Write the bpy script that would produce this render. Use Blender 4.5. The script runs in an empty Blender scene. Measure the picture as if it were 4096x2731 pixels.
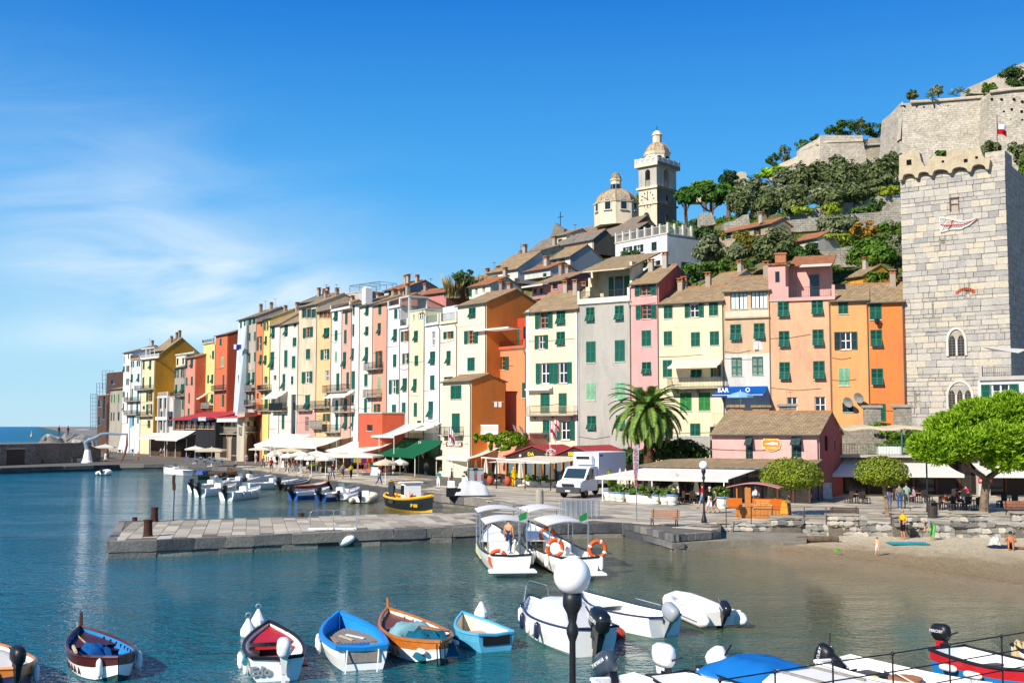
import bpy,math,random
from mathutils import Vector,Matrix,Quaternion
R=random.Random(11)
SC=bpy.context.scene
COL=SC.collection
# camera
F,CX,CY,ZC,QZ=4551.0,2048.0,1365.5,6.9,0.9
TH=math.atan(340/F)
cd=bpy.data.cameras.new('camera');cam=bpy.data.objects.new('camera',cd);COL.objects.link(cam)
cd.sensor_width=36;cd.lens=36*F/4096;cd.clip_start=.5;cd.clip_end=90000
cam.location=(0,0,ZC);cam.rotation_euler=(math.pi/2+TH,0,0);SC.camera=cam
# world, sun, exposure
SUN=Vector((-.68,-.73,0)).normalized()*math.cos(math.radians(34))+Vector((0,0,math.sin(math.radians(34))))
W=bpy.data.worlds.new('World');SC.world=W;W.use_nodes=True
def nd(nt,t,**k):
 n=nt.nodes.new(t)
 for a,b in k.items():
  if a.startswith('i_'):
   n.inputs[int(a[2:])if a[2:].isdigit()else a[2:].replace('_',' ')].default_value=b
  else:setattr(n,a,b)
 return n
def ramp(nt,stops,interp='LINEAR'):
 n=nt.nodes.new('ShaderNodeValToRGB');e=n.color_ramp.elements;n.color_ramp.interpolation=interp
 while len(e)<len(stops):e.new(.5)
 for q,(p,c)in zip(e,stops):
  q.position=p;q.color=(c,c,c,1)if isinstance(c,(int,float))else(*c,1)
 return n
nt=W.node_tree;nt.nodes.clear()
sky=nd(nt,'ShaderNodeTexSky',sky_type='NISHITA',sun_disc=False,sun_elevation=math.radians(34),sun_rotation=math.atan2(SUN.x,SUN.y),altitude=0,air_density=1.0,dust_density=.35,ozone_density=2.2)
hs=nd(nt,'ShaderNodeHueSaturation',i_Hue=.497,i_Saturation=1.22,i_Value=1.0)
tc=nd(nt,'ShaderNodeTexCoord');sp=nd(nt,'ShaderNodeSeparateXYZ');nt.links.new(tc.outputs['Generated'],sp.inputs[0])
def wm_(op,x,y=None,**k):
 n=nd(nt,'ShaderNodeMath',operation=op,**k)
 for i,q in((0,x),(1,y)):
  if q is None:continue
  if isinstance(q,(int,float)):n.inputs[i].default_value=q
  else:nt.links.new(q,n.inputs[i])
 return n.outputs[0]
rz_=ramp(nt,[(0,(3.7,6.0,7.4)),(.07,(2.6,5.3,7.3)),(.2,(.45,3.2,7.0)),(.36,(.02,1.5,5.5)),(1,(.02,.8,3.3))]);nt.links.new(sp.outputs[2],rz_.inputs[0])
mz=nd(nt,'ShaderNodeMix',data_type='RGBA',i_0=.85);nt.links.new(sky.outputs[0],hs.inputs['Color']);nt.links.new(hs.outputs[0],mz.inputs[6]);nt.links.new(rz_.outputs[0],mz.inputs[7])
ya=wm_('MAXIMUM',sp.outputs[1],.05);u_=wm_('DIVIDE',sp.outputs[0],ya);v_=wm_('DIVIDE',sp.outputs[2],ya)
cb=nd(nt,'ShaderNodeCombineXYZ');nt.links.new(u_,cb.inputs[0]);nt.links.new(v_,cb.inputs[1])
mp=nd(nt,'ShaderNodeMapping');mp.inputs['Rotation'].default_value=(0,0,.33);mp.inputs['Scale'].default_value=(3.0,11.0,1);mp.inputs['Location'].default_value=(.6,.2,0);nt.links.new(cb.outputs[0],mp.inputs[0])
n1=nd(nt,'ShaderNodeTexNoise',i_Scale=1.5,i_Detail=8.0,i_Roughness=.52,i_Distortion=.7);nt.links.new(mp.outputs[0],n1 .inputs['Vector'])
r1=ramp(nt,[(.30,0),(.86,1)]);nt.links.new(n1 .outputs[0],r1 .inputs[0])
def blob(uc,vc,su,sv,sl):
 du=wm_('SUBTRACT',u_,uc);t_=wm_('MULTIPLY',du,sl);dv=wm_('SUBTRACT',wm_('SUBTRACT',v_,vc),t_)
 q=wm_('ADD',wm_('POWER',wm_('ABSOLUTE',wm_('DIVIDE',du,su)),2.0),wm_('POWER',wm_('ABSOLUTE',wm_('DIVIDE',dv,sv)),2.0))
 return wm_('EXPONENT',wm_('MULTIPLY',q,-1.0))
msk=wm_('ADD',wm_('ADD',blob(-.27,.118,.16,.045,-.2),wm_('MULTIPLY',blob(-.36,.20,.2,.09,-.3),.32)),wm_('MULTIPLY',blob(-.33,.085,.15,.018,.06),.45))
mm_=wm_('MINIMUM',wm_('MULTIPLY',wm_('MULTIPLY',r1 .outputs[0],msk),1.6),.8)
mx=nd(nt,'ShaderNodeMix',data_type='RGBA');mx.inputs[7].default_value=(6.6,7.4,8.0,1)
nt.links.new(mz.outputs[2],mx.inputs[6]);nt.links.new(mm_,mx.inputs[0])
bg=nd(nt,'ShaderNodeBackground',i_Strength=.088);nt.links.new(mx.outputs[2],bg.inputs['Color'])
wo=nd(nt,'ShaderNodeOutputWorld');nt.links.new(bg.outputs[0],wo.inputs[0])
ld=bpy.data.lights.new('sun','SUN');ld.energy=4.6;ld.angle=math.radians(.53);ld.color=(1,.93,.82)
lo=bpy.data.objects.new('sun',ld);COL.objects.link(lo);lo.rotation_euler=(-SUN).to_track_quat('-Z','Y').to_euler();lo.location=(-60,-40,80)
vs=SC.view_settings;vs.view_transform='Standard';vs.look='None';vs.exposure=.62;vs.gamma=1;vs.use_curve_mapping=False
cy=SC.cycles;cy.use_denoising=True;cy.max_bounces=6;cy.diffuse_bounces=3;cy.glossy_bounces=3;cy.transmission_bounces=4;cy.transparent_max_bounces=8
cy.caustics_reflective=False;cy.caustics_refractive=False;cy.sample_clamp_indirect=6
# photo geometry -> world
ZM={'Z':(0,0,.57422),'P':(0,0,1),'A1':(0,1250,2.09),'A2':(450,1150,2.09),'A3':(900,1100,2.412),'A4':(1300,1050,2.09),'A5':(1750,1050,1.96),'A6':(2050,1050,1.845),'A7':(2500,1000,1.845),'A8':(3000,1000,1.743),'B1':(3450,250,2.091),'B2':(3450,950,1.96),'B3':(2650,450,2.24),'B4':(1700,650,1.96),'B5':(2300,480,3.0145),'B6':(700,1600,2.352),'B7':(1500,1700,2.352),'B8':(2300,1650,2.352),'C1':(3200,1600,2.24),'C2':(0,2350,3.36),'C3':(900,2350,3.36),'C4':(1450,2350,3.36),'C5':(2050,2200,2.4758),'C6':(2300,2450,2.613),'C7':(3100,2400,2.3614),'C8':(1850,1950,3.618),'D1':(400,1850,2.6133),'D2':(1200,1900,2.6133),'D3':(2350,1950,2.6133),'D4':(700,1820,2.688),'D5':(1100,1820,2.688),'D6':(3500,2500,2.255),'D7':(3700,250,1.629)}
def zp(k,x,y):
 a,b,s=ZM[k];return a+x/s,b+y/s
CT,ST=math.cos(TH),math.sin(TH)
EYE=Vector((0,0,ZC))
def ray(px,py):
 u,v=(px-CX)/F,(CY-py)/F
 return Vector((u,CT-v*ST,ST+v*CT))
def at_z(px,py,z):
 d=ray(px,py);return EYE+d*((z-ZC)/d.z)
def at_y(px,py,Y):
 d=ray(px,py);return EYE+d*(Y/d.y)
def gz(k,x,y,z=QZ):return at_z(*zp(k,x,y),z)
def gy(k,x,y,Y):return at_y(*zp(k,x,y),Y)
def on_plane(px,py,p,n):
 d=ray(px,py);return EYE+d*((p-EYE).dot(n)/d.dot(n))
def ppm(Y):return F/Y
# mesh builder
class MB:
 def __init__(s):s.v=[];s.f=[];s.m=[]
 def add(s,vs,fs,mi=0):
  o=len(s.v);s.v.extend([tuple(q)for q in vs]);s.f.extend([tuple(i+o for i in f)for f in fs]);s.m.extend([mi]*len(fs));return s
 def box(s,x0,x1,y0,y1,z0,z1,mi=0,M=None):
  v=[Vector(q)for q in((x0,y0,z0),(x1,y0,z0),(x1,y1,z0),(x0,y1,z0),(x0,y0,z1),(x1,y0,z1),(x1,y1,z1),(x0,y1,z1))]
  if M:v=[M@q for q in v]
  return s.add(v,[(0,3,2,1),(4,5,6,7),(0,1,5,4),(1,2,6,5),(2,3,7,6),(3,0,4,7)],mi)
 def bev(s,x0,x1,y0,y1,z0,z1,b=.02,mi=0,M=None):
  v=[]
  for z,i in((z0,b),(z0+b,0),(z1-b,0),(z1,b)):
   v+=[Vector(q)for q in((x0+i,y0+i,z),(x1-i,y0+i,z),(x1-i,y1-i,z),(x0+i,y1-i,z))]
  if M:v=[M@q for q in v]
  f=[(3,2,1,0),(12,13,14,15)]
  for k in range(3):
   for i in range(4):j=(i+1)%4;f.append((k*4+i,k*4+j,k*4+4+j,k*4+4+i))
  return s.add(v,f,mi)
 def tube(s,pts,r,n=6,mi=0,cap=True):
  pts=[Vector(p)for p in pts];rs=r if isinstance(r,(list,tuple))else[r]*len(pts)
  v=[];f=[];L=len(pts);u=None
  for i,p in enumerate(pts):
   t=(pts[min(i+1,L-1)]-pts[max(i-1,0)])
   t=t.normalized()if t.length>1e-9 else Vector((0,0,1))
   if u is None:u=t.orthogonal().normalized()
   else:
    u=u-t*u.dot(t);u=u.normalized()if u.length>1e-6 else t.orthogonal().normalized()
   w=t.cross(u)
   for k in range(n):
    a=2*math.pi*k/n;v.append(p+(u*math.cos(a)+w*math.sin(a))*rs[i])
  for i in range(L-1):
   for k in range(n):j=(k+1)%n;f.append((i*n+k,i*n+j,i*n+n+j,i*n+n+k))
  if cap:f.append(tuple(range(n-1,-1,-1)));f.append(tuple((L-1)*n+k for k in range(n)))
  return s.add(v,f,mi)
 def lathe(s,prof,n=12,c=(0,0,0),mi=0,M=None,sx=1,sy=1):
  v=[];f=[];L=len(prof)
  for r,z in prof:
   for k in range(n):
    a=2*math.pi*k/n;q=Vector((c[0]+r*sx*math.cos(a),c[1]+r*sy*math.sin(a),c[2]+z));v.append(M@q if M else q)
  for i in range(L-1):
   for k in range(n):j=(k+1)%n;f.append((i*n+k,i*n+j,i*n+n+j,i*n+n+k))
  f.append(tuple(range(n-1,-1,-1)));f.append(tuple((L-1)*n+k for k in range(n)))
  return s.add(v,f,mi)
 def ell(s,c,r,n=10,m=6,mi=0,M=None):
  pr=[(max(.001,math.sin(math.pi*i/m)),-math.cos(math.pi*i/m))for i in range(m+1)]
  v0=len(s.v);s.lathe([(a,b*r[2])for a,b in pr],n,(0,0,0),mi)
  for i in range(v0,len(s.v)):
   q=Vector((s.v[i][0]*r[0],s.v[i][1]*r[1],s.v[i][2]))
   q=(M@q if M else q)+Vector(c);s.v[i]=tuple(q)
  return s
 def quad(s,a,b,c,d,mi=0):return s.add([a,b,c,d],[(0,1,2,3)],mi)
 def poly(s,pts,mi=0):return s.add(pts,[tuple(range(len(pts)))],mi)
 def prism(s,poly,z0,z1,mi=0,M=None):
  n=len(poly);v=[Vector((x,y,z0))for x,y in poly]+[Vector((x,y,z1))for x,y in poly]
  if M:v=[M@q for q in v]
  f=[tuple(range(n-1,-1,-1)),tuple(range(n,2*n))]+[(i,(i+1)%n,n+(i+1)%n,n+i)for i in range(n)]
  return s.add(v,f,mi)
 def slab(s,pts,t,mi=0):
  """a sheet of any quad/polygon with thickness t downwards along its normal"""
  p=[Vector(q)for q in pts];nn=(p[1]-p[0]).cross(p[2]-p[0]).normalized();n=len(p)
  v=p+[q-nn*t for q in p]
  return s.add(v,[tuple(range(n)),tuple(range(2*n-1,n-1,-1))]+[(i,n+i,n+(i+1)%n,(i+1)%n)for i in range(n)],mi)
 def mesh(s,name,mats,smooth=False):
  me=bpy.data.meshes.new(name);me.from_pydata(s.v,[],s.f)
  for m in(mats if isinstance(mats,(list,tuple))else[mats]):me.materials.append(m)
  if any(s.m):me.polygons.foreach_set('material_index',s.m)
  if smooth:me.polygons.foreach_set('use_smooth',[True]*len(s.f))
  me.update();return me
 def build(s,name,mats,parent=None,smooth=False,loc=None,rot=None,**k):
  return put(name,s.mesh(name,mats,smooth),parent,loc,rot,**k)
def put(name,me,parent=None,loc=None,rot=None,scale=None,**k):
 o=bpy.data.objects.new(name,me);COL.objects.link(o)
 if parent is not None:o.parent=parent
 if loc is not None:o.location=loc
 if rot is not None:o.rotation_euler=rot if hasattr(rot,'__len__')else(0,0,rot)
 if scale is not None:o.scale=scale
 for a,b in k.items():
  if b:o[{'cat':'category'}.get(a,a)]=b
 return o
def thing(name,label,cat,loc=(0,0,0),rz=0,group=None,parent=None):
 return put(name,None,None,loc,rz,label=label,cat=cat,group=group)
KIDS={}
def kids(o):
 return[c for c in bpy.data.objects if c.parent==o]
def copy_tree(src,kd,loc,rz,label,scale=None):
 """copy a thing with its parts (kd: list of (part, [sub-parts]))"""
 r=src.copy();COL.objects.link(r);r.location=loc;r.rotation_euler=(0,0,rz);r['label']=label
 if scale is not None:r.scale=scale if hasattr(scale,'__len__')else(scale,)*3
 for p,subs in kd:
  c=p.copy();COL.objects.link(c);c.parent=r
  for g in subs:d=g.copy();COL.objects.link(d);d.parent=c
 return r
def tree_of(o):return[(c,kids(c))for c in kids(o)]
def rotz(a):return Matrix.Rotation(a,4,'Z')
def TR(x,y,z):return Matrix.Translation((x,y,z))
# materials
MC={}
def bsdf(name,rough=.8,spec=.3,metal=0,col=(.5,.5,.5)):
 m=bpy.data.materials.new(name);m.use_nodes=True;t=m.node_tree
 b=t.nodes['Principled BSDF'];b.inputs['Roughness'].default_value=rough;b.inputs['Metallic'].default_value=metal
 b.inputs['Specular IOR Level'].default_value=spec;b.inputs['Base Color'].default_value=(*col,1)
 return m,t,b
def bump(t,b,src,s=.3,d=.02):
 n=nd(t,'ShaderNodeBump',i_Strength=s,i_Distance=d);t.links.new(src,n.inputs['Height']);t.links.new(n.outputs[0],b.inputs['Normal']);return n
def pos(t,scale=(1,1,1),rot=(0,0,0),obj=False):
 m=nd(t,'ShaderNodeMapping');m.inputs['Scale'].default_value=scale;m.inputs['Rotation'].default_value=rot
 if obj:c=nd(t,'ShaderNodeTexCoord');t.links.new(c.outputs['Object'],m.inputs[0])
 else:c=nd(t,'ShaderNodeNewGeometry');t.links.new(c.outputs['Position'],m.inputs[0])
 return m.outputs[0]
def noise(t,vec,sc,det=4,rough=.55,dist=0):
 n=nd(t,'ShaderNodeTexNoise',i_Scale=sc,i_Detail=float(det),i_Roughness=rough,i_Distortion=float(dist));t.links.new(vec,n.inputs['Vector']);return n.outputs[0]
def mixc(t,fac,a,b,mode='MIX'):
 n=nd(t,'ShaderNodeMix',data_type='RGBA',blend_type=mode)
 for s,q in(('Factor',fac),('A',a),('B',b)):
  i=n.inputs[s]if s!='Factor' else n.inputs[0]
  if s!='Factor':i=[x for x in n.inputs if x.name==s and x.type=='RGBA'][0]
  if isinstance(q,(int,float)):i.default_value=q
  elif isinstance(q,(tuple,list)):i.default_value=(*q[:3],1)
  else:t.links.new(q,i)
 return[x for x in n.outputs if x.type=='RGBA'][0]
def lin(c):
 if isinstance(c,str):
  c=[int(c[i:i+2],16)/255 for i in(0,2,4)]
  return tuple(q/12.92 if q<=.04045 else((q+.055)/1.055)**2.4 for q in c)
 return tuple(c)
def sc3(c,k):return tuple(min(.95,q*k)for q in c)
def plaster(c,wear=.5):
 key=('pl',c,wear)
 if key in MC:return MC[key]
 a=lin(c);k_=(.2 if min(a)>.26 else.1)if a[1]>.7*a[0]else.0;wear=max(wear,.62);a=tuple((q*(1-k_)+max(a)*k_)*.71 for q in a);m,t,b=bsdf('plaster_'+str(c),.92,.15)
 p=pos(t,(1,1,.35));p2=pos(t)
 n1=noise(t,p,.55,7,.65,.6);n2=noise(t,p2,3.0,5,.65)
 g=sum(a)/3
 stain=tuple(.52*q+.14*g for q in a);light=tuple(min(.9,q*1.06+.02)for q in a)
 r=ramp(t,[(.32,1),(.58,0)]);t.links.new(n1,r.inputs[0])
 w=nd(t,'ShaderNodeMath',operation='MULTIPLY',i_1=wear);t.links.new(r.outputs[0],w.inputs[0])
 c1=mixc(t,w.outputs[0],a,stain)
 r2=ramp(t,[(.5,0),(.72,1)]);t.links.new(n2,r2 .inputs[0])
 w2=nd(t,'ShaderNodeMath',operation='MULTIPLY',i_1=.45*wear+.1);t.links.new(r2 .outputs[0],w2 .inputs[0])
 c2=mixc(t,w2 .outputs[0],c1,light)
 n3=noise(t,pos(t,(3.5,3.5,.16)),1.0,3,.6);r3=ramp(t,[(.56,0),(.74,1)]);t.links.new(n3,r3 .inputs[0])
 w3=nd(t,'ShaderNodeMath',operation='MULTIPLY',i_1=.48*wear);t.links.new(r3 .outputs[0],w3 .inputs[0])
 c3=mixc(t,w3 .outputs[0],c2,tuple(.5*q+.04 for q in a))
 t.links.new(c3,b.inputs['Base Color']);bump(t,b,noise(t,p2,9,4,.7),.35,.03)
 MC[key]=m;return m
def paint(c,rough=.5,spec=.4,metal=0,var=.12,sc=4.0):
 key=('pa',c,rough,metal,var)
 if key in MC:return MC[key]
 a=lin(c);m,t,b=bsdf('paint_'+str(c),rough,spec,metal)
 n=noise(t,pos(t,obj=True),sc,5,.65)
 r=ramp(t,[(.3,tuple(q*(1-var)for q in a)),(.7,tuple(min(.95,q*(1+var*.5))for q in a))]);t.links.new(n,r.inputs[0])
 t.links.new(r.outputs[0],b.inputs['Base Color']);MC[key]=m;return m
def fabric(c,trans=.35):
 key=('fa',c)
 if key in MC:return MC[key]
 a=lin(c);m,t,b=bsdf('fabric_'+str(c),.9,.1,0,a)
 n=noise(t,pos(t),1.2,4,.6);r=ramp(t,[(.3,sc3(a,.88)),(.7,a)]);t.links.new(n,r.inputs[0]);t.links.new(r.outputs[0],b.inputs['Base Color'])
 tr=nd(t,'ShaderNodeBsdfTranslucent');t.links.new(r.outputs[0],tr.inputs['Color'])
 ms=nd(t,'ShaderNodeMixShader',i_0=trans);t.links.new(b.outputs[0],ms.inputs[1]);t.links.new(tr.outputs[0],ms.inputs[2])
 t.links.new(ms.outputs[0],t.nodes['Material Output'].inputs[0]);MC[key]=m;return m
def stone(cols,key,scale=.6,rough=.9,bs=.6,perobj=False,bd=.06):
 key=('st',key)
 if key in MC:return MC[key]
 m,t,b=bsdf('stone_'+key[1],rough,.2)
 p=pos(t);n1=noise(t,p,scale,6,.65,.3);n2=noise(t,p,scale*9,5,.7)
 k=len(cols);rp=ramp(t,[(.22+.56*i/max(1,k-1),lin(c))for i,c in enumerate(cols)])
 if perobj:
  oi=nd(t,'ShaderNodeObjectInfo');a=nd(t,'ShaderNodeMath',operation='MULTIPLY_ADD',i_1=.55,i_2=-.02);t.links.new(oi.outputs['Random'],a.inputs[0])
  s=nd(t,'ShaderNodeMath',operation='MULTIPLY_ADD',i_1=.55);t.links.new(n1,s.inputs[0]);t.links.new(a.outputs[0],s.inputs[2]);t.links.new(s.outputs[0],rp.inputs[0])
 else:t.links.new(n1,rp.inputs[0])
 r2=ramp(t,[(.3,.72),(.65,1.08)]);t.links.new(n2,r2 .inputs[0])
 c=mixc(t,1.0,rp.outputs[0],r2 .outputs[0],'MULTIPLY');t.links.new(c,b.inputs['Base Color'])
 bump(t,b,n2,bs,bd);MC[key]=m;return m
def masonry(cols,key,w=.7,h=.3,axis='x',mortar=.03,mc='8a8378'):
 """small stonework too fine to pick apart: courses in the material, on real walls"""
 kk=('ms',key)
 if kk in MC:return MC[kk]
 m,t,b=bsdf('masonry_'+key,.95,.1)
 g=nd(t,'ShaderNodeNewGeometry');s=nd(t,'ShaderNodeSeparateXYZ');t.links.new(g.outputs['Position'],s.inputs[0])
 u=nd(t,'ShaderNodeMath',operation='MULTIPLY_ADD',i_1=.45);t.links.new(s.outputs[1],u.inputs[0]);t.links.new(s.outputs[0],u.inputs[2])
 dn=noise(t,g.outputs['Position'],.9,3);d2=nd(t,'ShaderNodeMath',operation='MULTIPLY_ADD',i_1=.35);t.links.new(dn,d2 .inputs[0]);t.links.new(s.outputs[2],d2 .inputs[2])
 cv=nd(t,'ShaderNodeCombineXYZ');t.links.new(u.outputs[0],cv.inputs[0]);t.links.new(d2 .outputs[0],cv.inputs[1])
 br=nd(t,'ShaderNodeTexBrick',offset=.5,squash=1.0);br.inputs['Scale'].default_value=1;br.inputs['Brick Width'].default_value=w;br.inputs['Row Height'].default_value=h
 br.inputs['Mortar Size'].default_value=mortar;br.inputs['Mortar Smooth'].default_value=.4;br.inputs['Bias'].default_value=0
 br.inputs['Color1'].default_value=(*lin(cols[0]),1);br.inputs['Color2'].default_value=(*lin(cols[1]),1);br.inputs['Mortar'].default_value=(*lin(mc),1)
 t.links.new(cv.outputs[0],br.inputs['Vector'])
 n1=noise(t,g.outputs['Position'],.4,7,.7);r=ramp(t,[(.34,lin(cols[2])),(.66,lin(cols[3]))]);t.links.new(n1,r.inputs[0])
 c=mixc(t,.55,br.outputs[0],r.outputs[0])
 n2=noise(t,g.outputs['Position'],2.2,6,.8);r2=ramp(t,[(.32,.55),(.66,1.25)]);t.links.new(n2,r2 .inputs[0])
 c=mixc(t,1.0,c,r2 .outputs[0],'MULTIPLY');t.links.new(c,b.inputs['Base Color'])
 ad=nd(t,'ShaderNodeMath',operation='MULTIPLY_ADD',i_1=-1.0);t.links.new(br.outputs['Fac'],ad.inputs[0]);t.links.new(n2,ad.inputs[2])
 bump(t,b,ad.outputs[0],.7,.08);MC[kk]=m;return m
def leafmat(c1,c2,key,trans=.3):
 kk=('lf',key)
 if kk in MC:return MC[kk]
 m,t,b=bsdf('leaf_'+key,.6,.25)
 g=nd(t,'ShaderNodeNewGeometry');n=noise(t,g.outputs['Position'],1.3,3,.6)
 ri=nd(t,'ShaderNodeMath',operation='MULTIPLY_ADD',i_1=.5);t.links.new(g.outputs['Random Per Island'],ri.inputs[0]);
 h=nd(t,'ShaderNodeMath',operation='MULTIPLY',i_1=.6);t.links.new(n,h.inputs[0]);t.links.new(h.outputs[0],ri.inputs[2])
 r=ramp(t,[(.2,lin(c1)),(.8,lin(c2))]);t.links.new(ri.outputs[0],r.inputs[0]);t.links.new(r.outputs[0],b.inputs['Base Color'])
 tr=nd(t,'ShaderNodeBsdfTranslucent');t.links.new(r.outputs[0],tr.inputs['Color'])
 ms=nd(t,'ShaderNodeMixShader',i_0=trans);t.links.new(b.outputs[0],ms.inputs[1]);t.links.new(tr.outputs[0],ms.inputs[2])
 t.links.new(ms.outputs[0],t.nodes['Material Output'].inputs[0]);MC[kk]=m;return m
def rooftile(c1,c2,key,row=.32):
 kk=('rt',key)
 if kk in MC:return MC[kk]
 m,t,b=bsdf('roof_'+key,.9,.15)
 g=nd(t,'ShaderNodeNewGeometry');s=nd(t,'ShaderNodeSeparateXYZ');t.links.new(g.outputs['Position'],s.inputs[0])
 cv=nd(t,'ShaderNodeCombineXYZ');t.links.new(s.outputs[0],cv.inputs[0]);t.links.new(s.outputs[1],cv.inputs[1])
 br=nd(t,'ShaderNodeTexBrick',offset=.5);br.inputs['Scale'].default_value=1;br.inputs['Brick Width'].default_value=.5;br.inputs['Row Height'].default_value=row;br.inputs['Mortar Size'].default_value=.025
 br.inputs['Color1'].default_value=(*lin(c1),1);br.inputs['Color2'].default_value=(*lin(c2),1);br.inputs['Mortar'].default_value=(*sc3(lin(c1),.45),1)
 t.links.new(cv.outputs[0],br.inputs['Vector'])
 n2=noise(t,g.outputs['Position'],1.6,6,.75);r2=ramp(t,[(.3,.7),(.7,1.15)]);t.links.new(n2,r2 .inputs[0])
 c=mixc(t,1.0,br.outputs[0],r2 .outputs[0],'MULTIPLY');t.links.new(c,b.inputs['Base Color'])
 ad=nd(t,'ShaderNodeMath',operation='MULTIPLY_ADD',i_1=-1.0);t.links.new(br.outputs['Fac'],ad.inputs[0]);t.links.new(n2,ad.inputs[2]);bump(t,b,ad.outputs[0],.6,.05)
 MC[kk]=m;return m
def glassy(c='1a242c',rough=.06):
 key=('gl',c)
 if key in MC:return MC[key]
 m,t,b=bsdf('glass_'+c,rough,.6,0,lin(c));MC[key]=m;return m
def metal(c,rough=.35):
 return paint(c,rough,.5,.85,.08)
GREEN=paint('12594a',.55,.35,0,.25,2);GREEN2=paint('2f7a3e',.6,.3,0,.25,2);GREEND=paint('1d3a3c',.55,.35,0,.2,2);GREENP=paint('7fae8c',.7,.2,0,.35,3)
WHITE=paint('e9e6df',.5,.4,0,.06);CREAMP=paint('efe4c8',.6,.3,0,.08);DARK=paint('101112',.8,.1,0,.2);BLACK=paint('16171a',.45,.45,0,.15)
GLASS=glassy();IRON=paint('2a2c2e',.5,.5,.5,.2);RUST=paint('4a3128',.85,.2,.2,.4);STEEL=metal('c9ccd0',.22);WOODL=paint('b0713a',.55,.3,0,.3,6);WOODD=paint('4a2a1c',.5,.35,0,.3,6)
SLATE=rooftile('a8906c','8e7a60','slate');SLATEG=rooftile('8d8577','767066','slateg');TERRA=rooftile('b07550','996444','terra');TERRAP=paint('a8714e',.85,.15,0,.3,5)
SKIN=paint('c98f6d',.6,.3,0,.06);TRUNK=stone(['4a3d33','6b5a4b','8a7866'],'bark',2.5,.95,.9)
# water, quay, pier, beach
def water_mat():
 m,t,b=bsdf('sea_water',.05,.5)
 b.inputs['IOR'].default_value=1.33
 g=nd(t,'ShaderNodeNewGeometry');P=g.outputs['Position']
 dt=nd(t,'ShaderNodeVectorMath',operation='DOT_PRODUCT');dt.inputs[1].default_value=(-.923,-.384,0);t.links.new(P,dt.inputs[0])
 off=nd(t,'ShaderNodeMath',operation='ADD',i_1=.923*13.8+.384*66);t.links.new(dt.outputs['Value'],off.inputs[0])
 n0=noise(t,P,.12,4,.6);n0b=nd(t,'ShaderNodeMath',operation='MULTIPLY_ADD',i_1=10.0,i_2=-5.0);t.links.new(n0,n0b.inputs[0])
 s=nd(t,'ShaderNodeMath',operation='ADD');t.links.new(off.outputs[0],s.inputs[0]);t.links.new(n0b.outputs[0],s.inputs[1])
 mr=nd(t,'ShaderNodeMapRange',i_1=0.0,i_2=70.0);t.links.new(s.outputs[0],mr.inputs[0])
 r=ramp(t,[(0,(.26,.19,.105)),(.05,(.15,.13,.06)),(.2,(.045,.08,.04)),(.36,(.003,.09,.092)),(.56,(.0,.11,.165)),(1,(.0,.125,.24))]);t.links.new(mr.outputs[0],r.inputs[0])
 t.links.new(r.outputs[0],b.inputs['Base Color'])
 a=noise(t,pos(t,(1,1.6,1),(0,0,.35)),.45,3,.5,.4);c=noise(t,pos(t,(1,1.5,1),(0,0,-.35)),2.3,3,.55,.6);d=noise(t,pos(t,(1,1.2,1),(0,0,.8)),6.0,2,.5)
 x=nd(t,'ShaderNodeMath',operation='MULTIPLY_ADD',i_1=.7);t.links.new(c,x.inputs[0]);t.links.new(a,x.inputs[2])
 y=nd(t,'ShaderNodeMath',operation='MULTIPLY_ADD',i_1=.3);t.links.new(d,y.inputs[0]);t.links.new(x.outputs[0],y.inputs[2])
 wp=noise(t,pos(t,(1,2.2,1),(0,0,.3)),.045,4,.6,.8);wr=ramp(t,[(.36,.45),(.62,1.15)]);t.links.new(wp,wr.inputs[0]);wy=nd(t,'ShaderNodeMath',operation='MULTIPLY');t.links.new(y.outputs[0],wy.inputs[0]);t.links.new(wr.outputs[0],wy.inputs[1])
 bump(t,b,wy.outputs[0],1.0,.24)
 sy_=nd(t,'ShaderNodeSeparateXYZ');t.links.new(P,sy_.inputs[0]);rr=nd(t,'ShaderNodeMapRange',i_1=50.0,i_2=600.0,i_3=.02,i_4=.40);t.links.new(sy_.outputs[1],rr.inputs[0]);t.links.new(rr.outputs[0],b.inputs['Roughness'])
 return m
wm=MB();E=60000
wm.quad((-E,-300,0),(E,-300,0),(E,E,0),(-E,E,0));wm.build('sea',water_mat(),kind='structure')
STQ=stone(['45474a','5f6062','77756f','8f897d'],'quay',.7,.9,.8,True)
def paving(perobj,key):
 kk=('pv',key)
 if kk in MC:return MC[kk]
 m,t,b=bsdf('paving_'+key,.85,.25);g=nd(t,'ShaderNodeNewGeometry')
 if perobj:rnd=nd(t,'ShaderNodeObjectInfo').outputs['Random']
 else:rnd=g.outputs['Random Per Island']
 r=ramp(t,[(0,lin('968b79')),(.35,lin('aba08c')),(.7,lin('bdb29c')),(1,lin('cabfa8'))]);t.links.new(rnd,r.inputs[0])
 n=noise(t,g.outputs['Position'],.5,6,.7);r2=ramp(t,[(.3,.72),(.7,1.12)]);t.links.new(n,r2 .inputs[0])
 n3=noise(t,g.outputs['Position'],7,5,.7);r3=ramp(t,[(.3,.85),(.7,1.05)]);t.links.new(n3,r3 .inputs[0])
 c=mixc(t,1.0,mixc(t,1.0,r.outputs[0],r2 .outputs[0],'MULTIPLY'),r3 .outputs[0],'MULTIPLY');t.links.new(c,b.inputs['Base Color']);bump(t,b,n3,.4,.015)
 MC[kk]=m;return m
PAVO,PAVI=paving(True,'object'),paving(False,'island')
JOINT=stone(['5b554b','6e675b','7b7466'],'joint',1.2,.95,.4)
def Q(k,x,y,z=QZ):p=gz(k,x,y,z);return(p.x,p.y)
def Qp(x,y,z=QZ):p=at_z(x,y,z);return(p.x,p.y)
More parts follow.
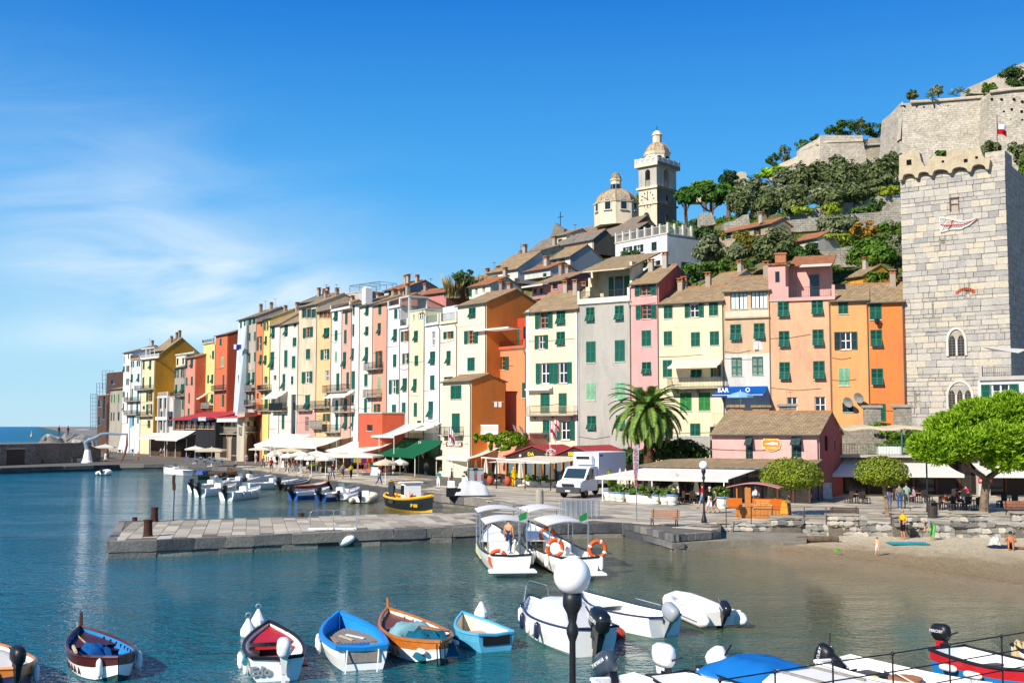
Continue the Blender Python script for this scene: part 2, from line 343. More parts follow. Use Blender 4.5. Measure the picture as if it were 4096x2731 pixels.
basin=[Qp(-420,1874),Qp(0,1871),Qp(478,1857),Qp(660,1855),Qp(757,1866),Qp(912,1867),Qp(935,1874),Qp(1070,1890),Qp(1189,1908),Qp(1400,1931),Qp(1508,1945),Qp(1640,1962),Qp(1772,1980),Qp(1861,1989),Qp(2006,2006),Qp(2080,2026)]
pier_b=[Qp(1938,2040),Qp(1644,2051),Qp(1200,2064),Qp(974,2070),Qp(482,2081)]
pier_f=[Qp(434,2164),Qp(626,2158),Qp(1012,2141),Qp(1414,2122),Qp(1923,2103),Qp(2493,2090)]
terr=[Qp(2500,2092),Qp(2615,2118),Qp(2690,2138),Qp(2882,2124)]
wallb=[at_z(2886,2136,.28),at_z(3227,2140,.28),at_z(3602,2145,.28),at_z(3798,2148,.28),at_z(4093,2150,.28),at_z(4600,2152,.28)]
wallt=[(p.x,p.y+.02)for p in wallb]
outline=basin+pier_b+pier_f+terr+wallt+[(75,70),(75,150),(20,165),(-20,205),(-60,262),(-95,300),(-125,300),(-104,236),(-130,232)]
qm=MB();n=len(outline)
qm.poly([(x,y,QZ-.03)for x,y in outline])
for i in range(n):
 a,b_=outline[i],outline[(i+1)%n]
 qm.quad((*a,-1.5),(*b_,-1.5),(*b_,QZ-.03),(*a,QZ-.03),1)
quay=qm.build('quay',[JOINT,STQ],kind='structure')
def rock_unit(seed,j=.05,bv=.08):
 r=random.Random(seed);b=MB();b.bev(-.5,.5,-.5,.5,-.5,.5,bv)
 b.v=[(x+r.uniform(-j,j),y+r.uniform(-j,j),z+r.uniform(-j,j))for x,y,z in b.v];return b
BLK=[rock_unit(i,.035,.05).mesh('stone_block',STQ)for i in range(6)]
def block_row(parent,pts,z0,z1,L=1.6,depth=.5,name='stone_block',meshes=BLK,gap=.02,out=.12):
 for(ax,ay),(bx,by)in zip(pts[:-1],pts[1:]):
  d=Vector((bx-ax,by-ay,0));ln=d.length
  if ln<.3:continue
  a=math.atan2(d.y,d.x);d.normalize();nrm=Vector((d.y,-d.x,0));k=max(1,round(ln/L));cuts=[0]+sorted((i+R.uniform(-.22,.22))/k for i in range(1,k))+[1]
  for c0,c1 in zip(cuts[:-1],cuts[1:]):
   w=(c1-c0)*ln;c=Vector((ax,ay,0))+d*((c0+c1)/2*ln)+nrm*(out-depth/2+R.uniform(-.03,.03))
   put(name,R.choice(meshes),parent,(c.x,c.y,(z0+z1)/2),(0,0,a),(w-gap,depth,z1-z0-gap*.6))
pier=thing('pier','long stone slab pier jutting left into the harbour basin','pier',(0,0,0));pier['kind']='structure';del pier['category']
core=MB();pp=[p for p in pier_b]+pier_f;
core.poly([(x,y,QZ-.012)for x,y in pp][::-1]);core.build('bedding',JOINT,pier)
block_row(pier,pier_f,.30,QZ+.02,2.0)
block_row(pier,pier_f,-.35,.29,1.7,out=.05)
block_row(pier,[pier_b[-1],pier_f[0]],.30,QZ+.02,2.0);block_row(pier,[pier_b[-1],pier_f[0]],-.4,.29,2.2,out=.05)
block_row(quay,basin[11:],.25,QZ+.015,1.9,.7);block_row(quay,basin[12:],-.4,.24,2.1,.6,out=.05)
block_row(quay,basin[3:6],.25,QZ+.015,2.6,.7);block_row(quay,basin[0:4],.3,QZ+.015,4.5,.7)
def inside(x,y,pl):
 c=False;j=len(pl)-1
 for i in range(len(pl)):
  if(pl[i][1]>y)!=(pl[j][1]>y)and x<(pl[j][0]-pl[i][0])*(y-pl[i][1])/(pl[j][1]-pl[i][1])+pl[i][0]:c=not c
  j=i
 return c
SLB=[]
for i in range(5):
 r=random.Random(50+i);b=MB();b.bev(-.5,.5,-.5,.5,-.06,0,.012)
 b.v=[(x+r.uniform(-.012,.012),y+r.uniform(-.008,.008),z)for x,y,z in b.v];SLB.append(b)
SLM=[b.mesh('paving_stone',PAVO)for b in SLB]
def pave(parent,poly,origin,ang,w,l,lim,stuffmat=PAVI):
 ca,sa=math.cos(ang),math.sin(ang);u=(ca,sa);v=(-sa,ca)
 loc=[((x-origin[0])*u[0]+(y-origin[1])*u[1],(x-origin[0])*v[0]+(y-origin[1])*v[1])for x,y in poly]
 i0,i1=math.floor(min(p[0]for p in loc)/w),math.ceil(max(p[0]for p in loc)/w);o=[]
 for i in range(i0,i1+1):
  t=min(p[1]for p in loc)-R.random()*l;mx_=max(p[1]for p in loc)
  while t<mx_:
   ll=l*R.uniform(.7,1.3);a,b_=(i+.5)*w,t+ll/2
   if all(inside(a+da*w*.5,b_+db*ll*.5,loc)for da in(-1,1)for db in(-1,1)):o.append((origin[0]+a*u[0]+b_*v[0],origin[1]+a*u[1]+b_*v[1],ll))
   t+=ll
 o.sort(key=lambda q:q[0]**2*.3+q[1]**2);st=MB()
 for k,(x,y,ll)in enumerate(o):
  z=QZ+R.uniform(-.008,.008)
  if k<lim:put('paving_stone',R.choice(SLM),parent,(x,y,z),(R.uniform(-.004,.004),R.uniform(-.004,.004),ang),(w-.03,ll-.03,1))
  else:st.box(-(w-.03)/2,(w-.03)/2,-(ll-.03)/2,(ll-.03)/2,-.05,0,0,TR(x,y,z)@rotz(ang))
 if st.v:st.build('paving_stones',stuffmat,parent,kind='stuff')
pa=math.atan2(pier_f[4][1]-pier_f[0][1],pier_f[4][0]-pier_f[0][0])
inner=lambda pl,k:[(x+(sum(q[0]for q in pl)/len(pl)-x)*k,y+(sum(q[1]for q in pl)/len(pl)-y)*k)for x,y in pl]
pave(pier,pier_b+pier_f[:5],pier_f[0],pa-.22,.78,1.7,290)
qp=[Qp(1960,2040),Qp(2085,2022),(basin[13][0],basin[13][1]),basin[12],basin[11],(-8,118),(40,112),(60,80)]+[(x,y+.5)for x,y in wallt[::-1][1:]]+[(x+.2,y+.55)for x,y in terr[::-1]]+[(pier_f[5][0],pier_f[5][1]+.5),Qp(1925,2101)]
pave(quay,qp,(0,60),pa+.42,1.0,2.4,295)
q2=[basin[11],basin[10],basin[9],basin[8],basin[7],basin[6],(-38,185),(-20,160),(-8,130)]
pave(quay,q2[::-1],(0,60),pa+.42,1.2,3.0,0)
ldp=[Q('D3',300,400,.48),Q('D3',910,575,.48),Q('D3',1500,548,.48),Q('D3',2290,525,.48),Q('D3',2290,470,.48),Q('D3',1380,440,.48),Q('D3',380,375,.48)]
lm=MB();lm.poly([(x,y,.46)for x,y in ldp])
for i in range(len(ldp)):a,b_=ldp[i],ldp[(i+1)%len(ldp)];lm.quad((*a,-1),(*b_,-1),(*b_,.46),(*a,.46))
landing=lm.build('landing',stone(['77705f','8d8573','a09783'],'landing',.8,.9,.4),kind='structure')
block_row(landing,ldp[0:2],.12,.49,1.3,.7);block_row(landing,ldp[0:2],-.4,.11,1.5,.5,out=.04);block_row(landing,ldp[1:4],-.35,.30,1.4,.5,out=.0)
block_row(quay,terr,.50,QZ+.02,1.0,.45,out=.05);block_row(quay,[pier_f[5],terr[0]],.1,QZ,1.2)
block_row(quay,[pier_f[4],pier_f[5]],.3,QZ+.02,2.2);block_row(quay,[pier_f[4],pier_f[5]],-.4,.29,2.2,out=.05)
SAND,st_,sb_=bsdf('sand',.95,.1)
g=nd(st_,'ShaderNodeNewGeometry');s_=nd(st_,'ShaderNodeSeparateXYZ');st_.links.new(g.outputs['Position'],s_.inputs[0])
n_=noise(st_,g.outputs['Position'],.5,5,.65);ad=nd(st_,'ShaderNodeMath',operation='MULTIPLY_ADD',i_1=.10);st_.links.new(n_,ad.inputs[0]);st_.links.new(s_.outputs[2],ad.inputs[2])
r_=ramp(st_,[(.0,lin('86704e')),(.075,lin('a38c68')),(.16,lin('ad9774')),(.20,lin('cbb691')),(.30,lin('dccba8'))]);st_.links.new(ad.outputs[0],r_.inputs[0])
n4=noise(st_,g.outputs['Position'],4,6,.75);r4=ramp(st_,[(.35,.8),(.65,1.08)]);st_.links.new(n4,r4 .inputs[0])
r5=ramp(st_,[(.60,1.0),(.70,.45)]);st_.links.new(noise(st_,pos(st_,(1,1,1)),1.7,9,.8,1.0),r5 .inputs[0]);st_.links.new(mixc(st_,1.0,mixc(st_,1.0,r_.outputs[0],r4 .outputs[0],'MULTIPLY'),r5 .outputs[0],'MULTIPLY'),sb_.inputs['Base Color']);bump(st_,sb_,noise(st_,g.outputs['Position'],2.2,8,.75),1.0,.3)
wl=[at_z(x,y,0)for x,y in((2990,2176),(3200,2211),(3430,2244),(3691,2287),(3900,2324),(4300,2400))]
bm_=MB();K=40;rows=[]
def lerp_pts(pts,t):
 f=t*(len(pts)-1);i=min(int(f),len(pts)-2);return pts[i].lerp(pts[i+1],f-i)
for i in range(K+1):
 t=i/K;a=lerp_pts(wallb,t);b_=lerp_pts(wl,t);row=[]
 for j in range(22):
  s=j/14;p=Vector((a.x,a.y,0)).lerp(Vector((b_.x,b_.y,0)),s-.05);zz=.30*(1-s)**.8 if s<1 else-.5*(s-1)-.02
  row.append((p.x,p.y,zz+(R.uniform(-.02,.02)if 0<s<.75 else 0)))
 rows.append(row)
for i in range(K):
 for j in range(21):bm_.quad(rows[i][j],rows[i][j+1],rows[i+1][j+1],rows[i+1][j])
bm_.build('beach',SAND,kind='structure',smooth=True)
STW=stone(['6d6c68','8a877f','a5a199','c3baa7'],'beachwall',1.5,.95,.8,True)
rw=thing('retaining_wall','rough grey rubble stone wall between the beach and the promenade','wall',(0,0,0))
cw=MB();wp=[(p.x,p.y)for p in wallb]
for a,b_ in zip(wp[:-1],wp[1:]):
 d=Vector((b_[0]-a[0],b_[1]-a[1],0));L=d.length;cw.box(0,L,.0,.5,-.3,QZ+.04,0,TR(a[0],a[1],0)@rotz(math.atan2(d.y,d.x)))
cw.build('mortar_core',JOINT,rw)
ROCK=[rock_unit(100+i,.09,.3).mesh('stone',STW)for i in range(9)]
NST=[0]
def rubble(parent,a,b_,z0,z1,sw=.42,sh=.26,lim=290,d=.3):
 dv_=Vector((b_[0]-a[0],b_[1]-a[1],0));L=dv_.length;an=math.atan2(dv_.y,dv_.x);dv_.normalize();z=z0;rowi=0
 while z<z1-.08:
  h=min(sh*R.uniform(.8,1.25),z1-z);t=-R.random()*sw*.5
  while t<L:
   w=sw*R.uniform(.6,1.45);c=Vector((a[0],a[1],0))+dv_*(t+w/2)
   c+=Vector((dv_.y,-dv_.x,0))*R.uniform(-.10,-.04);NST[0]+=1
   put('stone',R.choice(ROCK),parent,(c.x,c.y,z+h/2+R.uniform(-.02,.02)),(R.uniform(-.1,.1),R.uniform(-.12,.12),an),(w*1.12,d*R.uniform(1.1,1.5),h*1.2));t+=w
  z+=h
for i in range(4):rubble(rw,wp[i],wp[i+1],.16,QZ+.04,.44,.34)
CAP=paint('9b927f',.9,.2,0,.2)
for k,(x0,x1,yt,yb)in enumerate([(2880,2990,2082,2135),(3092,3207,2066,2140),(3318,3435,2058,2142),(3580,3704,2050,2146),(3822,3948,2050,2148),(4066,4200,2050,2150)]):
 a,b_=at_z(x0,yb,.3),at_z(x1,yb,.3);h=(yb-yt)*a.y/F+.3-(0 if k else.1);an=math.atan2(b_.y-a.y,b_.x-a.x);L=(b_-a).length
 o=thing('wall_pillar',['low rubble pillar with flat capstone at the landing end of the beach wall','rubble pillar with flat capstone below the ticket kiosk tree','rubble pillar with flat capstone holding the empty slatted bench','rubble pillar with flat capstone behind the woman in yellow','rubble pillar with flat capstone below the stone pine','rubble pillar with flat capstone at the right picture edge'][k],'pillar',(0,0,0),0,'pillars along the beach wall')
 mb=MB();mb.box(0,L,.05,.75,.1,h-.1,0,TR(a.x,a.y,0)@rotz(an));mb.build('core',JOINT,o)
 rubble(o,(a.x,a.y),(b_.x,b_.y),.85,h-.1,.42,.33)
 mb=MB();mb.bev(-.08,L+.08,-.12,.85,h-.1,h+.02,.02,0,TR(a.x,a.y,0)@rotz(an));mb.build('capstone',CAP,o)
# houses
DT=[(300,292),(500,262),(700,240),(870,219),(960,209),(1100,193),(1300,176),(1560,158),(1800,144),(2100,133),(2320,128),(2600,123),(2900,119),(3200,116),(3600,113),(4300,110)]
def Dr(px):
 for(a,da),(b,db)in zip(DT[:-1],DT[1:]):
  if px<=b or b==4300:t=(px-a)/(b-a);return 1/((1-t)/da+t/db)
def unit_shutter():
 b=MB();b.box(0,.14,-.05,0,0,1);b.box(.86,1,-.05,0,0,1)
 for z in(0,.48,.94):b.box(.14,.86,-.048,0,z,z+.06)
 for i in range(13):
  z=.08+i*.066
  if abs(z-.49)<.05:continue
  b.add([(.14,-.012,z),(.86,-.012,z),(.86,-.045,z+.05),(.14,-.045,z+.05),(.14,0,z),(.86,0,z),(.86,-.03,z+.058),(.14,-.03,z+.058)],[(0,1,2,3),(7,6,5,4),(3,2,6,7)])
 b.box(.14,.86,-.008,.0,.03,.97);return b
US={k:unit_shutter().mesh('shutter',m)for k,m in(('',GREEN),('2',GREEN2),('d',GREEND),('p',GREENP))}
SILL=MB().box(-.06,1.06,-.1,.02,-.06,0).mesh('sill',paint('d6cdbb',.8,.2,0,.15))
def unit_sash(n):
 b=MB()
 for x in(0,.46,.92):b.box(x,x+.08,.10,.15,0,1)
 for i in range(n+1):z=i*(.955/n);b.box(.08,.92,.105,.145,z,z+.045)
 return b
SASH={k:unit_sash(n).mesh('window_frame',m)for k,n,m in(('w',2,WHITE),('b',3,WOODL),('g',1,paint('1b5c50',.5)))}
PANE=MB().box(.02,.98,.12,.13,.02,.98).mesh('pane',GLASS);PANEW=MB().box(.02,.98,.12,.13,.02,.98).mesh('pane',paint('dfe6e6',.25,.5,0,.1))
CURT=paint('cfcabf',.9,.1,0,.2);IRONR=paint('33383a',.55,.4,.4,.2)
def railing(mb,x0,x1,y,z0,z1,step=.16,r=.012,mi=0):
 mb.box(x0,x1,y-.02,y+.02,z1-.04,z1,mi);mb.box(x0,x1,y-.015,y+.015,z0+.06,z0+.09,mi)
 k=max(2,int((x1-x0)/step))
 for i in range(k+1):x=x0+(x1-x0)*i/k;mb.box(x-r,x+r,y-r,y+r,z0,z1-.04,mi)
def text_mesh(s,size,depth,mat,bold=0):
 c=bpy.data.curves.new('lettering','FONT');c.body=s;c.size=size;c.extrude=depth;c.align_x='CENTER';c.align_y='CENTER';c.offset=bold;c.resolution_u=2
 o=bpy.data.objects.new('lettering',c);COL.objects.link(o);dg=bpy.context.evaluated_depsgraph_get();me=bpy.data.meshes.new_from_object(o.evaluated_get(dg))
 bpy.data.objects.remove(o);me.materials.clear();me.materials.append(mat);me.name='lettering';return me
class House:
 def __init__(s,label,zk,x0,x1,ytop,col,wins='',ridge=None,set_=0,ybot=None,depth=9,side=None,D=None,roof=None,flat=False,name='house',over=.35,wear=.5,pipe=True,chim=1,ymid=None,gable=True,group=None):
  s.zk=zk;a,b=zp(zk,x0,0)[0],zp(zk,x1,0)[0];pyt=zp(zk,0,ytop)[1];pym=zp(zk,0,ymid)[1]if ymid else(pyt+1750)/2
  Da,Db=(D if hasattr(D,'__len__')else(D,D-1.15*(b-a)*D/F))if D else(Dr(a),Dr(b))
  A,B=at_y(a,pym,Da),at_y(b,pym,Db);A.z=B.z=0
  d=(B-A).normalized();nin=Vector((-d.y,d.x,0));s.d,s.nin=d,nin
  if set_:
   P=A+nin*set_;A=on_plane(a,pym,P,nin);B=on_plane(b,pym,P,nin);A.z=B.z=0
  s.A,s.L=A,(B-A).length;s.z0=QZ if ybot is None else on_plane(*zp(zk,(x0+x1)/2,ybot),A,nin).z
  s.zt=on_plane((a+b)/2,pyt,A,nin).z
  s.o=thing(name,label,'house' if name=='house' else name.split('_')[-1],(A.x,A.y,s.z0),math.atan2(d.y,d.x),group);s.H=s.zt-s.z0
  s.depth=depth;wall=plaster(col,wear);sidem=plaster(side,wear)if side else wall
  ws=[]
  for tok in wins.split(';'):
   tok=tok.split()
   if len(tok)<5:continue
   q=[float(v)for v in tok[1:5]];p0=s.uv(q[0],q[3]);p1=s.uv(q[2],q[1]);ws.append((tok[0],p0[0],p1[0],p0[1],p1[1]))
  holes=[]
  for ty,u0,u1,z0,z1 in ws:
   if ty[0]in 'wdgb':holes.append((u0,u1,z0,z1))
   if ty[0]=='o':w=(u1-u0);holes.append((u0+w*.26,u1-w*.26,z0,z1))
  holes=[(max(.02,a_),min(s.L-.02,b_),max(.02,c_),min(s.H-.02,d_))for a_,b_,c_,d_ in holes]
  rh=s.H+(depth/2)*.30
  if ridge is not None:rh=max(s.H+.3,on_plane((a+b)/2,zp(zk,0,ridge)[1],A+nin*depth/2,nin).z-s.z0)
  s.rh=s.H if flat else rh
  s.facade(holes,wall,sidem,flat)
  for w in ws:s.window(*w)
  rm=roof or SLATE
  if flat:
   mb=MB();mb.box(-.08,s.L+.08,-.1,depth+.1,s.H,s.H+.18);mb.build('roof',plaster('cfc6b4'),s.o)
  else:
   mb=MB();t=.12;ov=over;sl=(rh-s.H)/(depth/2)
   for y0,y1,z0,z1 in((-ov,depth/2,s.H-ov*sl,rh),(depth+ov,depth/2,s.H-ov*sl,rh)):
    q=[(-.12,y0,z0),(s.L+.12,y0,z0),(s.L+.12,y1,z1),(-.12,y1,z1)]
    if y0>y1:q=[q[1],q[0],q[3],q[2]]
    v=[(x,y,z+t)for x,y,z in q]+q
    mb.add(v,[(0,1,2,3),(7,6,5,4),(0,4,5,1),(1,5,6,2),(2,6,7,3),(3,7,4,0)])
   ro=mb.build('roof',rm,s.o)
   mb=MB();k=max(3,int(s.L/.45))
   for i in range(k):x=-.12+(s.L+.24)*(i+.5)/k;mb.tube([(x-s.L/k*.55,depth/2,rh+t),(x+s.L/k*.55,depth/2,rh+t+.02)],.1,6)
   mb.build('ridge_tiles',TERRAP,ro)
   gm=MB();gm.tube([(-.1,-ov-.05,s.H-ov*sl+.05),(s.L+.1,-ov-.05,s.H-ov*sl+.05)],.07,6);gm.build('gutter',paint('5b5a55',.6,.4,.4),ro)
   for i in range(chim):
    x=R.uniform(.15,.85)*s.L;y=depth*R.uniform(.35,.6);zz=rh-abs(y-depth/2)*sl
    c=MB();hh=R.uniform(.9,1.5);c.bev(x-.28,x+.28,y-.25,y+.25,zz-.3,zz+hh,.02);c.box(x-.36,x+.36,y-.32,y+.32,zz+hh,zz+hh+.08,1)
    for dx in(-.2,.2):c.box(x+dx-.06,x+dx+.06,y-.2,y+.2,zz+hh+.08,zz+hh+.3,1)
    c.box(x-.38,x+.38,y-.34,y+.34,zz+hh+.3,zz+hh+.38,1);c.build('chimney',[plaster(R.choice(['b9a58c','c2b6a3','a8988a'])),TERRAP],ro)
   if R.random()<.45:
    x=R.uniform(.2,.8)*s.L;c=MB();c.tube([(x,depth*.5,rh),(x,depth*.5,rh+1.9)],.02,4)
    for k_ in range(5):c.tube([(x-.35+k_*.03,depth*.5-.3+k_*.15,rh+1.8),(x+.35-k_*.03,depth*.5-.3+k_*.15,rh+1.8)],.012,4)
    c.tube([(x,depth*.5-.32,rh+1.8),(x,depth*.5+.35,rh+1.8)],.014,4);c.build('antenna',IRON,ro)
  if pipe and s.L>2:
   for k_ in range(2):
    z=s.H*R.uniform(.12,.9);x1=s.L*R.uniform(.5,1);mb=MB();mb.tube([(0,-.05,z+R.uniform(-.2,.2)),(x1*.5,-.06,z-.12),(x1,-.05,z+R.uniform(-.2,.2))],.018,4);mb.build('cable',IRON,s.o)
  if pipe:
   x=s.L-.12;mb=MB();mb.tube([(x,-.36,s.H-.1),(x,-.08,s.H-.7),(x,-.08,0)],.055,6);mb.build('downpipe',paint(R.choice(['5d564e','7b7266','8a6a55']),.6,.4,.3),s.o)
 def uv(s,x,y):
  p=on_plane(*zp(s.zk,x,y),s.A,s.nin);return((p-s.A).dot(s.d),p.z-s.z0)
 def facade(s,holes,wall,sidem,flat):
  us=sorted({0,s.L,*[h[0]for h in holes],*[h[1]for h in holes]});zs=sorted({0,s.H,*[h[2]for h in holes],*[h[3]for h in holes]})
  mb=MB();L,H,D,rh=s.L,s.H,s.depth,s.rh
  for a,b in zip(us[:-1],us[1:]):
   if b-a<1e-4:continue
   z_run=None
   for c,d in zip(zs[:-1],zs[1:]):
    if d-c<1e-4:continue
    m=((a+b)/2,(c+d)/2);hole=any(h[0]<m[0]<h[1]and h[2]<m[1]<h[3]for h in holes)
    if hole:
     if z_run is not None:mb.quad((a,0,z_run),(b,0,z_run),(b,0,c),(a,0,c));z_run=None
    elif z_run is None:z_run=c
   if z_run is not None:mb.quad((a,0,z_run),(b,0,z_run),(b,0,H),(a,0,H))
  for u0,u1,z0,z1 in holes:
   q=.32;mb.quad((u0,0,z0),(u0,q,z0),(u0,q,z1),(u0,0,z1));mb.quad((u1,q,z0),(u1,0,z0),(u1,0,z1),(u1,q,z1));mb.quad((u0,0,z0),(u1,0,z0),(u1,q,z0),(u0,q,z0));mb.quad((u0,q,z1),(u1,q,z1),(u1,0,z1),(u0,0,z1))
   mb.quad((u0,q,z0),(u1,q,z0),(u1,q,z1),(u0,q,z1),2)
  if flat:sd=[(0,0),(D,0),(D,H),(0,H)]
  else:sd=[(0,0),(D,0),(D,H),(D/2,rh),(0,H)]
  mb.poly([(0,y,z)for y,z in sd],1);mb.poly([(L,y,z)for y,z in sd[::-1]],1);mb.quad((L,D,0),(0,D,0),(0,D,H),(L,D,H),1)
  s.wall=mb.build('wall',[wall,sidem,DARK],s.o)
 def window(s,ty,u0,u1,z0,z1):
  k=ty[0];cm=US.get(ty[1:2],US['']);w,h=u1-u0,z1-z0
  if k in 'cl':
   o=put('window',SILL,s.o,(u0,0,z0),None,(w,1,1))
   for i in(0,1):
    x=u0+i*w/2
    if k=='c':put('shutter',cm,o,((x-u0)/w,0,.0),None,(.5,1,h))
    else:
     f=.44;put('shutter',cm,o,((x-u0)/w,0,h*f),None,(.5,1,h*(1-f)))
     q=put('shutter',cm,o,((x-u0)/w,-.05-math.sin(.5)*h*f,h*f*(1-math.cos(.5))-.02),(-.5,0,0),(.5,1,h*f));
   if k=='l':put('pane',PANE,o,(0,-.115,0),None,(1,1,h*.46))
  elif k=='o':
   o=put('window',SILL,s.o,(u0+w*.26,0,z0),None,(w*.48,1,1))
   ww=w*.48;R_=R.random()
   put('window_frame',SASH['b' if R_<.3 else 'w'],o,(0,.1,0),None,(1,1,h));put('pane',PANE,o,(0,.1,0),None,(1,1,h))
   for i in(0,1):
    a=R.uniform(.05,.16)
    if i==0:put('shutter',cm,o,(-.545,-.01-math.sin(a)*.26*w,0),(0,0,a),(.53,1,h))
    else:put('shutter',cm,o,(1.02,-.01,0),(0,0,-a),(.53,1,h))
  else:
   fk={'w':'w','d':'b','g':'g','b':'b'}[k]
   o=put('window',SILL,s.o,(u0,0,z0),None,(w,1,1))
   if k!='d':put('window_frame',SASH[fk],o,(0,.05,0),None,(1,1,h))
   put('pane',PANEW if(k=='g' and 'w' in ty[1:])else PANE,o,(0,.08,0),None,(1,1,h))
 def balcony(s,x0,x1,yt,yb,out=.9,col=None,slab='b9ac96',solid=None,things=0):
  a=s.uv(x0,yb);b=s.uv(x1,yt);u0,u1,z0,z1=a[0],b[0],a[1],b[1];z1=max(z1,z0+.8)
  mb=MB();mb.bev(u0,u1,-out,.0,z0-.14,z0,.02)
  for t in(.12,.5,.88):x=u0+(u1-u0)*t;mb.add([(x-.05,0,z0-.14),(x+.05,0,z0-.14),(x+.05,-out*.8,z0-.14),(x-.05,-out*.8,z0-.14),(x-.05,0,z0-.6),(x+.05,0,z0-.6)],[(0,3,4),(1,5,2),(3,2,5,4)])
  o=mb.build('balcony',plaster(slab),s.o)
  mb=MB();railing(mb,u0+.03,u1-.03,-out+.05,z0,z1)
  for x in(u0+.03,u1-.03):
   mb.box(x-.02,x+.02,-out+.05,0,z1-.04,z1)
   for i in range(1,6):y=-out+.05+i*(out-.05)/6;mb.box(x-.012,x+.012,y-.012,y+.012,z0,z1-.04)
  mb.build('railing',col or IRONR,o)
  if solid:
   mb=MB();mb.box(u0+.05,u1-.05,-out+.08,-out+.1,z0+.1,z1-.05);mb.build('screen',fabric(solid),o)
  return u0,u1,z0,z1
 def awning(s,x0,x1,yt,yb,out=1.6,col='f2ece0',name='awning'):
  a=s.uv(x0,yb);b=s.uv(x1,yt);u0,u1,z0,z1=a[0],b[0],a[1],b[1];n=10;mb=MB();k=6
  v=[]
  for i in range(k+1):
   t=i/k;y=-.05-out*t;z=z1+(z0+.18-z1)*t-.12*math.sin(math.pi*t)
   v+=[(u0,y,z),(u1,y,z)]
  v+=[(u0,-.05-out,z0),(u1,-.05-out,z0)]
  mb.add(v,[(2*i,2*i+2,2*i+3,2*i+1)for i in range(k+1)]);o=mb.build(name,fabric(col),s.o)
  mb=MB();mb.tube([(u0,-.05-out,z0+.18),(u1,-.05-out,z0+.18)],.03,5);mb.tube([(u0+.1,0,z1-.5),(u0+.1,-.05-out,z0+.16)],.02,4);mb.tube([(u1-.1,0,z1-.5),(u1-.1,-.05-out,z0+.16)],.02,4);mb.build('awning_frame',WHITE,o)
 def band(s,x0,x1,y0,y1,col,name='band',out=.03):
  a=s.uv(x0,y1);b=s.uv(x1,y0);mb=MB();mb.box(max(0,a[0]),min(s.L,b[0]),-out,.0-.002,max(0,a[1]),b[1]);return mb.build(name,plaster(col)if isinstance(col,str)else col,s.o)
 def terrace(s,x0,x1,yt,yb,col='f0e6cf',parapet=.0,rail=None,loggia=None):
  """a roof terrace with parapet posts and railing on the front edge of a flat roof; yb = floor, yt = rail top"""
  a=s.uv(x0,yb);b=s.uv(x1,yt);u0,u1,z0,z1=a[0],b[0],a[1],b[1];z0=max(z0,s.H)
  o=None;mb=MB();mb.box(u0,u1,-.25,.0,z0-.3,z0+.05+parapet)
  for t in(0,1):x=u0+(u1-u0-.3)*t;mb.box(x,x+.3,-.247,.05,z0+.0,z1+.1)
  o=mb.build('parapet',plaster(col),s.o)
  mb=MB();railing(mb,u0+.3,u1-.3,-.12,z0+.05+parapet,z1);mb.build('railing',rail or IRONR,o)
  return u0,u1,z0,z1
# the harbour row, far left to right
H=House
h=H('narrow white house at the far end of the row beside the stone ruin','A1',1026,1095,335,'f0eee8','d 1035 362 1043 425;c 1072 345 1080 388;l 1031 447 1044 492;o 1058 442 1082 495;o 1058 550 1080 605;o 1029 660 1044 708;c 1062 665 1070 725;l 1029 758 1038 822;c 1062 768 1068 815;d 1060 875 1072 925',312,depth=11,wear=.3)
mb=MB();mb.add([(0,0,0),(0,0,5),(-2.6,0,0),(0,6,0),(0,6,5),(-2.6,6,0)],[(0,1,2),(3,5,4),(1,4,5,2)]);mb.build('buttress',plaster('f0eee8',.3),h.o)
h=H('pale blue house with thin balconies next to the white end house','A1',1095,1180,392,'dfecf4','o 1096 405 1122 458;o 1145 400 1172 450;l 1098 515 1112 578;l 1150 510 1166 575;c 1100 635 1112 735;c 1148 645 1162 735;c 1098 752 1109 845;c 1140 755 1156 845;c 1107 872 1122 945;c 1148 870 1160 925',flat=True,depth=11,wear=.3)
h.balcony(1062,1175,705,742,.9);h.balcony(1062,1172,815,853,.9);h.terrace(1096,1178,350,388,'c9a070');h.band(1086,1106,862,960,paint('5fa3c4'),'door')
h=H('yellow house with white roof veranda and side wall painted in shaded ochre','A1',1180,1290,385,'f6dc9c','c 1194 405 1210 475;l 1248 400 1266 472;c 1190 540 1207 632;c 1247 535 1265 628;o 1226 660 1276 742;c 1194 780 1212 808;o 1226 763 1275 850;d 1232 898 1258 962',ridge=255,depth=12,side='d69a2e',wear=.6,chim=3)  # side: ochre wall with its shade painted into the colour
h.balcony(1152,1286,605,648);h.balcony(1166,1280,825,866);h.terrace(1182,1335,342,385,'f4f2ee',rail=WHITE)
mb=MB();
for x in(.3,.33,.62,.95):mb.box(h.L*x-.06,h.L*x+.06,-.1,.05,h.H,h.H+2.2)
mb.box(0,h.L,-.3,1.2,h.H+2.2,h.H+2.35);mb.build('veranda',WHITE,h.o)
h=H('cream house with dark shutters set back behind the grey stone house','A2',486,606,570,'f3e6c4','cd 488 595 502 655;cd 538 590 552 648;cd 585 587 598 640;cd 488 712 500 775;cd 488 822 500 880',flat=True,set_=4.2,depth=8)
h.terrace(488,690,528,566,'d8cdb6')
h=H('grey rubble stone house with tiled porch roof and balcony','A2',515,606,668,'b3a792','o 522 682 554 757;o 574 680 600 755;l 525 810 542 880;l 572 805 600 880;c 525 935 540 1000;c 582 935 597 1020',ridge=652,set_=2.2,depth=5,wear=1.0,chim=0)
h.balcony(512,604,868,912)
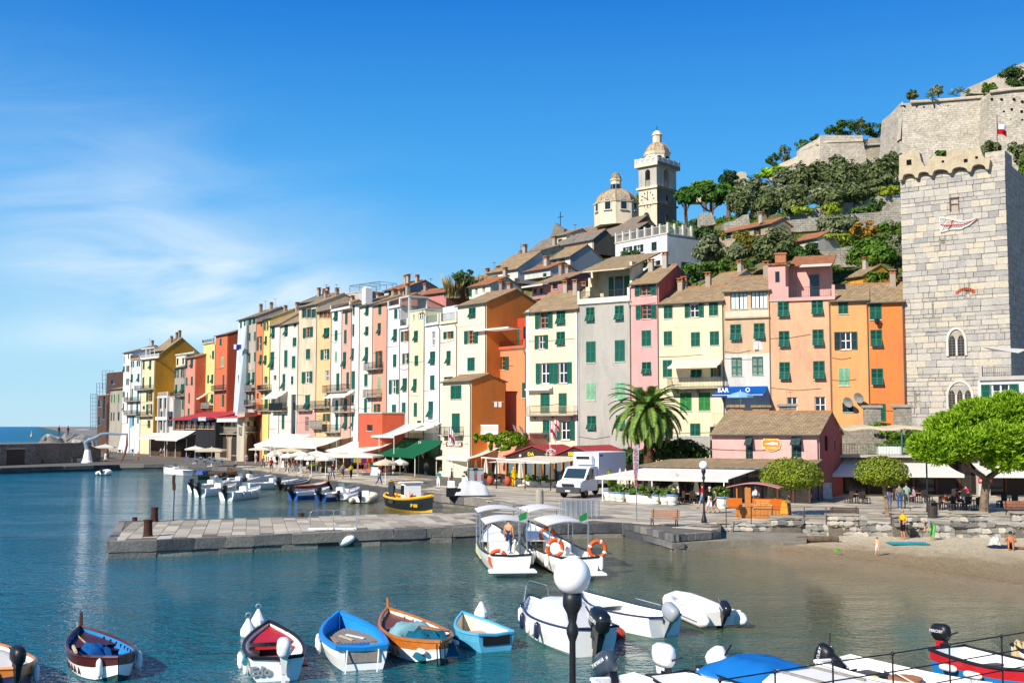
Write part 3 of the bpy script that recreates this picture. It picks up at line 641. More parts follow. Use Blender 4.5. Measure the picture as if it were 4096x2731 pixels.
h=H('white three level loggia house with slim columns under the ochre wall','A2',345,515,918,'d9d3c8','d 362 925 372 1010;d 392 925 412 1010;d 432 925 450 1010;d 356 1032 380 1190;d 398 1032 424 1190;d 446 1035 505 1160',flat=True,set_=.8,depth=3)
h.terrace(345,470,872,915,'efece6',rail=WHITE)
mb=MB()
for x in(.03,.3,.56,.74):
 mb.box(h.L*x-.16,h.L*x+.16,-.5,-.2,0,h.H)
mb.box(0,h.L*.78,-.56,-.14,h.H*.60,h.H*.66);mb.build('colonnade',plaster('efece6',.3),h.o)
h=H('rose pink house with side wall coloured in red orange shade beside the awning','A2',606,692,588,'ee9a86','l 612 605 628 672;l 652 598 674 668;c 614 750 628 822;c 655 742 673 820;c 635 880 648 972;c 630 1008 645 1072',ridge=562,side='dc6f4e',depth=9,set_=.5,chim=1)  # side colour has the shade on this wall mixed in
h=H('lemon yellow house with white awning and balcony between red walls','A2',755,857,468,'f9df83','d 813 563 822 592;c 832 527 850 598;c 793 730 808 800;l 826 725 844 797;l 822 890 845 960',flat=True,set_=2.6,depth=8,side='e0b64c')
h.balcony(716,845,955,1006,1.0,solid='f0ede8');h.awning(700,800,880,940,1.8);h.terrace(755,850,425,466,'cbbf9f')
h.balcony(690,782,605,652,.9)
h=H('brick red house with side wall painted in shaded red in the far row','A2',856,960,398,'ec7a52','c 897 425 913 490;cp 910 578 934 663;c 920 728 936 855;c 915 890 935 1000',ridge=378,side='d8603c',depth=10,set_=1.0,chim=1,wear=.3)  # side is the front red darkened to paint in the shade
h.balcony(858,954,812,860,.9)
h=H('tall leaning pale blue house with arched blind windows','A2',1046,1118,268,'e6f1f4','c 1068 285 1082 340;c 1100 275 1113 330;c 1050 730 1062 800;c 1078 722 1090 795;c 1050 890 1060 935;c 1080 870 1094 940',ridge=245,depth=9,side='bcd3dd',wear=.25)  # side: the pale blue darkened, shade painted into the plaster
mb=MB();mb.add([(0,0,0),(0,0,h.H*.98),(-3.2,0,0),(0,5,0),(0,5,h.H*.98),(-3.2,5,0)],[(0,1,2),(3,5,4),(1,4,5,2)]);mb.build('buttress',plaster('e6f1f4',.25),h.o)
mb=MB();mb.add([(h.L,-.1,0),(h.L,6,0),(h.L,6,h.H*.95),(h.L,-.1,h.H*.95),(h.L-.2,-2.2,0),(h.L-1.4,-2.2,0),(h.L-1.4,-.1,h.H*.95)],[(0,1,2,3),(0,3,4),(4,3,6,5)]);mb.build('buttress',plaster('c6dae2',.25),h.o)  # right buttress takes a darker blue too, painted as shade
for x,y in((1060,400),(1095,395),(1055,565),(1090,560)):
 u,z=h.uv(x,y+60);mb=MB();mb.prism([(0,0),(.9,0),(.9,2.2),(.8,2.6),(.45,2.8),(.1,2.6),(0,2.2)],-.02,.03,0,TR(u,0,z)@Matrix.Rotation(math.pi/2,4,'X'));mb.build('blind_arch',plaster('cfe0e6',.2),h.o)
h=H('grey plastered narrow house beside the leaning pale blue house','A2',1130,1200,250,'cbbba2','l 1140 270 1162 310;l 1175 258 1196 300;c 1138 378 1154 450;c 1185 368 1197 445;c 1140 545 1154 630;c 1185 540 1196 620;l 1135 710 1152 810;l 1168 705 1190 800;d 1138 870 1160 940;d 1170 865 1192 935',228,set_=.4,wear=.8)
h.balcony(1118,1196,810,866,.8,solid='e8e4de');h.balcony(1120,1192,935,985,.8)
h=H('slim orange house with laundry between grey and yellow houses','A2',1200,1258,285,'f3925f','o 1210 405 1250 530;l 1230 560 1250 640;c 1240 285 1252 330;d 1205 880 1222 930',262,wear=.5);h.balcony(1196,1230,960,1020,.6)
h=H('slim yellow house with arched doorway left of the cream house','A2',1258,1318,262,'fbdf72','o 1270 280 1304 360;l 1275 405 1292 475;l 1268 565 1290 640;d 1268 740 1295 800;c 1272 880 1300 1010',240,wear=.3)
h.balcony(1242,1302,815,862,.7);h.balcony(1240,1330,975,1030,.7)
h=H('cream house with hanging awning and netted balcony above the arcade restaurant','A3',430,530,482,'f3ead8','l 450 500 482 605;l 440 738 476 900;d 468 965 495 1010;d 455 1130 480 1280',400,wear=.7)
h.balcony(350,455,1055,1110,.9);h.awning(450,606,1115,1200,1.8);h.balcony(470,605,1230,1310,1.0,solid='3a4340')
h=H('tall weathered cream house with dark arched passage at its foot','A3',530,706,470,'f1e6d0','l 575 480 608 585;c 665 460 690 503;c 655 600 690 690;c 572 722 604 890;c 647 778 680 900;l 555 952 583 1105;c 638 975 660 1055;c 548 1345 575 1485;d 634 1150 684 1540',395,wear=.9,chim=2)
h=H('weathered ochre beige tower house with green glazed top floor and pink base','A3',706,885,300,'eed3a6','g 738 322 785 418;g 785 322 830 418;g 830 322 878 418;o 757 495 850 610;c 782 710 822 815;o 750 925 845 1045;l 775 1155 820 1290;c 775 1368 812 1500',262,wear=1.0,chim=2)
h.band(706,880,1310,1560,'f3a9a0','base_course');h.balcony(714,850,1250,1305,.8)
h=H('peach house with timber loggia under the eaves','A3',885,1026,345,'f8cf97','b 905 352 945 418;b 945 352 985 418;b 985 352 1020 418;l 955 505 1008 605;o 928 710 1008 818;w 965 918 1006 1022;o 968 1155 1020 1270;o 950 1335 1012 1410',315,wear=.5,chim=1)
h.balcony(866,1020,1210,1280,.9);h.balcony(864,985,1400,1475,.9,solid='ece6da')
h=H('white cream house with roof terrace and one faded yellow shutter','A3',1026,1130,345,'f7f0de','l 1055 350 1090 440;c 1060 530 1086 635;cp 1060 735 1084 840;c 1075 945 1104 1115;c 1068 1205 1092 1305;c 1068 1342 1092 1498',flat=True,wear=.4)
h.terrace(1028,1220,260,338,'f2eee6');h.balcony(986,1206,1050,1130,.9);h.awning(1040,1256,1110,1192,1.6);h.balcony(1066,1258,1250,1320,.9);h.balcony(985,1120,1440,1512,.9)
h=H('light pink narrow house with tall green shutters mid row','A3',1130,1222,340,'f4b7a2','c 1160 357 1184 480;c 1150 527 1174 665;l 1140 740 1170 890;c 1172 935 1197 1100;l 1150 1190 1180 1300;l 1150 1340 1182 1480',318,wear=.4)
h=H('slim bright white house between the light pink and grey cream houses','A4',222,290,350,'f5f2ec','c 234 360 248 442;c 230 513 246 618;l 226 715 243 812;c 224 905 252 1060;c 226 1105 238 1170;l 224 1265 240 1395',338,wear=.2,chim=0)
h=H('grey cream house with white roof bulkhead and red laundry at its window','A4',290,402,358,'ede4d4','l 340 370 366 440;l 338 533 364 605;l 335 705 362 830;c 330 930 356 1035;c 328 1135 352 1260',335,wear=.4,chim=2)
mb=MB();u,z=h.uv(310,350);mb.bev(u-.3,u+.9,.1,1.2,z-.2,z+2.6,.25);mb.build('bulkhead',plaster('f4f2ee',.2),h.o)
h=H('salmon house with two iron balconies above the red kiosk block','A4',402,522,348,'f5ab90','c 448 347 472 440;l 442 503 468 600;o 427 735 480 885;cp 437 950 465 1105;o 412 1180 464 1258',322,wear=.4)
h.balcony(366,490,828,895,.9);h.balcony(360,480,1058,1122,.9)
h=H('plain red cubic annex with one dark window at the foot of the salmon house','A4',282,478,1262,'e8694a','d 350 1355 398 1405',flat=True,set_=-3.5,depth=3.5,pipe=False)
h=H('tall white house with crosses of red hung on its front','A4',522,628,378,'fbf7f2','c 580 388 606 472;l 572 553 603 655;c 570 765 598 875;o 538 975 617 1100;c 560 1185 595 1332;c 578 1430 605 1500',flat=True,wear=.2)
h.terrace(535,640,310,372,'efece8')
h=H('pale pink house with open grey loggia on top','A4',628,706,540,'f9dcd6','o 640 567 705 662;o 652 755 706 848;l 650 965 686 1072;c 645 1168 674 1262;c 638 1342 665 1460',flat=True,wear=.3)
h.terrace(630,704,470,536,'f4efe8');mb=MB();mb.box(0,h.L,2.6,2.8,h.H,h.H+4.2);mb.box(-.1,h.L+.1,-.2,2.8,h.H+4.0,h.H+4.2);mb.box(h.L-.3,h.L,-.1,.2,h.H+.1,h.H+4);mb.build('loggia',plaster('dcd6ce'),h.o)
h=H('pale butter yellow house with white attic windows','A4',706,834,405,'fbedb4','w 735 435 750 480;w 780 415 820 470;l 745 567 778 660;c 750 775 780 865;l 738 970 768 1075;c 743 1170 770 1288;c 772 1320 803 1375',flat=True,wear=.3,chim=1)
h=H('bright white house with green railed roof terrace and washing line','A4',834,965,528,'f8f7f7','w 893 575 922 695;l 880 740 922 850;c 880 940 916 1065;l 866 1158 905 1298',flat=True,wear=.2)
h.terrace(846,962,432,515,'eef0ee',rail=paint('3f7d6b'));h.awning(772,975,1338,1402,2.2);h.balcony(776,974,1425,1500,1.3)
mb=MB();mb.box(.1,h.L,2.6,2.8,h.H,h.H+2.7);mb.build('terrace_wall',plaster('e9f0f2'),h.o)
h=H('small cream house with flowered roof terrace left of the tall cream house','A5',22,156,480,'fbeec9','o 52 535 127 600;l 72 690 104 797;c 52 893 122 915',flat=True,wear=.3)
h.terrace(30,160,385,468,'f6e5b8');mb=MB();mb.box(.1,h.L,2.6,2.8,h.H,h.H+2.6);mb.build('terrace_wall',plaster('e8c878'),h.o)
h=H('tall cream house with big orange gable side wall','A5',156,384,328,'fbebc6','l 247 353 300 435;o 212 527 318 640;c 236 742 292 850',262,side='ff9440',depth=9.5,wear=.3,chim=2)
h.band(160,375,485,498,'f3dcae','string_course')
g_=H('low cream house carrying the carved name sign above a shop awning','A5',40,266,932,'f8e6c0','c 104 960 188 1072;c 114 1180 175 1335',893,set_=-4.5,depth=5,side='ff9440',wear=.3,chim=0)
g_.balcony(56,208,1285,1348,.9)
u,z=g_.uv(134,1423);sg=g_.band(70,198,1405,1441,paint('6a3a1e'),'name_board',.06)
put('lettering',text_mesh('GRAZIELLA',.62,.02,WHITE,.012),sg,(u,-.08,z),(math.pi/2,0,0),(.9,1,1))
o_=H('orange terraced house with red loggia and white folding chairs','A5',384,698,690,'f29a68','o 442 735 560 845;c 480 947 537 1075;c 665 940 697 1060;cp 488 1155 527 1268',flat=True,set_=2.2,depth=7,wear=.4,chim=0)
o_.terrace(386,696,605,675,'e8714a',rail=paint('8d4a34'))
mb=MB();mb.box(0,o_.L,2.8,3.0,o_.H,o_.H+4.2);u,z=o_.uv(545,660);mb.box(u-.1,u+2.0,2.75,2.79,z,z+2.6,1);mb.box(u-2.2,u-.9,2.75,2.79,z,z+2.6,2);mb.build('loggia_back',[plaster('d8502c'),GLASS,GREEN],o_.o)
o_.awning(420,696,515,552,2.8)
lo_=H('low salmon house front overgrown with a climbing vine','A5',264,722,1345,'f4a884','cd 282 1385 330 1480;d 452 1400 500 1475',flat=True,set_=-2.5,depth=4,wear=.4,pipe=False)
mb=MB();a=lo_.uv(265,1335);b=lo_.uv(522,1270);
mb.box(a[0],b[0],-.95,.0,a[1]-.15,a[1])
k=34
for i in range(k+1):x=a[0]+(b[0]-a[0])*i/k;mb.box(x-.045,x+.045,-.95,-.9,a[1],b[1])
mb.box(a[0],b[0],-.97,-.88,b[1]-.1,b[1]);mb.box(a[0],b[0],-.97,-.88,a[1]+.06,a[1]+.14);mb.build('balcony',WHITE,lo_.o)
h=H('cream house with white bands and iron balcony right of the orange terrace','A6',100,490,352,'fbe4b6','o 170 362 296 490;l 326 355 390 460;o 167 532 263 640;l 326 508 388 612;o 176 738 306 895;o 306 733 438 893;c 208 962 274 1113;c 343 962 400 1118;l 225 1165 280 1308;o 320 1165 460 1308',232,wear=.25,chim=3,depth=9)
h.band(102,488,487,505,'fdf8ee');h.band(102,488,687,705,'fdf8ee');h.band(102,122,352,1350,'fdf8ee','pilaster',.05);h.band(468,489,352,1350,'fdf8ee','pilaster',.05);h.band(122,468,893,902,'fdf8ee')
h.balcony(126,486,1058,1124,.95,col=paint('b9a27c',.6,.4,.3));h.awning(120,300,912,946,.7)
cream=h
gy_=H('plain grey rendered house with cream roof loggia behind the palm','A6',492,880,305,'c2bcae','l 544 328 605 440;l 757 315 820 430;c 545 580 613 740;c 757 570 828 732;cp 547 887 612 1018;cp 757 880 830 1012;l 552 1130 617 1235;l 765 1125 830 1230',flat=True,wear=.6,chim=0)
gy_.terrace(486,872,190,292,'f7ecd2',.25)
mb=MB();mb.box(.3,gy_.L-.2,3.0,3.2,gy_.H,gy_.H+4.8);mb.box(gy_.L-.5,gy_.L-.2,.6,3.0,gy_.H,gy_.H+4.6)
for i in range(4):mb.box(.3,1.0-i*.12,.4+i*.6,3,gy_.H+i*1.1,gy_.H+1.1+i*1.1)
for x0,x1,q in((.33,.42,1),(.45,.6,2),(.63,.73,1),(.76,.92,2)):mb.box(gy_.L*x0,gy_.L*x1,2.93,2.99,gy_.H+.3,gy_.H+3.4,q)
mb.build('loggia',[plaster('f5e3b0',.3),GREEN,GLASS],gy_.o)
mb=MB();mb.slab([(.4,-.2,gy_.H+3.9),(gy_.L+.1,-.2,gy_.H+3.9),(gy_.L+.1,7,gy_.H+6.4),(.4,7,gy_.H+6.4)],.15);lr=mb.build('roof',SLATE,gy_.o)
mb=MB();mb.slab([(1.0,-1.0,gy_.H+3.6),(gy_.L-.3,-1.0,gy_.H+3.6),(gy_.L-.3,2,gy_.H+4.4),(1.0,2,gy_.H+4.4)],.04);mb.build('sun_sail',fabric('f3e8c8'),gy_.o)
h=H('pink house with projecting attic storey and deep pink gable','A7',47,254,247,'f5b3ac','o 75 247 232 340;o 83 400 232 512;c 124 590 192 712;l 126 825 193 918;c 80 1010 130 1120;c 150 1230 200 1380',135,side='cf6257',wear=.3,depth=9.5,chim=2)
h.band(47,252,345,362,'fbe0b0')
y_=H('cream yellow house with broad awning balcony behind the palm','A7',254,736,385,'fbe5ae','c 287 410 350 508;o 442 393 580 500;c 620 385 686 487;c 287 597 346 705;c 488 604 552 713;c 627 597 693 705;c 280 810 346 940;l 487 880 567 940;o 635 845 707 935;c2 408 1053 490 1187;c2 545 1050 628 1185;c 482 1278 555 1370;c 265 1235 300 1395',282,wear=.25,depth=9,chim=3)
y_.band(254,734,555,575,'f4f2ec');y_.awning(362,722,803,882,1.9,'f5e8d0');y_.balcony(340,745,940,1020,1.3);y_.band(254,632,1372,1500,'b9b3a8','base_course')
b_h=H('beige and white patched house above the blue bar awning','A7',738,1080,300,'e3bf98','gw 778 312 840 438;gw 840 312 902 438;gw 930 303 988 430;gw 988 303 1047 430;l 778 547 855 672;l 952 538 1030 663;c 788 792 862 932;c 940 785 1018 925',205,wear=.8,depth=8,chim=1)
b_h.band(740,1078,760,1350,'e4ddd0','lower_render',.02);b_h.band(740,1078,440,500,'ead9b4','attic_band');b_h.band(736,1080,496,512,'8b7a70','string_course',.2)
ba=b_h.awning(686,1052,1003,1088,2.6,'1a63b8','bar_awning')
mb=MB();u0,z0=b_h.uv(690,1290);u1,z1=b_h.uv(1000,1150);mb.box(u0,u1,-2.6,0,z0-.2,z0);dk=mb.build('bar_terrace',plaster('b5a68e'),b_h.o);mb=MB();railing(mb,u0,u1,-2.55,z0,z0+1.2);mb.build('railing',GREEN2,dk)
u,z=b_h.uv(800,1072);put('lettering',text_mesh('BAR',.62,.01,WHITE,.01),b_h.o,(b_h.uv(725,1070)[0]+.6,-2.75,z+.45),(math.pi/2,0,0));put('lettering',text_mesh('O',.62,.01,WHITE,.01),b_h.o,(b_h.uv(945,1070)[0],-2.75,z+.45),(math.pi/2,0,0))
p_h=H('peach house with pink roof terrace and pairs of propped shutters','A8',146,570,352,'f8bd93','l 195 360 270 472;l 430 345 508 455;l 202 563 273 682;l 437 552 512 672;l 206 780 277 908;l 442 772 519 905;w 258 1025 328 1120;w 452 1022 526 1135',flat=True,wear=.8,chim=0)
p_h.terrace(250,592,250,338,'f4b9b0');
mb=MB();L=p_h.L;Hh=p_h.H;mb.box(-.1,L*.27,-.05,3,Hh,Hh+3.9);mb.box(L*.27,L,3.0,3.3,Hh,Hh+4.0);mb.box(L*.1,L*.17,-.09,-.05,Hh+2.0,Hh+3.1,1);mb.box(L*.62,L*.78,2.93,2.99,Hh+.2,Hh+3.0,1);mb.build('attic',[plaster('f3b5ab',.4),GLASS],p_h.o)
mb=MB();mb.slab([(-.3,-.3,Hh+3.9),(L*.3,-.3,Hh+3.9),(L*.3,3,Hh+4.4),(-.3,3,Hh+4.4)],.15);mb.slab([(L*.3,2.2,Hh+4.0),(L+.2,2.2,Hh+4.0),(L+.2,7,Hh+5.6),(L*.3,7,Hh+5.6)],.15);mb.build('roof',TERRA,p_h.o)
mb=MB();mb.slab([(L*.5,.2,Hh+3.5),(L+.1,.2,Hh+3.5),(L+.1,3,Hh+4.2),(L*.5,3,Hh+4.2)],.04);mb.build('awning',fabric('f0e4d8'),p_h.o)
mb=MB();mb.bev(.5,1.6,.8,1.6,Hh+4.1,Hh+5.0,.03);mb.box(.4,1.7,.7,1.7,Hh+5.0,Hh+5.15);mb.build('chimney',TERRAP,p_h.o)
h=H('light orange house with one dark open shuttered window','A8',572,836,352,'f9b271','c 617 357 682 447;od 590 568 745 695;cp 620 820 693 945;cd 645 1063 718 1130',248,wear=.3,chim=0)
og=H('strong orange house standing against the stone tower','A8',836,1084,360,'f78f4a','c 836 367 915 487;l 841 555 919 678;l 847 825 926 945;o 790 1070 942 1190',240,wear=.35,chim=1)
mb=MB();u,z=og.uv(885,500);mb.lathe([(.12,0),(.2,.1),(.28,.5),(.3,.55)],8,(u,-.5,z-.3));mb.box(u-.02,u+.02,-.5,0,z+.25,z+.3);mb.build('wall_lamp',IRON,og.o)
for hh,zx,zy in((p_h,690,1060),(og,760,1030),(g_,30,1300),(lo_,700,1310),(lo_,650,1300)):
 u,z=hh.uv(zx,zy);mb=MB();mb.lathe([(.02,.16),(.3,.1),(.52,-.03),(.56,-.06),(.5,-.04),(.02,.1)],14,(0,0,0),0,TR(u,-.8,z)@Matrix.Rotation(-1.1,4,'X')@Matrix.Rotation(.5,4,'Y'));mb.tube([(u,0,z-.3),(u,-.75,z-.05)],.025,5);mb.build('satellite_dish',paint('8f8f8c',.5),hh.o)
# hillside, second row, church, fort, tower
HX=[600,900,1300,1700,2100,2400,2700,3000,3300,3600,3900,4300,5000]
HZ=[(11,[2,4,8,10,12,14,15,16,16,16,16,16,16]),(30,[3,5,10,15,19,21,22,22,23,24,24,24,24]),(44,[3,6,12,18,23,26,28,29,30,30,30,30,30]),(56,[3,6,13,21,28,32,34,35,35.5,36,36,36,36]),(78,[2,6,13,24,35,40,42,43,44,45,45,45,45]),(108,[0,3,10,23,38,44,46,47,48,49,50,50,50]),(140,[-3,-2,2,10,24,36,44,50,56,58,60,60,60]),(220,[-3,-3,-3,-3,-3,10,20,30,34,34,34,34,34])]
def hz(px,off):
 def row(zs):
  for i in range(len(HX)-1):
   if px<=HX[i+1]or i==len(HX)-2:t=max(0,min(1,(px-HX[i])/(HX[i+1]-HX[i])));return zs[i]+(zs[i+1]-zs[i])*t
 for(a,za),(b,zb)in zip(HZ[:-1],HZ[1:]):
  if off<=b or b==220:t=max(0,min(1,(off-a)/(b-a)));return row(za)+(row(zb)-row(za))*t
SOIL,t_,b_=bsdf('hill_soil',.95,.1);P_=pos(t_)
r_=ramp(t_,[(.3,lin('3d4a22')),(.45,lin('55602c')),(.58,lin('7a6f4c')),(.75,lin('8f866f'))]);t_.links.new(noise(t_,P_,.18,7,.7),r_.inputs[0]);t_.links.new(r_.outputs[0],b_.inputs['Base Color']);bump(t_,b_,noise(t_,P_,1.5,6,.75),.9,.5)
tm=MB();cols=[]
for i in range(67):
 px=600+i*4400/66;c=[]
 for j in range(40):
  off=11+209*(j/39)**1.3;Y=Dr(min(px,4299))+off;X=(px-CX)/F*Y;z=hz(px,off)+.8*math.sin(X*.31+1.3*math.sin(Y*.2))*min(1,off/40)
  c.append((X,Y,z))
 cols.append(c)
for i in range(66):
 for j in range(39):tm.quad(cols[i][j],cols[i+1][j],cols[i+1][j+1],cols[i][j+1])
tm.build('hillside',SOIL,kind='structure',smooth=True)
# second row
H('long low cream house with four small green windows climbing the hill','B4',290,500,932,'f4e9cf','c 315 948 350 972;c 378 937 398 955;c 450 915 467 938',900,D=172,ybot=1060,depth=7,chim=2,wear=.4,pipe=False)
H('cream terrace house with two tall bare windows below the long low house','B4',345,512,965,'f6ecd2','c 348 992 368 1052;w 393 978 414 1028;w 450 965 472 1015',930,D=164,ybot=1060,depth=6,roof=TERRA,chim=1,wear=.3,pipe=False)
H('upper cream house under a long grey slate roof near the chapel cross','B4',498,728,848,'f2e8d2','c 535 905 548 918;c 575 900 590 914;c 640 880 665 900',752,D=170,ybot=960,depth=9,roof=SLATE,chim=1,wear=.3,pipe=False)
H('tall cream gabled house below the church nave','B4',760,918,705,'f6ecc9','c 830 810 858 838',692,D=176,ybot=900,depth=7,side='e2c98c',roof=SLATEG,chim=1,wear=.3,pipe=False)
H('white house with gable painted in slate blue shade on the slope','B4',972,1142,748,'dfe4e0','c 1003 768 1027 838;c 1058 757 1095 865',686,D=163,ybot=890,depth=6.5,side='8fa0aa',chim=0,wear=.2,pipe=False)  # blue grey side colour paints the shade on the gable
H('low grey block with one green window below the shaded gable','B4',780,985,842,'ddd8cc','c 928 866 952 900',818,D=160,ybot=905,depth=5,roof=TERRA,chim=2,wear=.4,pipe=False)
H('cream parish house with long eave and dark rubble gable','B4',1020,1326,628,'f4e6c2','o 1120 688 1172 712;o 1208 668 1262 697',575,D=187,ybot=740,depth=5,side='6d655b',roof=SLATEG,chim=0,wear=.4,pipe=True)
H('church side chapel with lunette window in a curved cream gable','B4',1000,1112,575,'f3e3bd','d 1042 597 1076 630',556,D=190,ybot=660,depth=7,chim=0,wear=.3,pipe=False,name='side_chapel')
nv=H('church nave of grey brown stone with slate roof and cross','B4',808,1330,655,'c3b49a','d 940 660 955 700;d 860 690 868 720',585,D=214,ybot=760,depth=7,roof=SLATEG,chim=0,name='church_nave',side='7a7062',pipe=False)
mb=MB();u,z=nv.uv(935,600);mb.prism([(-2.2,0),(2.2,0),(2.0,2.0),(.5,2.6),(-.5,3.4),(-1.6,1.4)],0,.9,0,TR(u,4,z)@Matrix.Rotation(math.pi/2,4,'X'));mb.build('gable_stone',stone(['6a6459','857d6f'],'gab'),nv.o)
mb=MB();mb.tube([(u,4,z+2.8),(u,4,z+5.6)],.07,4);mb.tube([(u-.8,4,z+4.6),(u+.8,4,z+4.6)],.07,4);mb.build('cross',IRON,nv.o)
mb=MB();u,z=nv.uv(673,770);mb.bev(u-.7,u+.7,2,3,z-2,z+1.2,.05);mb.prism([(-.8,0),(.8,0),(0,1.1)],0,.9,0,TR(u,3,z+1.2)@Matrix.Rotation(math.pi/2,4,'X'));mb.tube([(u,2.5,z+2),(u,2.5,z+3.6)],.05,4);mb.tube([(u-.4,2.5,z+3),(u+.4,2.5,z+3)],.05,4);mb.build('bell_gable',stone(['6a6459','857d6f'],'gab'),nv.o)
n2=H('upper church transept of dark weathered stone below the dome','B4',1108,1642,552,'a89a84','',495,D=205,ybot=640,depth=6,roof=SLATEG,chim=0,name='church_transept',side='8a7a62',pipe=False,wear=1.0)
n3=H('brown canonry with broad tiled roof in front of the bell tower','B4',1350,1628,575,'8f7c63','',525,D=190,ybot=640,depth=7,roof=SLATEG,chim=0,name='canonry',side='6f6252',pipe=False,wear=1.0)
vl=H('big white villa with balustraded roof terrace on the hill','B4',1497,1906,600,'f4f2ee','od 1556 655 1625 735;od 1640 640 1712 710;cd 1778 620 1816 695;d 1805 765 1845 810;c 1465 820 1495 840',flat=True,D=168,ybot=850,depth=6.7,side='ccd4d6',wear=.2,chim=0,name='villa',pipe=False)  # side: white wall greyed, its shade put into the colour
mb=MB()
PST=MB().box(-.14,.14,-.14,.14,0,1.5).mesh('terrace_post',plaster('f0e2c8'))
for i in range(8):put('terrace_post',PST,vl.o,(vl.L*i/7,.17,vl.H+.18))
for i in range(1,5):put('terrace_post',PST,vl.o,(vl.L-.18,vl.depth*i/4,vl.H+.18))
railing(mb,0,vl.L,.15,vl.H+.18,vl.H+1.4,.22)
for i in range(40):y=vl.depth*i/40;mb.box(vl.L-.2,vl.L-.17,y,y+.03,vl.H+.18,vl.H+1.4)
mb.build('railing',WHITE,vl.o)
for y,z,w,hh in((3.2,5.6,1.0,1.9),(7.8,4.9,.9,1.5)):
 mb=MB();mb.box(vl.L,vl.L+.05,y,y+w,vl.H-z,vl.H-z+hh,1);mb.box(vl.L,vl.L+.08,y-w*.5,y,vl.H-z,vl.H-z+hh,0);mb.box(vl.L,vl.L+.08,y+w,y+w*1.5,vl.H-z,vl.H-z+hh,0);mb.build('window',[GREEND,GLASS],vl.o)
H('dusky pink house with white awning and tall pink chimney stack','B4',842,1082,942,'c98f88','d 850 985 880 1035;d 900 985 930 1035;d 1000 950 1040 995',905,D=152,ybot=1060,depth=8,side='b06a68',chim=2,wear=.5,pipe=False).awning(825,992,935,992,1.5)
H('weathered pink gable house behind the white terrace houses','A4',800,1010,262,'d98f88','cd 1000 250 1008 290',225,D=172,ybot=400,depth=12,side='c97d78',roof=TERRA,chim=3,wear=.7,pipe=False)
H('low pink wing under a red tiled roof beside the weathered gable','A4',640,815,300,'d9938c','w 720 280 800 305',255,D=175,ybot=400,depth=8,roof=TERRA,chim=1,wear=.6,pipe=False)
H('grey white rooftop house with green strip windows and chimneys','A4',490,652,228,'dcdcd8','c 533 232 580 282;c 582 228 630 276',190,D=186,ybot=340,depth=9,roof=TERRA,side='a9b0b4',chim=3,wear=.4,pipe=False)
H('grey rooftop block with dark parapet above the ochre tower house','A3',700,900,262,'8d877d','',214,D=206,ybot=330,depth=8,roof=SLATEG,chim=3,wear=.8,pipe=False)
rr=H('rooftop flat with iron pergola frame above the slim white house','A4',60,330,262,'c9c4ba','',flat=True,D=192,ybot=340,depth=7,wear=.5,pipe=False)
mb=MB();a,za=rr.uv(185,262);b,zb=rr.uv(440,158)
for x in(a,(2*a+b)/3,(a+2*b)/3,b):
 for y in(.5,4):mb.tube([(x,y,rr.H),(x,y,zb)],.04,4)
for y in(.5,4):mb.tube([(a,y,zb),(b,y,zb)],.04,4)
for x in(a,(2*a+b)/3,(a+2*b)/3,b):mb.tube([(x,.5,zb),(x,4,zb)],.04,4)
railing(mb,a,b,.5,rr.H,rr.H+1.5,.3);mb.build('pergola_frame',paint('4f6f8a',.5,.4,.4),rr.o)
H('yellow attic with small green windows behind the cream yellow house','A7',550,748,268,'fbe3a4','c 583 290 640 322;c 705 283 740 315',192,D=134,ybot=345,depth=7,chim=2,wear=.3,pipe=False)
H('small house with ochre wall and cross shaped chimney behind the peach terrace','A8',690,800,185,'f0a92e','',132,D=140,ybot=280,depth=6,chim=1,wear=.4,pipe=False)
H('ivy covered stone cottage with terracotta roof on the olive slope','B3',520,1000,1040,'b8a684','cd 568 1072 612 1140;od 825 1030 880 1102;d 840 1170 880 1210',1018,D=156,ybot=1250,depth=3.5,roof=TERRA,chim=1,wear=1.0,pipe=False,name='cottage')
H('small beige garden house with teal shutters on the terrace','B3',1180,1410,1140,'cfc5b0','od 1305 1165 1395 1225',1110,D=150,ybot=1250,depth=4,roof=TERRA,chim=0,wear=.6,pipe=False,name='garden_house')
# church dome and bell tower
def oct_ring(r,z,n=8,ph=math.pi/8):return[(r*math.cos(ph+2*math.pi*i/n),r*math.sin(ph+2*math.pi*i/n),z)for i in range(n)]
def loft(mb,rings,mi=0,cap=True):
 n=len(rings[0]);v=[q for r in rings for q in r];f=[]
 for i in range(len(rings)-1):
  for k in range(n):j=(k+1)%n;f.append((i*n+k,i*n+j,i*n+n+j,i*n+n+k))
 if cap:f+=[tuple(range(n-1,-1,-1)),tuple((len(rings)-1)*n+k for k in range(n))]
 mb.add(v,f,mi)
CHW=plaster('fbe3b8',.35);CHG=plaster('b7ab97',1.0)
Yd=199;c0=gy('B5',497,1230,Yd);s=Yd/F/3.0145
rd=268*s;zb,ze,zd,zl,zt=[gy('B5',497,y,Yd).z for y in(1290,1010,838,735,655)]
dm=thing('church_dome','octagonal church dome with scalloped slate tiles and small lantern','dome',(c0 .x,Yd,zb),.28)
mb=MB();loft(mb,[oct_ring(rd,0),oct_ring(rd,ze-zb)]);loft(mb,[oct_ring(rd*1.04,ze-zb-.25),oct_ring(rd*1.07,ze-zb)]);mb.build('drum',CHW,dm)
hd=zd-ze;rings=[oct_ring(rd*.93*math.cos(a),ze-zb+hd*math.sin(a)/math.sin(1.36))for a in[1.36*i/8 for i in range(9)]]
mb=MB();loft(mb,rings);rf=mb.build('dome_shell',rooftile('bfae90','a3937a','dome',.35),dm)
for i in range(8):
 mb=MB();mb.tube([Vector(r[i])*1.003 for r in rings],.07,5);mb.build('dome_rib',TERRAP,rf)
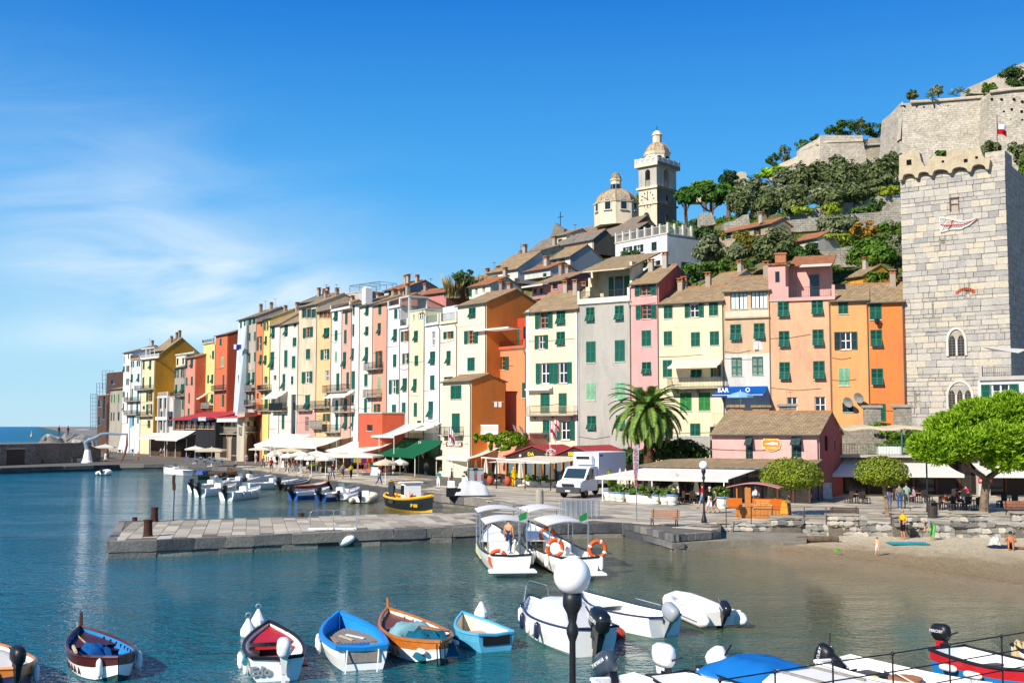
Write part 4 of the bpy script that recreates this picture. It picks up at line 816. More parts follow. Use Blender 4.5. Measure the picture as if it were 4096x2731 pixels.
mb=MB();rl=62*s;loft(mb,[oct_ring(rl,zd-zb-.6),oct_ring(rl,zl-zb)]);loft(mb,[oct_ring(rl*1.2,zl-zb),oct_ring(rl*1.2,zl-zb+.2)]);ln=mb.build('lantern',CHW,dm)
mb=MB();loft(mb,[oct_ring(rl*1.15,zl-zb+.2),oct_ring(rl*.95,zl-zb+.7),oct_ring(rl*.6,zl-zb+1.3),oct_ring(.1,zl-zb+1.6)]);mb.tube([(0,0,zl-zb+1.5),(0,0,zt-zb)],[.22,.1],6);mb.build('lantern_cap',SLATE,dm)
for i in range(8):
 a=2*math.pi*i/8;ca,sa=math.cos(a),math.sin(a);ap=rd*math.cos(math.pi/8);M=rotz(a)@TR(ap,0,0)
 mb=MB();mb.box(-.05,.05,-.75,.75,2.5,4.4,1,M);mb.box(-.05,.08,-.5,.5,2.6,4.3,0,M);mb.box(-.05,.3,-.8,.8,2.35,2.52,1,M);mb.build('window',[GLASS,plaster('e8d8ba')],dm)
 mb=MB();mb.box(-.02,.05,-.3,.3,zl-zb-2.4,zl-zb-.7,0,rotz(a)@TR(rl*.924,0,0));mb.build('lantern_window',GLASS,ln)
Yt=204;st2=Yt/F/3.0145;cx=990;C=gy('B5',cx,1250,Yt);zz=lambda y:gy('B5',cx,y,Yt).z
zbase=zz(1310)-3;ang=math.radians(48)
bt=thing('bell_tower','square church bell tower with clock and white balustrade','tower',(C.x,Yt,zbase),ang)
W1,W2=285*st2/math.cos(math.radians(48)),200*st2/math.sin(math.radians(48))
def tower_box(mb,e,z0,z1,mi=0):mb.box(-e,W1+e,-e,W2+e,z0-zbase,z1-zbase,mi)
CHS=[plaster('fbe3b8',.5),plaster('8f877b',1.0)]  # cream for the lit faces, dark grey paints shade on the others
def two_face(z0,z1,e,nm,openings=()):
 mb=MB();X0,X1,Y0,Y1,a,b=-e,W1+e,-e,W2+e,z0-zbase,z1-zbase
 mb.box(X0,X1,Y0,Y1,a,b);mb.m=[1 if i in(2,3)else 0 for i in range(6)];return mb.build(nm,CHS,bt)
two_face(zbase,zz(1005),0,'shaft');two_face(zz(1005),zz(985),.25,'string_course');two_face(zz(985),zz(815),.0,'clock_stage');two_face(zz(815),zz(790),.35,'cornice')
z0,z1=zz(790)-zbase,zz(545)-zbase;mb=MB();pw=.36
for X in(0,1):
 for Yq in(0,1):mb.box(X*W1*(1-pw),W1*(pw+X*(1-pw)),Yq*W2*(1-pw),W2*(pw+Yq*(1-pw)),z0,z1)
za=z0+(z1-z0)*.72
for(o,L,ax)in((0,W1,'x'),(W2-W2*pw*.6,W1,'x'),(0,W2,'y'),(W1-W1*pw*.6,W2,'y')):
 hw=L*(.5-pw);pts=[(L*pw,z1),(L*pw,za)]+[(L*.5-hw*math.cos(math.pi*i/10),za+hw*math.sin(math.pi*i/10))for i in range(11)]+[(L*(1-pw),za),(L*(1-pw),z1)]
 t=(W2 if ax=='x' else W1)*pw*.6
 if ax=='x':M=TR(0,o+t,0)@Matrix.Rotation(math.pi/2,4,'X')
 else:M=TR(o,0,0)@Matrix.Rotation(math.pi/2,4,'Z')@Matrix.Rotation(math.pi/2,4,'X')
 mb.prism(pts,0,t,0,M)
 for i in range(4):
  u=L*(pw+(1-2*pw)*(i+.5)/4)
  if ax=='x':mb.tube([(u,o+.2,z0),(u,o+.2,z0+1.3)],.1,5)
  else:mb.tube([(o+.2,u,z0),(o+.2,u,z0+1.3)],.1,5)
bf=mb.build('belfry',plaster('cfc3ad',.9),bt)
mb=MB();mb.lathe([(.75,0),(.6,.25),(.45,.8),(.3,1.2),(.05,1.35)],12,(W1/2,W2/2,z0+1.6));mb.tube([(W1*.3,W2/2,z0+3.2),(W1*.7,W2/2,z0+3.2)],.1,5);mb.build('bell',paint('3f4a44',.4,.5,.7),bf)
two_face(zz(545),zz(500),.55,'cornice');
zp0,zp1=zz(500)-zbase,zz(445)-zbase;mb=MB();e=.5
mb.box(-e,W1+e,-e,-e+.35,zp1-.25,zp1);mb.box(-e,-e+.35,-e,W2+e,zp1-.247,zp1+.003);mb.box(-e,W1+e,W2+e-.35,W2+e,zp1-.25,zp1);mb.box(W1+e-.35,W1+e,-e,W2+e,zp1-.247,zp1+.003)
for i in range(5):
 for(x,y)in((-e+.2+(W1+.6)*i/4,-e+.18),(-e+.18,-e+.2+(W2+.6)*i/4)):mb.box(x-.25,x+.25,y-.2,y+.2,zp0,zp1+.1)
for i in range(26):
 for(x,y)in((-e+(W1+2*e)*i/26,-e+.18),(-e+.18,-e+(W2+2*e)*i/26)):mb.tube([(x,y,zp0),(x,y,(zp0+zp1)/2),(x,y,zp1-.2)],[.06,.12,.06],5)
mb.build('balustrade',plaster('f4efe6',.2),bt)
cxx,cyy=W1/2,W2/2;ro=158*st2
def ring_c(r,z):return[(x+cxx,y+cyy,z)for x,y,_ in oct_ring(r,0)]
mb=MB();z2,z3=zp0,zz(345)-zbase;loft(mb,[ring_c(ro,z2),ring_c(ro,z3)]);loft(mb,[ring_c(ro*1.05,z3-.5),ring_c(ro*1.1,z3)]);tq=mb.build('drum',CHS[0],bt)
for i in range(8):
 a=2*math.pi*i/8;mb=MB();mb.lathe([(.5,-.05),(.5,.08)],12,(0,0,0),0,TR(cxx,cyy,z2+(z3-z2)*.42)@rotz(a)@TR(ro*.924,0,0)@Matrix.Rotation(math.pi/2,4,'Y'));mb.build('oculus',DARK,tq)
hd=zz(218)-zz(345);rings=[ring_c(ro*.98*math.cos(a),z3+hd*math.sin(a)/math.sin(1.33))for a in[1.33*i/8 for i in range(9)]]
mb=MB();loft(mb,rings);cf=mb.build('cupola',rooftile('bfae90','a3937a','dome',.35),bt)
for i in range(8):mb=MB();mb.tube([r[i]for r in rings],.07,5);mb.build('cupola_rib',TERRAP,cf)
z4,z5=zz(222)-zbase,zz(130)-zbase;mb=MB();loft(mb,[ring_c(.85,z4),ring_c(.85,z5)]);loft(mb,[ring_c(1.05,z5),ring_c(1.0,z5+.2),ring_c(.7,z5+.7),ring_c(.1,z5+1.0)]);mb.build('lantern',CHS[0],bt)
mb=MB();z6=zz(15)-zbase;mb.tube([(cxx,cyy,z5+.9),(cxx,cyy,z6)],.08,5);mb.box(cxx-.85,cxx+.85,cyy-.06,cyy+.06,z6-1.6,z6-1.45);mb.build('cross',IRON,bt)
zc=zz(940)-zbase;M=TR(-.02,W2*.5,zc)@Matrix.Rotation(-math.pi/2,4,'Y')
mb=MB();mb.lathe([(1.62,0),(1.62,.04)],28,(0,0,0),0,M);ck=mb.build('clock_face',plaster('f2dfba',.2),bt)
mb=MB()
for i in range(12):
 a=2*math.pi*i/12;mb.box(1.12,1.5,-.09,.09,.045,.08,0,M@rotz(a))
for a,l in((0,1.2),(math.pi/3,.85)):mb.box(-.2,l,-.06,.06,.09,.12,0,M@rotz(a+0))
mb.build('clock_hands',WOODD,ck)
mb=MB()
for y,hh in((905,60),(1135,60)):
 z=zz(y)-zbase;mb.box(W1*.42,W1*.56,-.06,.02,z-1.4,z+.6,0);mb.box(W1*.46,W1*.53,-.09,.0,z-.6,z+.4,1)
mb.build('niches',[plaster('a59a86',.8),DARK],bt)
# fort
FORT=masonry(['bdb4a3','a29b8d','9a9080','cac0ae'],'fort',.9,.42);FORTD=masonry(['b5aa96','9c9484','968b78','c5b9a4'],'fort2',.75,.32);FPL=stone(['a89a86','bdb09b','ccc0ac'],'fortpl',.3,.95,.5)
def wallp(parent,name,zk,pts,Y,back=4,mat=FORT):
 """outline in photo coordinates at its own distance (per corner), given real thickness"""
 P=[gy(zk,x,y,(Y[i]if isinstance(Y,(list,tuple))else Y))for i,(x,y)in enumerate(pts)];mb=MB();n=len(P);bk=[p+Vector((0,back,0))for p in P]
 ar=sum(P[i].x*P[(i+1)%n].z-P[(i+1)%n].x*P[i].z for i in range(n))
 if ar<0:P.reverse();bk.reverse()
 mb.add(P+bk,[tuple(range(n)),tuple(range(2*n-1,n-1,-1))]+[(i,n+i,n+(i+1)%n,(i+1)%n)for i in range(n)]);return mb.build(name,mat,parent)
fo=thing('fortress','stone castle bastions on the hilltop behind the tower','fortress',(0,0,0))
wallp(fo,'bastion_wall','B3',[(1415,205),(1790,205),(1795,258),(1850,560),(1400,620)],[226,226,226,224,224],10)
wallp(fo,'bastion_flank','B3',[(1235,320),(1400,228),(1416,205),(1400,620),(1150,620),(1228,400)],[240,228,226,224,236,240],3,FPL)
wallp(fo,'ramp_wall','B3',[(985,492),(1235,380),(1235,460),(1200,600),(1000,600)],[248,241,241,238,246],4,FPL)
wallp(fo,'curtain_wall','B3',[(1790,240),(2160,212),(2180,560),(1820,560)],233,4,FORTD)
wallp(fo,'keep_wall','B1',[(338,345),(1010,285),(1060,290),(1035,980),(300,1000)],[204,200,200,197,201],12)
wallp(fo,'keep_flank','B1',[(185,490),(338,325),(338,380),(318,640),(300,620),(210,520)],[226,204,204,202,216,224],2,FPL)
wallp(fo,'keep_bastion','B1',[(1065,250),(1245,225),(1500,205),(1500,1000),(1025,1000)],[196,195,193,192,194],12)
wallp(fo,'upper_wall','B1',[(885,210),(1050,140),(1230,50),(1500,-60),(1500,260),(890,262)],222,4,FPL)
wallp(fo,'outer_wall','B3',[(665,545),(690,530),(745,535),(800,700),(600,700)],225,6,FPL);wallp(fo,'outer_wall','B3',[(240,672),(350,628),(420,660),(420,800),(240,800)],224,3,FPL)
def cordon(zk,pts,Y,r=.32):
 mb=MB();mb.tube([gy(zk,x,y,(Y[i]if isinstance(Y,(list,tuple))else Y))for i,(x,y)in enumerate(pts)],r,6);mb.build('cordon',FPL,fo)
cordon('B3',[(1232,362),(1400,282),(1478,268),(1792,255)],[240,226,225.7,225.7]);cordon('B3',[(1800,295),(2160,268)],232.7,.22);cordon('B1',[(400,333),(700,314),(1012,288)],[203,201.5,199.6],.28);cordon('B1',[(205,495),(335,350)],[224,203.6],.22);cordon('B1',[(1065,248),(1245,225),(1500,205)],[195.6,194.6,192.6],.28);cordon('B3',[(1060,505),(1225,440)],[244,240.6],.2)
mb=MB();rr_=random.Random(3)
for zk,x0,x1,ys,c0_,c1_ in(('B1',360,1000,[370,430,510,585,665,735],(338,345,204),(1035,290,200)),('B1',1085,1340,[320,405,490,580,660],(1065,250,196),(1500,205,193)),('B3',1450,1780,[300,355,410],(1415,205,226),(1795,258,226))):
 pa_,pb_=gy(zk,*c0_),gy(zk,*c1_);dd_=pb_-pa_;dd_.z=0;nn_=Vector((-dd_.y,dd_.x,0)).normalized()
 for y in ys:
  for i in range(int((x1-x0)/85)+1):
   p=on_plane(*zp(zk,x0+85*i+rr_.uniform(-22,22),y+rr_.uniform(-14,14)),pa_,nn_);s_=rr_.uniform(.12,.2);mb.box(p.x-s_,p.x+s_,p.y-.35,p.y+.3,p.z-s_,p.z+s_)
mb.build('putlog_holes',DARK,fo,kind='stuff')
TW=masonry(['b0a99b','958f83','857e70','c2baa9'],'terr',.7,.32,mc='4a463f')
for lab,pts,Y in(('upper dry stone terrace wall below the olive grove',[(1100,935),(1150,905),(1750,790),(1760,760),(2160,745),(2160,900),(1100,990)],172),('middle dry stone terrace wall above the orange creeper',[(1000,985),(1190,960),(2160,870),(2160,1010),(1210,1070),(1000,1060)],162),('lower pale dry stone wall beside the big olive',[(1340,1245),(1500,1225),(1720,1195),(1740,1380),(1340,1400)],144),('short curved stone wall by the cottage roof',[(560,985),(640,970),(720,920),(770,912),(785,1010),(560,1060)],160),('dark boulder wall under the umbrella pines',[(330,910),(440,900),(480,1000),(330,1030)],176)):
 o=wallp(None,'terrace_wall','B3',pts,Y,2.0,TW);o['label']=lab;o['category']='wall';o['group']='terrace walls on the slope'
# tower
TWR=stone(['97948e','a5a19a','b1aca2','bbb4a7','c1b6a0'],'tower',.9,.95,.8,True,.08);TWI=masonry(['b5ada0','9b968c','a79e8c','c4baa8'],'tow',1.1,.6)
tA,tB=at_y(3622,1500,113.3),at_y(4048,1500,107.5);tA.z=tB.z=0;td=(tB-tA).normalized();tn=Vector((-td.y,td.x,0));tL=(tB-tA).length
class TowerFrame:pass
T=TowerFrame();T.z0=QZ
def tuv(k,x,y):p=on_plane(*zp(k,x,y),tA,tn);return((p-tA).dot(td),p.z-T.z0)
tw=thing('stone_tower','tall square medieval tower of big pale blocks with ruined battlements','tower',(tA.x,tA.y,T.z0),math.atan2(td.y,td.x))
zt_=tuv('B1',770,960)[1];zr=tuv('B1',1220,730)[1]
wins_t=[(*tuv('B1',735,1250),*tuv('B1',810,1130)),(*tuv('B1',648,1535),*tuv('B1',700,1480)),(*tuv('B2',805,465),*tuv('B2',845,405)),(*tuv('B2',413,1340),*tuv('B2',455,1225)),(*tuv('B2',553,615),*tuv('B2',562,525)),(*tuv('B2',690,930),*tuv('B2',805,745)),(*tuv('B2',690,1335),*tuv('B2',860,1200))]
mb=MB();mb.box(0,tL,0,9.5,0,zt_+1.0);mb.box(tL-1.8,tL,0,3,zt_+1.0,zr);mb.build('core',TWI,tw)
TST=[rock_unit(300+i,.02,.05).mesh('stone',TWR)for i in range(8)];z=4.6;cnt=0;more=MB();stones=[]
while z<zt_+.4:
 hh=R.uniform(.34,.72);x=-.0;first=True
 while x<tL-.05:
  w=R.uniform(.5,1.55);w=min(w,tL-x)
  if tL-x-w<.5:w=tL-x
  stones.append((x,w,z,hh));x+=w
 z+=hh
def clip(x,w,z,hh):
 out=[(x,x+w,z,z+hh)]
 for a,b,c,d in wins_t:
  nx=[]
  for(p,q,r,s_)in out:
   if q<=a or p>=c or s_<=b or r>=d:nx.append((p,q,r,s_));continue
   if p<a:nx.append((p,a,r,s_))
   if q>c:nx.append((c,q,r,s_))
   m0,m1=max(p,a),min(q,c)
   if r<b:nx.append((m0,m1,r,b))
   if s_>d:nx.append((m0,m1,d,s_))
  out=nx
 return[q for q in out if q[1]-q[0]>.08 and q[3]-q[2]>.08]
allst=[q for s_ in stones for q in clip(*s_)];allst.sort(key=lambda q:-(q[1]-q[0])*(q[3]-q[2]))
for i,(p,q,r,s_)in enumerate(allst):
 dd=R.uniform(.5,.6)
 if i<298:put('stone',R.choice(TST),tw,((p+q)/2,.12+R.uniform(-.035,.03),(r+s_)/2),None,(q-p-.018,dd,s_-r-.018))
 else:more.bev(p+.02,q-.02,-.16,.2,r+.02,s_-.02,.03)
more.build('stones',stone(['928f88','a6a199','b6aea1','c3b9a7'],'tower_small',1.1,.95,.8,False,.08),tw,kind='stuff')
BZ=lambda pts,k='B1':[tuv(k,x,y)for x,y in pts]
def scal():
 o=[(325,1000),(352,990)]
 for a,b,ap,cb in((355,455,940,975),(485,575,925,955),(610,735,905,935),(765,895,885,925),(930,1045,862,905)):
  base=cb-6;o+=[(a+(b-a)*(.5-.5*math.cos(math.pi*i/6)),base-(base-ap)*math.sin(math.pi*i/6))for i in range(7)];o+=[(b+4,cb),(b+26,cb)]
 return o+[(1082,825),(1040,815),(1020,790),(1000,720),(960,726),(915,740),(820,742),(725,752),(718,800),(630,795),(612,788),(575,822),(560,868),(538,880),(510,840),(492,765),(440,735),(380,772),(325,792)]
mb=MB();mb.prism(BZ(scal()),0,.9,0,TR(0,.15,0)@Matrix.Rotation(math.pi/2,4,'X'));bt_=mb.build('battlement',stone(['a3957c','b9aa8e','c7b99c'],'battl',1.2,.95,.9),tw)
for x0,y0,x1,y1 in((388,823,428,873),(680,830,700,852),(865,818,896,850),(960,797,982,820)):a=tuv('B1',x0,y1);b=tuv('B1',x1,y0);mb=MB();mb.box(a[0],b[0],-.78,-.7,a[1],b[1]);mb.build('parapet_hole',DARK,bt_)
for(a,b,c,d),k in zip(wins_t,'wdddd'):
 mb=MB();mb.quad((a,.03,b),(c,.03,b),(c,.03,d),(a,.03,d));o=mb.build('window',DARK if k=='d' else GLASS,tw)
 mb=MB();mb.box(a-.02,a+.1,-.1,0,b,d);mb.box(c-.1,c+.02,-.1,0,b,d);mb.box(a,c,-.1,0,d-.1,d+.03);mb.box(a+.1,c-.1,-.08,-.0,(b+d)/2,(b+d)/2+.07);mb.build('frame',stone(['8a857a','a19a8c'],'fr')if k=='d' else WOODD,o)
def arch_pts(x0,x1,zb_,zs,zt2,n=8,pointed=True):
 m=(x0+x1)/2;o=[]
 for i in range(n+1):
  t=i/n;a=t*math.pi/2;o.append((x0+(m-x0)*(1-math.cos(a))**.9,zs+(zt2-zs)*math.sin(a)))
 return o+[(2*m-x,z)for x,z in o[-2::-1]]
def gothic(k,x0,x1,yb,ys,yt,n,lab):
 a=tuv(k,x0,yb);b=tuv(k,x1,ys);zt2=tuv(k,x0,yt)[1];u0,u1,zb_,zs=a[0],b[0],a[1],b[1]
 outer=arch_pts(u0,u1,zb_,zs,zt2);inner_=arch_pts(u0+.22,u1-.22,zb_,zs,zt2-.25);mb=MB()
 ring=[(u0,zb_)]+outer+[(u1,zb_)];ri=[(u0+.22,zb_)]+inner_+[(u1-.22,zb_)];v=[(x,-.3,z)for x,z in ring]+[(x,-.3,z)for x,z in ri]+[(x,.1,z)for x,z in ri]+[(x,0,z)for x,z in ring];m=len(ring)
 mb.add(v,[(i,i+1,m+i+1,m+i)for i in range(m-1)]+[(m+i,m+i+1,2*m+i+1,2*m+i)for i in range(m-1)]+[(3*m+i,3*m+i+1,i+1,i)for i in range(m-1)])
 for i in range(1,n):x=u0+.22+(u1-u0-.44)*i/n;mb.box(x-.09,x+.09,-.25,0,zb_,zs)
 o=mb.build('arched_window',plaster('e8e0d0',.3),tw)
 mb=MB();mb.poly([(x,-.14,z)for x,z in ri]);mb.build('tympanum',stone(['9c9384','b0a590'],'tymp'),o)
 for i in range(n):
  xa=u0+.22+(u1-u0-.44)*i/n+(.1 if i else.02);xb=u0+.22+(u1-u0-.44)*(i+1)/n-(.1 if i<n-1 else.02)
  q=[(xa,zb_)]+arch_pts(xa,xb,zb_,zs-.25,zs+.45)+[(xb,zb_)];mb=MB();mb.poly([(x,-.2,z)for x,z in q]);pn=mb.build('pane',glassy('20262b'),o)
  mb=MB()
  for t in range(1,7):z=zb_+(zs+.3-zb_)*t/7;mb.box(xa,xb,-.23,-.205,z-.025,z+.025)
  mb.box((xa+xb)/2-.025,(xa+xb)/2+.025,-.231,-.206,zb_,zs+.4);mb.build('leading',paint('6d5a48'),pn)
gothic('B2',664,822,930,800,705,2,'');gothic('B2',664,876,1345,1230,1115,3,'')
a=tuv('B2',750,475);b=tuv('B2',875,385);mb=MB()
for i in range(9):t=i/8;x=a[0]+(b[0]-a[0])*t;mb.box(x-.17,x+.14,-.22,.0,b[1]-.3-.35*abs(2*t-1)**2,b[1]-.05-.3*abs(2*t-1)**2)
mb.build('brick_arch',paint('a9573c',.9,.1,0,.3),tw)
q=BZ([(655,1300),(660,1422),(745,1400),(830,1395),(900,1360),(965,1310),(920,1318),(860,1330),(800,1328),(730,1312)]);fl=thing('net_pennant','white rope net pennant with red cross hung on the tower face','banner',(tA.x,tA.y,T.z0),math.atan2(td.y,td.x))
mb=MB();mb.tube([(x,-.3,z)for x,z in q+q[:1]],.045,5)
top=[q[0],q[9],q[8],q[7],q[6],q[5]];bot=[q[1],q[1],q[2],q[3],q[4],q[5]]
def pl(pts,t):f=t*(len(pts)-1);i=min(int(f),len(pts)-2);g=f-i;return(pts[i][0]*(1-g)+pts[i+1][0]*g,pts[i][1]*(1-g)+pts[i+1][1]*g)
for i in range(1,26):t=i/26;A_,B_=pl(top,t),pl(bot,t);mb.tube([(A_[0],-.3,A_[1]),(B_[0],-.3,B_[1])],.022,4)
mb.build('cord_net',WHITE,fl);mb=MB();mb.tube([((pl(top,t)[0]+pl(bot,t)[0])/2,-.31,(pl(top,t)[1]+pl(bot,t)[1])/2)for t in[i/12 for i in range(13)]],.06,5);A_,B_=pl(top,.3),pl(bot,.36);mb.tube([(A_[0],-.31,A_[1]),(B_[0],-.31,B_[1])],.06,5);mb.build('red_cross',paint('a3262a'),fl)
p=gy('D7',470,575,114);fp=thing('flagpole','thin flagpole with white and red flag on the tower top','flagpole',(p.x,114,p.z-1));mb=MB();zt2=gy('D7',478,342,114).z-p.z+1;mb.tube([(0,0,0),(.1,0,zt2)],.045,5);mb.build('pole',paint('6a4a3a'),fp)
def flag(parent,x,z,w,h,mats,cross=False,sag=.25,dirx=1):
 n=8;mb=MB();
 for j in range(4):
  for i in range(n):
   def pt(i,j):t=i/n;return(x+dirx*w*t,.12*math.sin(t*7+j*.4),z-h*j/4-sag*w*t*t)
   c=1 if(cross and(i in(3,)or j in(2,)))else(0 if not cross and j<2 else(1 if not cross else 0));mb.quad(pt(i,j),pt(i,j+1),pt(i+1,j+1),pt(i+1,j),c)
 return mb.build('flag',mats,parent,smooth=True)
FW,FR=fabric('f1efec'),fabric('c2202c');flag(fp,.08,zt2-.9,1.0,1.1,[FW,FR])
bh=H('white house with green shutters and roof terrace in front of the tower foot','B2',905,1330,1105,'f3efe6','o 935 1145 1225 1262',flat=True,D=(103,100),ybot=1500,depth=8,wear=.2,pipe=False,ymid=1200)
bh.terrace(918,1330,1005,1095,'c9c2b4');mb=MB();a=bh.uv(930,855);b=bh.uv(1225,905);mb.slab([(a[0],0,a[1]),(a[0]+.2,3,a[1]-.3),(b[0],3,b[1]+.5),(b[0],0,b[1])],.03);mb.tube([(a[0],0,bh.H),(a[0],0,a[1]+.5)],.03,5);mb.build('sun_sail',fabric('e9e6e0'),bh.o)
H('yellow house glimpsed at the right edge behind the tower','B2',1212,1500,195,'f0c45c','c 1235 560 1262 690',160,D=(127,122),ybot=900,depth=8,wear=.3,pipe=False,ymid=500)
# vegetation
OLV=leafmat('465433','8d946c','olive',.25);OLD=leafmat('384823','75804e','olive_dark',.25);PIN=leafmat('2f5213','7ba02c','pine',.3);PIND=leafmat('1c3a12','4f7a22','pine_dark',.25);PINB=leafmat('3d6b0e','a8cc2c','pine_bright',.35)
BSH=leafmat('2f4f17','6d8f2e','bush',.3);BSD=leafmat('1d3717','48682a','bush_dark',.25);LIM=leafmat('5d7a1e','b3bf3c','lime',.35);RND=leafmat('38560f','9aa52c','round',.3);AUT=leafmat('6a6a1e','c28a2c','autumn',.3);DRY=leafmat('8a7d4a','c9bd83','dry',.3);IVY=leafmat('4a6b14','93b02a','vine',.35);AGV=paint('7f9a86',.5,.3,0,.15);PLM=leafmat('35581f','84a048','palm',.2);FLW=leafmat('d9b92a','f2d838','flower',.2)
def leaves(mb,c,r,n,size,rnd,clumps=10,flat=.0,lump=.33,top=0.0,aspect=1.6):
 """leaf-sized faces in clumps through an ellipsoid; faces lean outwards so the crown takes light and shade in lumps"""
 cs=[]
 for _ in range(clumps):
  while True:
   q=Vector((rnd.uniform(-1,1),rnd.uniform(-1,1),rnd.uniform(-1+top,1)))
   if.25<q.length<1:break
  q=q.normalized()*rnd.uniform(.55,.86);cs.append((q,rnd.uniform(.7,1.25)*lump))
 C=Vector(c);rv=Vector(r)
 for i in range(n):
  q0,lr=cs[i%clumps];d=Vector((rnd.gauss(0,1),rnd.gauss(0,1),rnd.gauss(0,1))).normalized();rad=rnd.random()**.4
  q=q0+d*lr*rad;p=C+Vector((q.x*rv.x,q.y*rv.y,q.z*rv.z))
  nn=(d*1.0+q0*.5+Vector((rnd.uniform(-.6,.6),rnd.uniform(-.6,.6),rnd.uniform(-.3,.9)))).normalized();u=nn.orthogonal().normalized();w=nn.cross(u);a=rnd.uniform(0,6.28);uu=u*math.cos(a)+w*math.sin(a);ww=nn.cross(uu)
  s=size*rnd.uniform(.6,1.35);uu=uu*s*aspect*.5;ww=ww*s*.5
  mb.add([p-uu,p-ww*.8+nn*s*.12,p+uu,p+ww*.8+nn*s*.12],[(0,1,2,3)])
def trunk(mb,base,top,r,rnd,limbs=4,spread=None,zl=.55):
 b,t=Vector(base),Vector(top);m=b.lerp(t,.5)+Vector((rnd.uniform(-.2,.2),rnd.uniform(-.2,.2),0))*r*3
 mb.tube([b,b.lerp(m,.4),m,t],[r*1.35,r*1.05,r*.9,r*.55],8)
 for i in range(limbs):
  a=6.28*i/max(1,limbs)+rnd.uniform(-.5,.5);s=spread or Vector((2,2,1));p=b.lerp(t,zl+.3*rnd.random())
  e=t+Vector((math.cos(a)*s[0]*.6,math.sin(a)*s[1]*.6,s[2]*rnd.uniform(.0,.45)));mid=p.lerp(e,.5)+Vector((0,0,-.12*(e-p).length));mb.tube([p,mid,e],[r*.5,r*.35,r*.15],6)
def tree(zk,cx,cy,w,h,Y,mat,label,name='tree',n=900,size=.45,clumps=14,base=None,group=None,tr=.16,seed=0,top=0.0,lump=.33,cat=None,depth=.8,limbs=4):
 rnd=random.Random(seed or int(cx*7+cy));c=gy(zk,cx,cy,Y);k=Y/F/ZM[zk][2];rx,rz=w*k/2*1.12,h*k/2*1.12
 zb=base if base is not None else c.z-rz*1.1
 o=thing(name,label,cat or name.split('_')[-1],(c.x,Y,zb),0,group);mb=MB();leaves(mb,(0,0,c.z-zb),(rx,rx*depth,rz),n,size,rnd,clumps,0,lump,top);mb.build('crown',mat,o)
 mb=MB();trunk(mb,(0,0,-.3),(0,0,c.z-zb-rz*.2),tr,rnd,limbs,(rx,rx*depth,rz));mb.build('trunk',TRUNK,o);return o
G1='olive trees on the upper slope'
ol=['behind the dome end of the upper terrace','second from the pines in the upper grove','in the middle of the upper grove','small olive in the gap of the upper grove','tallest olive under the bastion','beside the tall bastion olive on its right','right end of the upper grove by the tower','topmost olive against the curtain wall']
for i,(x,y,w,h,Y,m)in enumerate([(800,720,320,310,180,OLV),(1085,690,270,310,178,OLV),(1280,640,270,330,177,OLD),(1430,730,210,210,175,OLV),(1600,590,350,380,177,OLD),(1770,640,220,320,183,OLV),(1960,570,360,340,180,OLD),(2060,470,240,200,186,OLD)]):
 tree('B3',x,y,w,h,Y,m,'silvery olive tree, '+ol[i],'olive_tree',2200,.5,34,group=G1,tr=.3,lump=.36)
for i,(x,y,w,h,Y)in enumerate([(690,800,230,200,172),(940,800,240,200,171),(1180,790,230,190,171),(1390,560,240,220,187),(1520,760,220,170,171),(1720,720,240,180,172),(1900,690,240,160,174)]):
 tree('B3',x,y,w,h,Y,OLD,'lower olive in the grove, '+['first','second','third','fourth','fifth','sixth','seventh'][i]+' counted from the pines','olive_tree',1500,.48,26,group=G1,tr=.2,lump=.4)
G2='olive trees among the hillside gardens';ol=['beside the white villa','small olive below the ivy cottage','in front of the ivy cottage gable','dark olive under the garden house','round olive above the garden pergola','broad olive at the tower side','partly hidden behind the tower edge']
for i,(x,y,w,h,Y,m)in enumerate([(420,1220,280,230,151,OLV),(670,1245,200,160,149,OLV),(1010,1220,340,330,147,OLD),(1285,1280,230,200,143,BSD),(1570,1020,330,210,157,OLV),(1880,1270,380,300,141,BSH),(2090,1240,200,290,143,OLV)]):
 tree('B3',x,y,w,h,Y,m,'olive tree, '+ol[i],'olive_tree',2000,.42,28,group=G2,tr=.22,lump=.36)
G3='umbrella pines behind the church';ol=['big dark umbrella pine right of the bell tower','umbrella pine half behind the bell tower','bright umbrella pine below the fort ramp','flat bright pine crown on the skyline behind the big pine','small bright pine crown beside the dark cypress','lone pine crown between dome and bell tower']
for i,(zk,x,y,w,h,Y,m,n)in enumerate([('B3',430,740,420,210,178,PIND,2600),('B3',205,760,170,190,192,PIND,1200),('B3',1020,555,330,120,214,PINB,1500),('B3',380,670,330,90,200,PIN,1300),('B3',590,720,140,150,188,PINB,900),('B5',760,980,120,140,214,PIN,600)]):
 tree(zk,x,y,w,h,Y,m,ol[i],'umbrella_pine',n,.5,24,group=G3,tr=.35,top=.7,lump=.3,cat='pine tree',base=gy(zk,x,y,Y).z-(10 if i in(0,1)else 4))
tree('B3',605,600,165,160,206,leafmat('17301a','3a5a30','cypress'),'dense dark cypress on the skyline above the olives','cypress_tree',1200,.42,16)
G4='trees and bushes on the fort walls';ol=['small round bush at the corner of the bastion','dense dark tree on the bastion roof','dark tree behind the bastion roof tree','spreading tree at the foot of the keep flank','tree touching the pale keep flank','slim tree on the ramp, farthest left','feathery tree on the ramp','bush beside the ramp railing','low bush at the top of the ramp','large green bush on the keep bastion','trailing bush on the step of the keep wall','clipped grey green bush between the agaves','low grey shrub at the left end of the keep parapet']
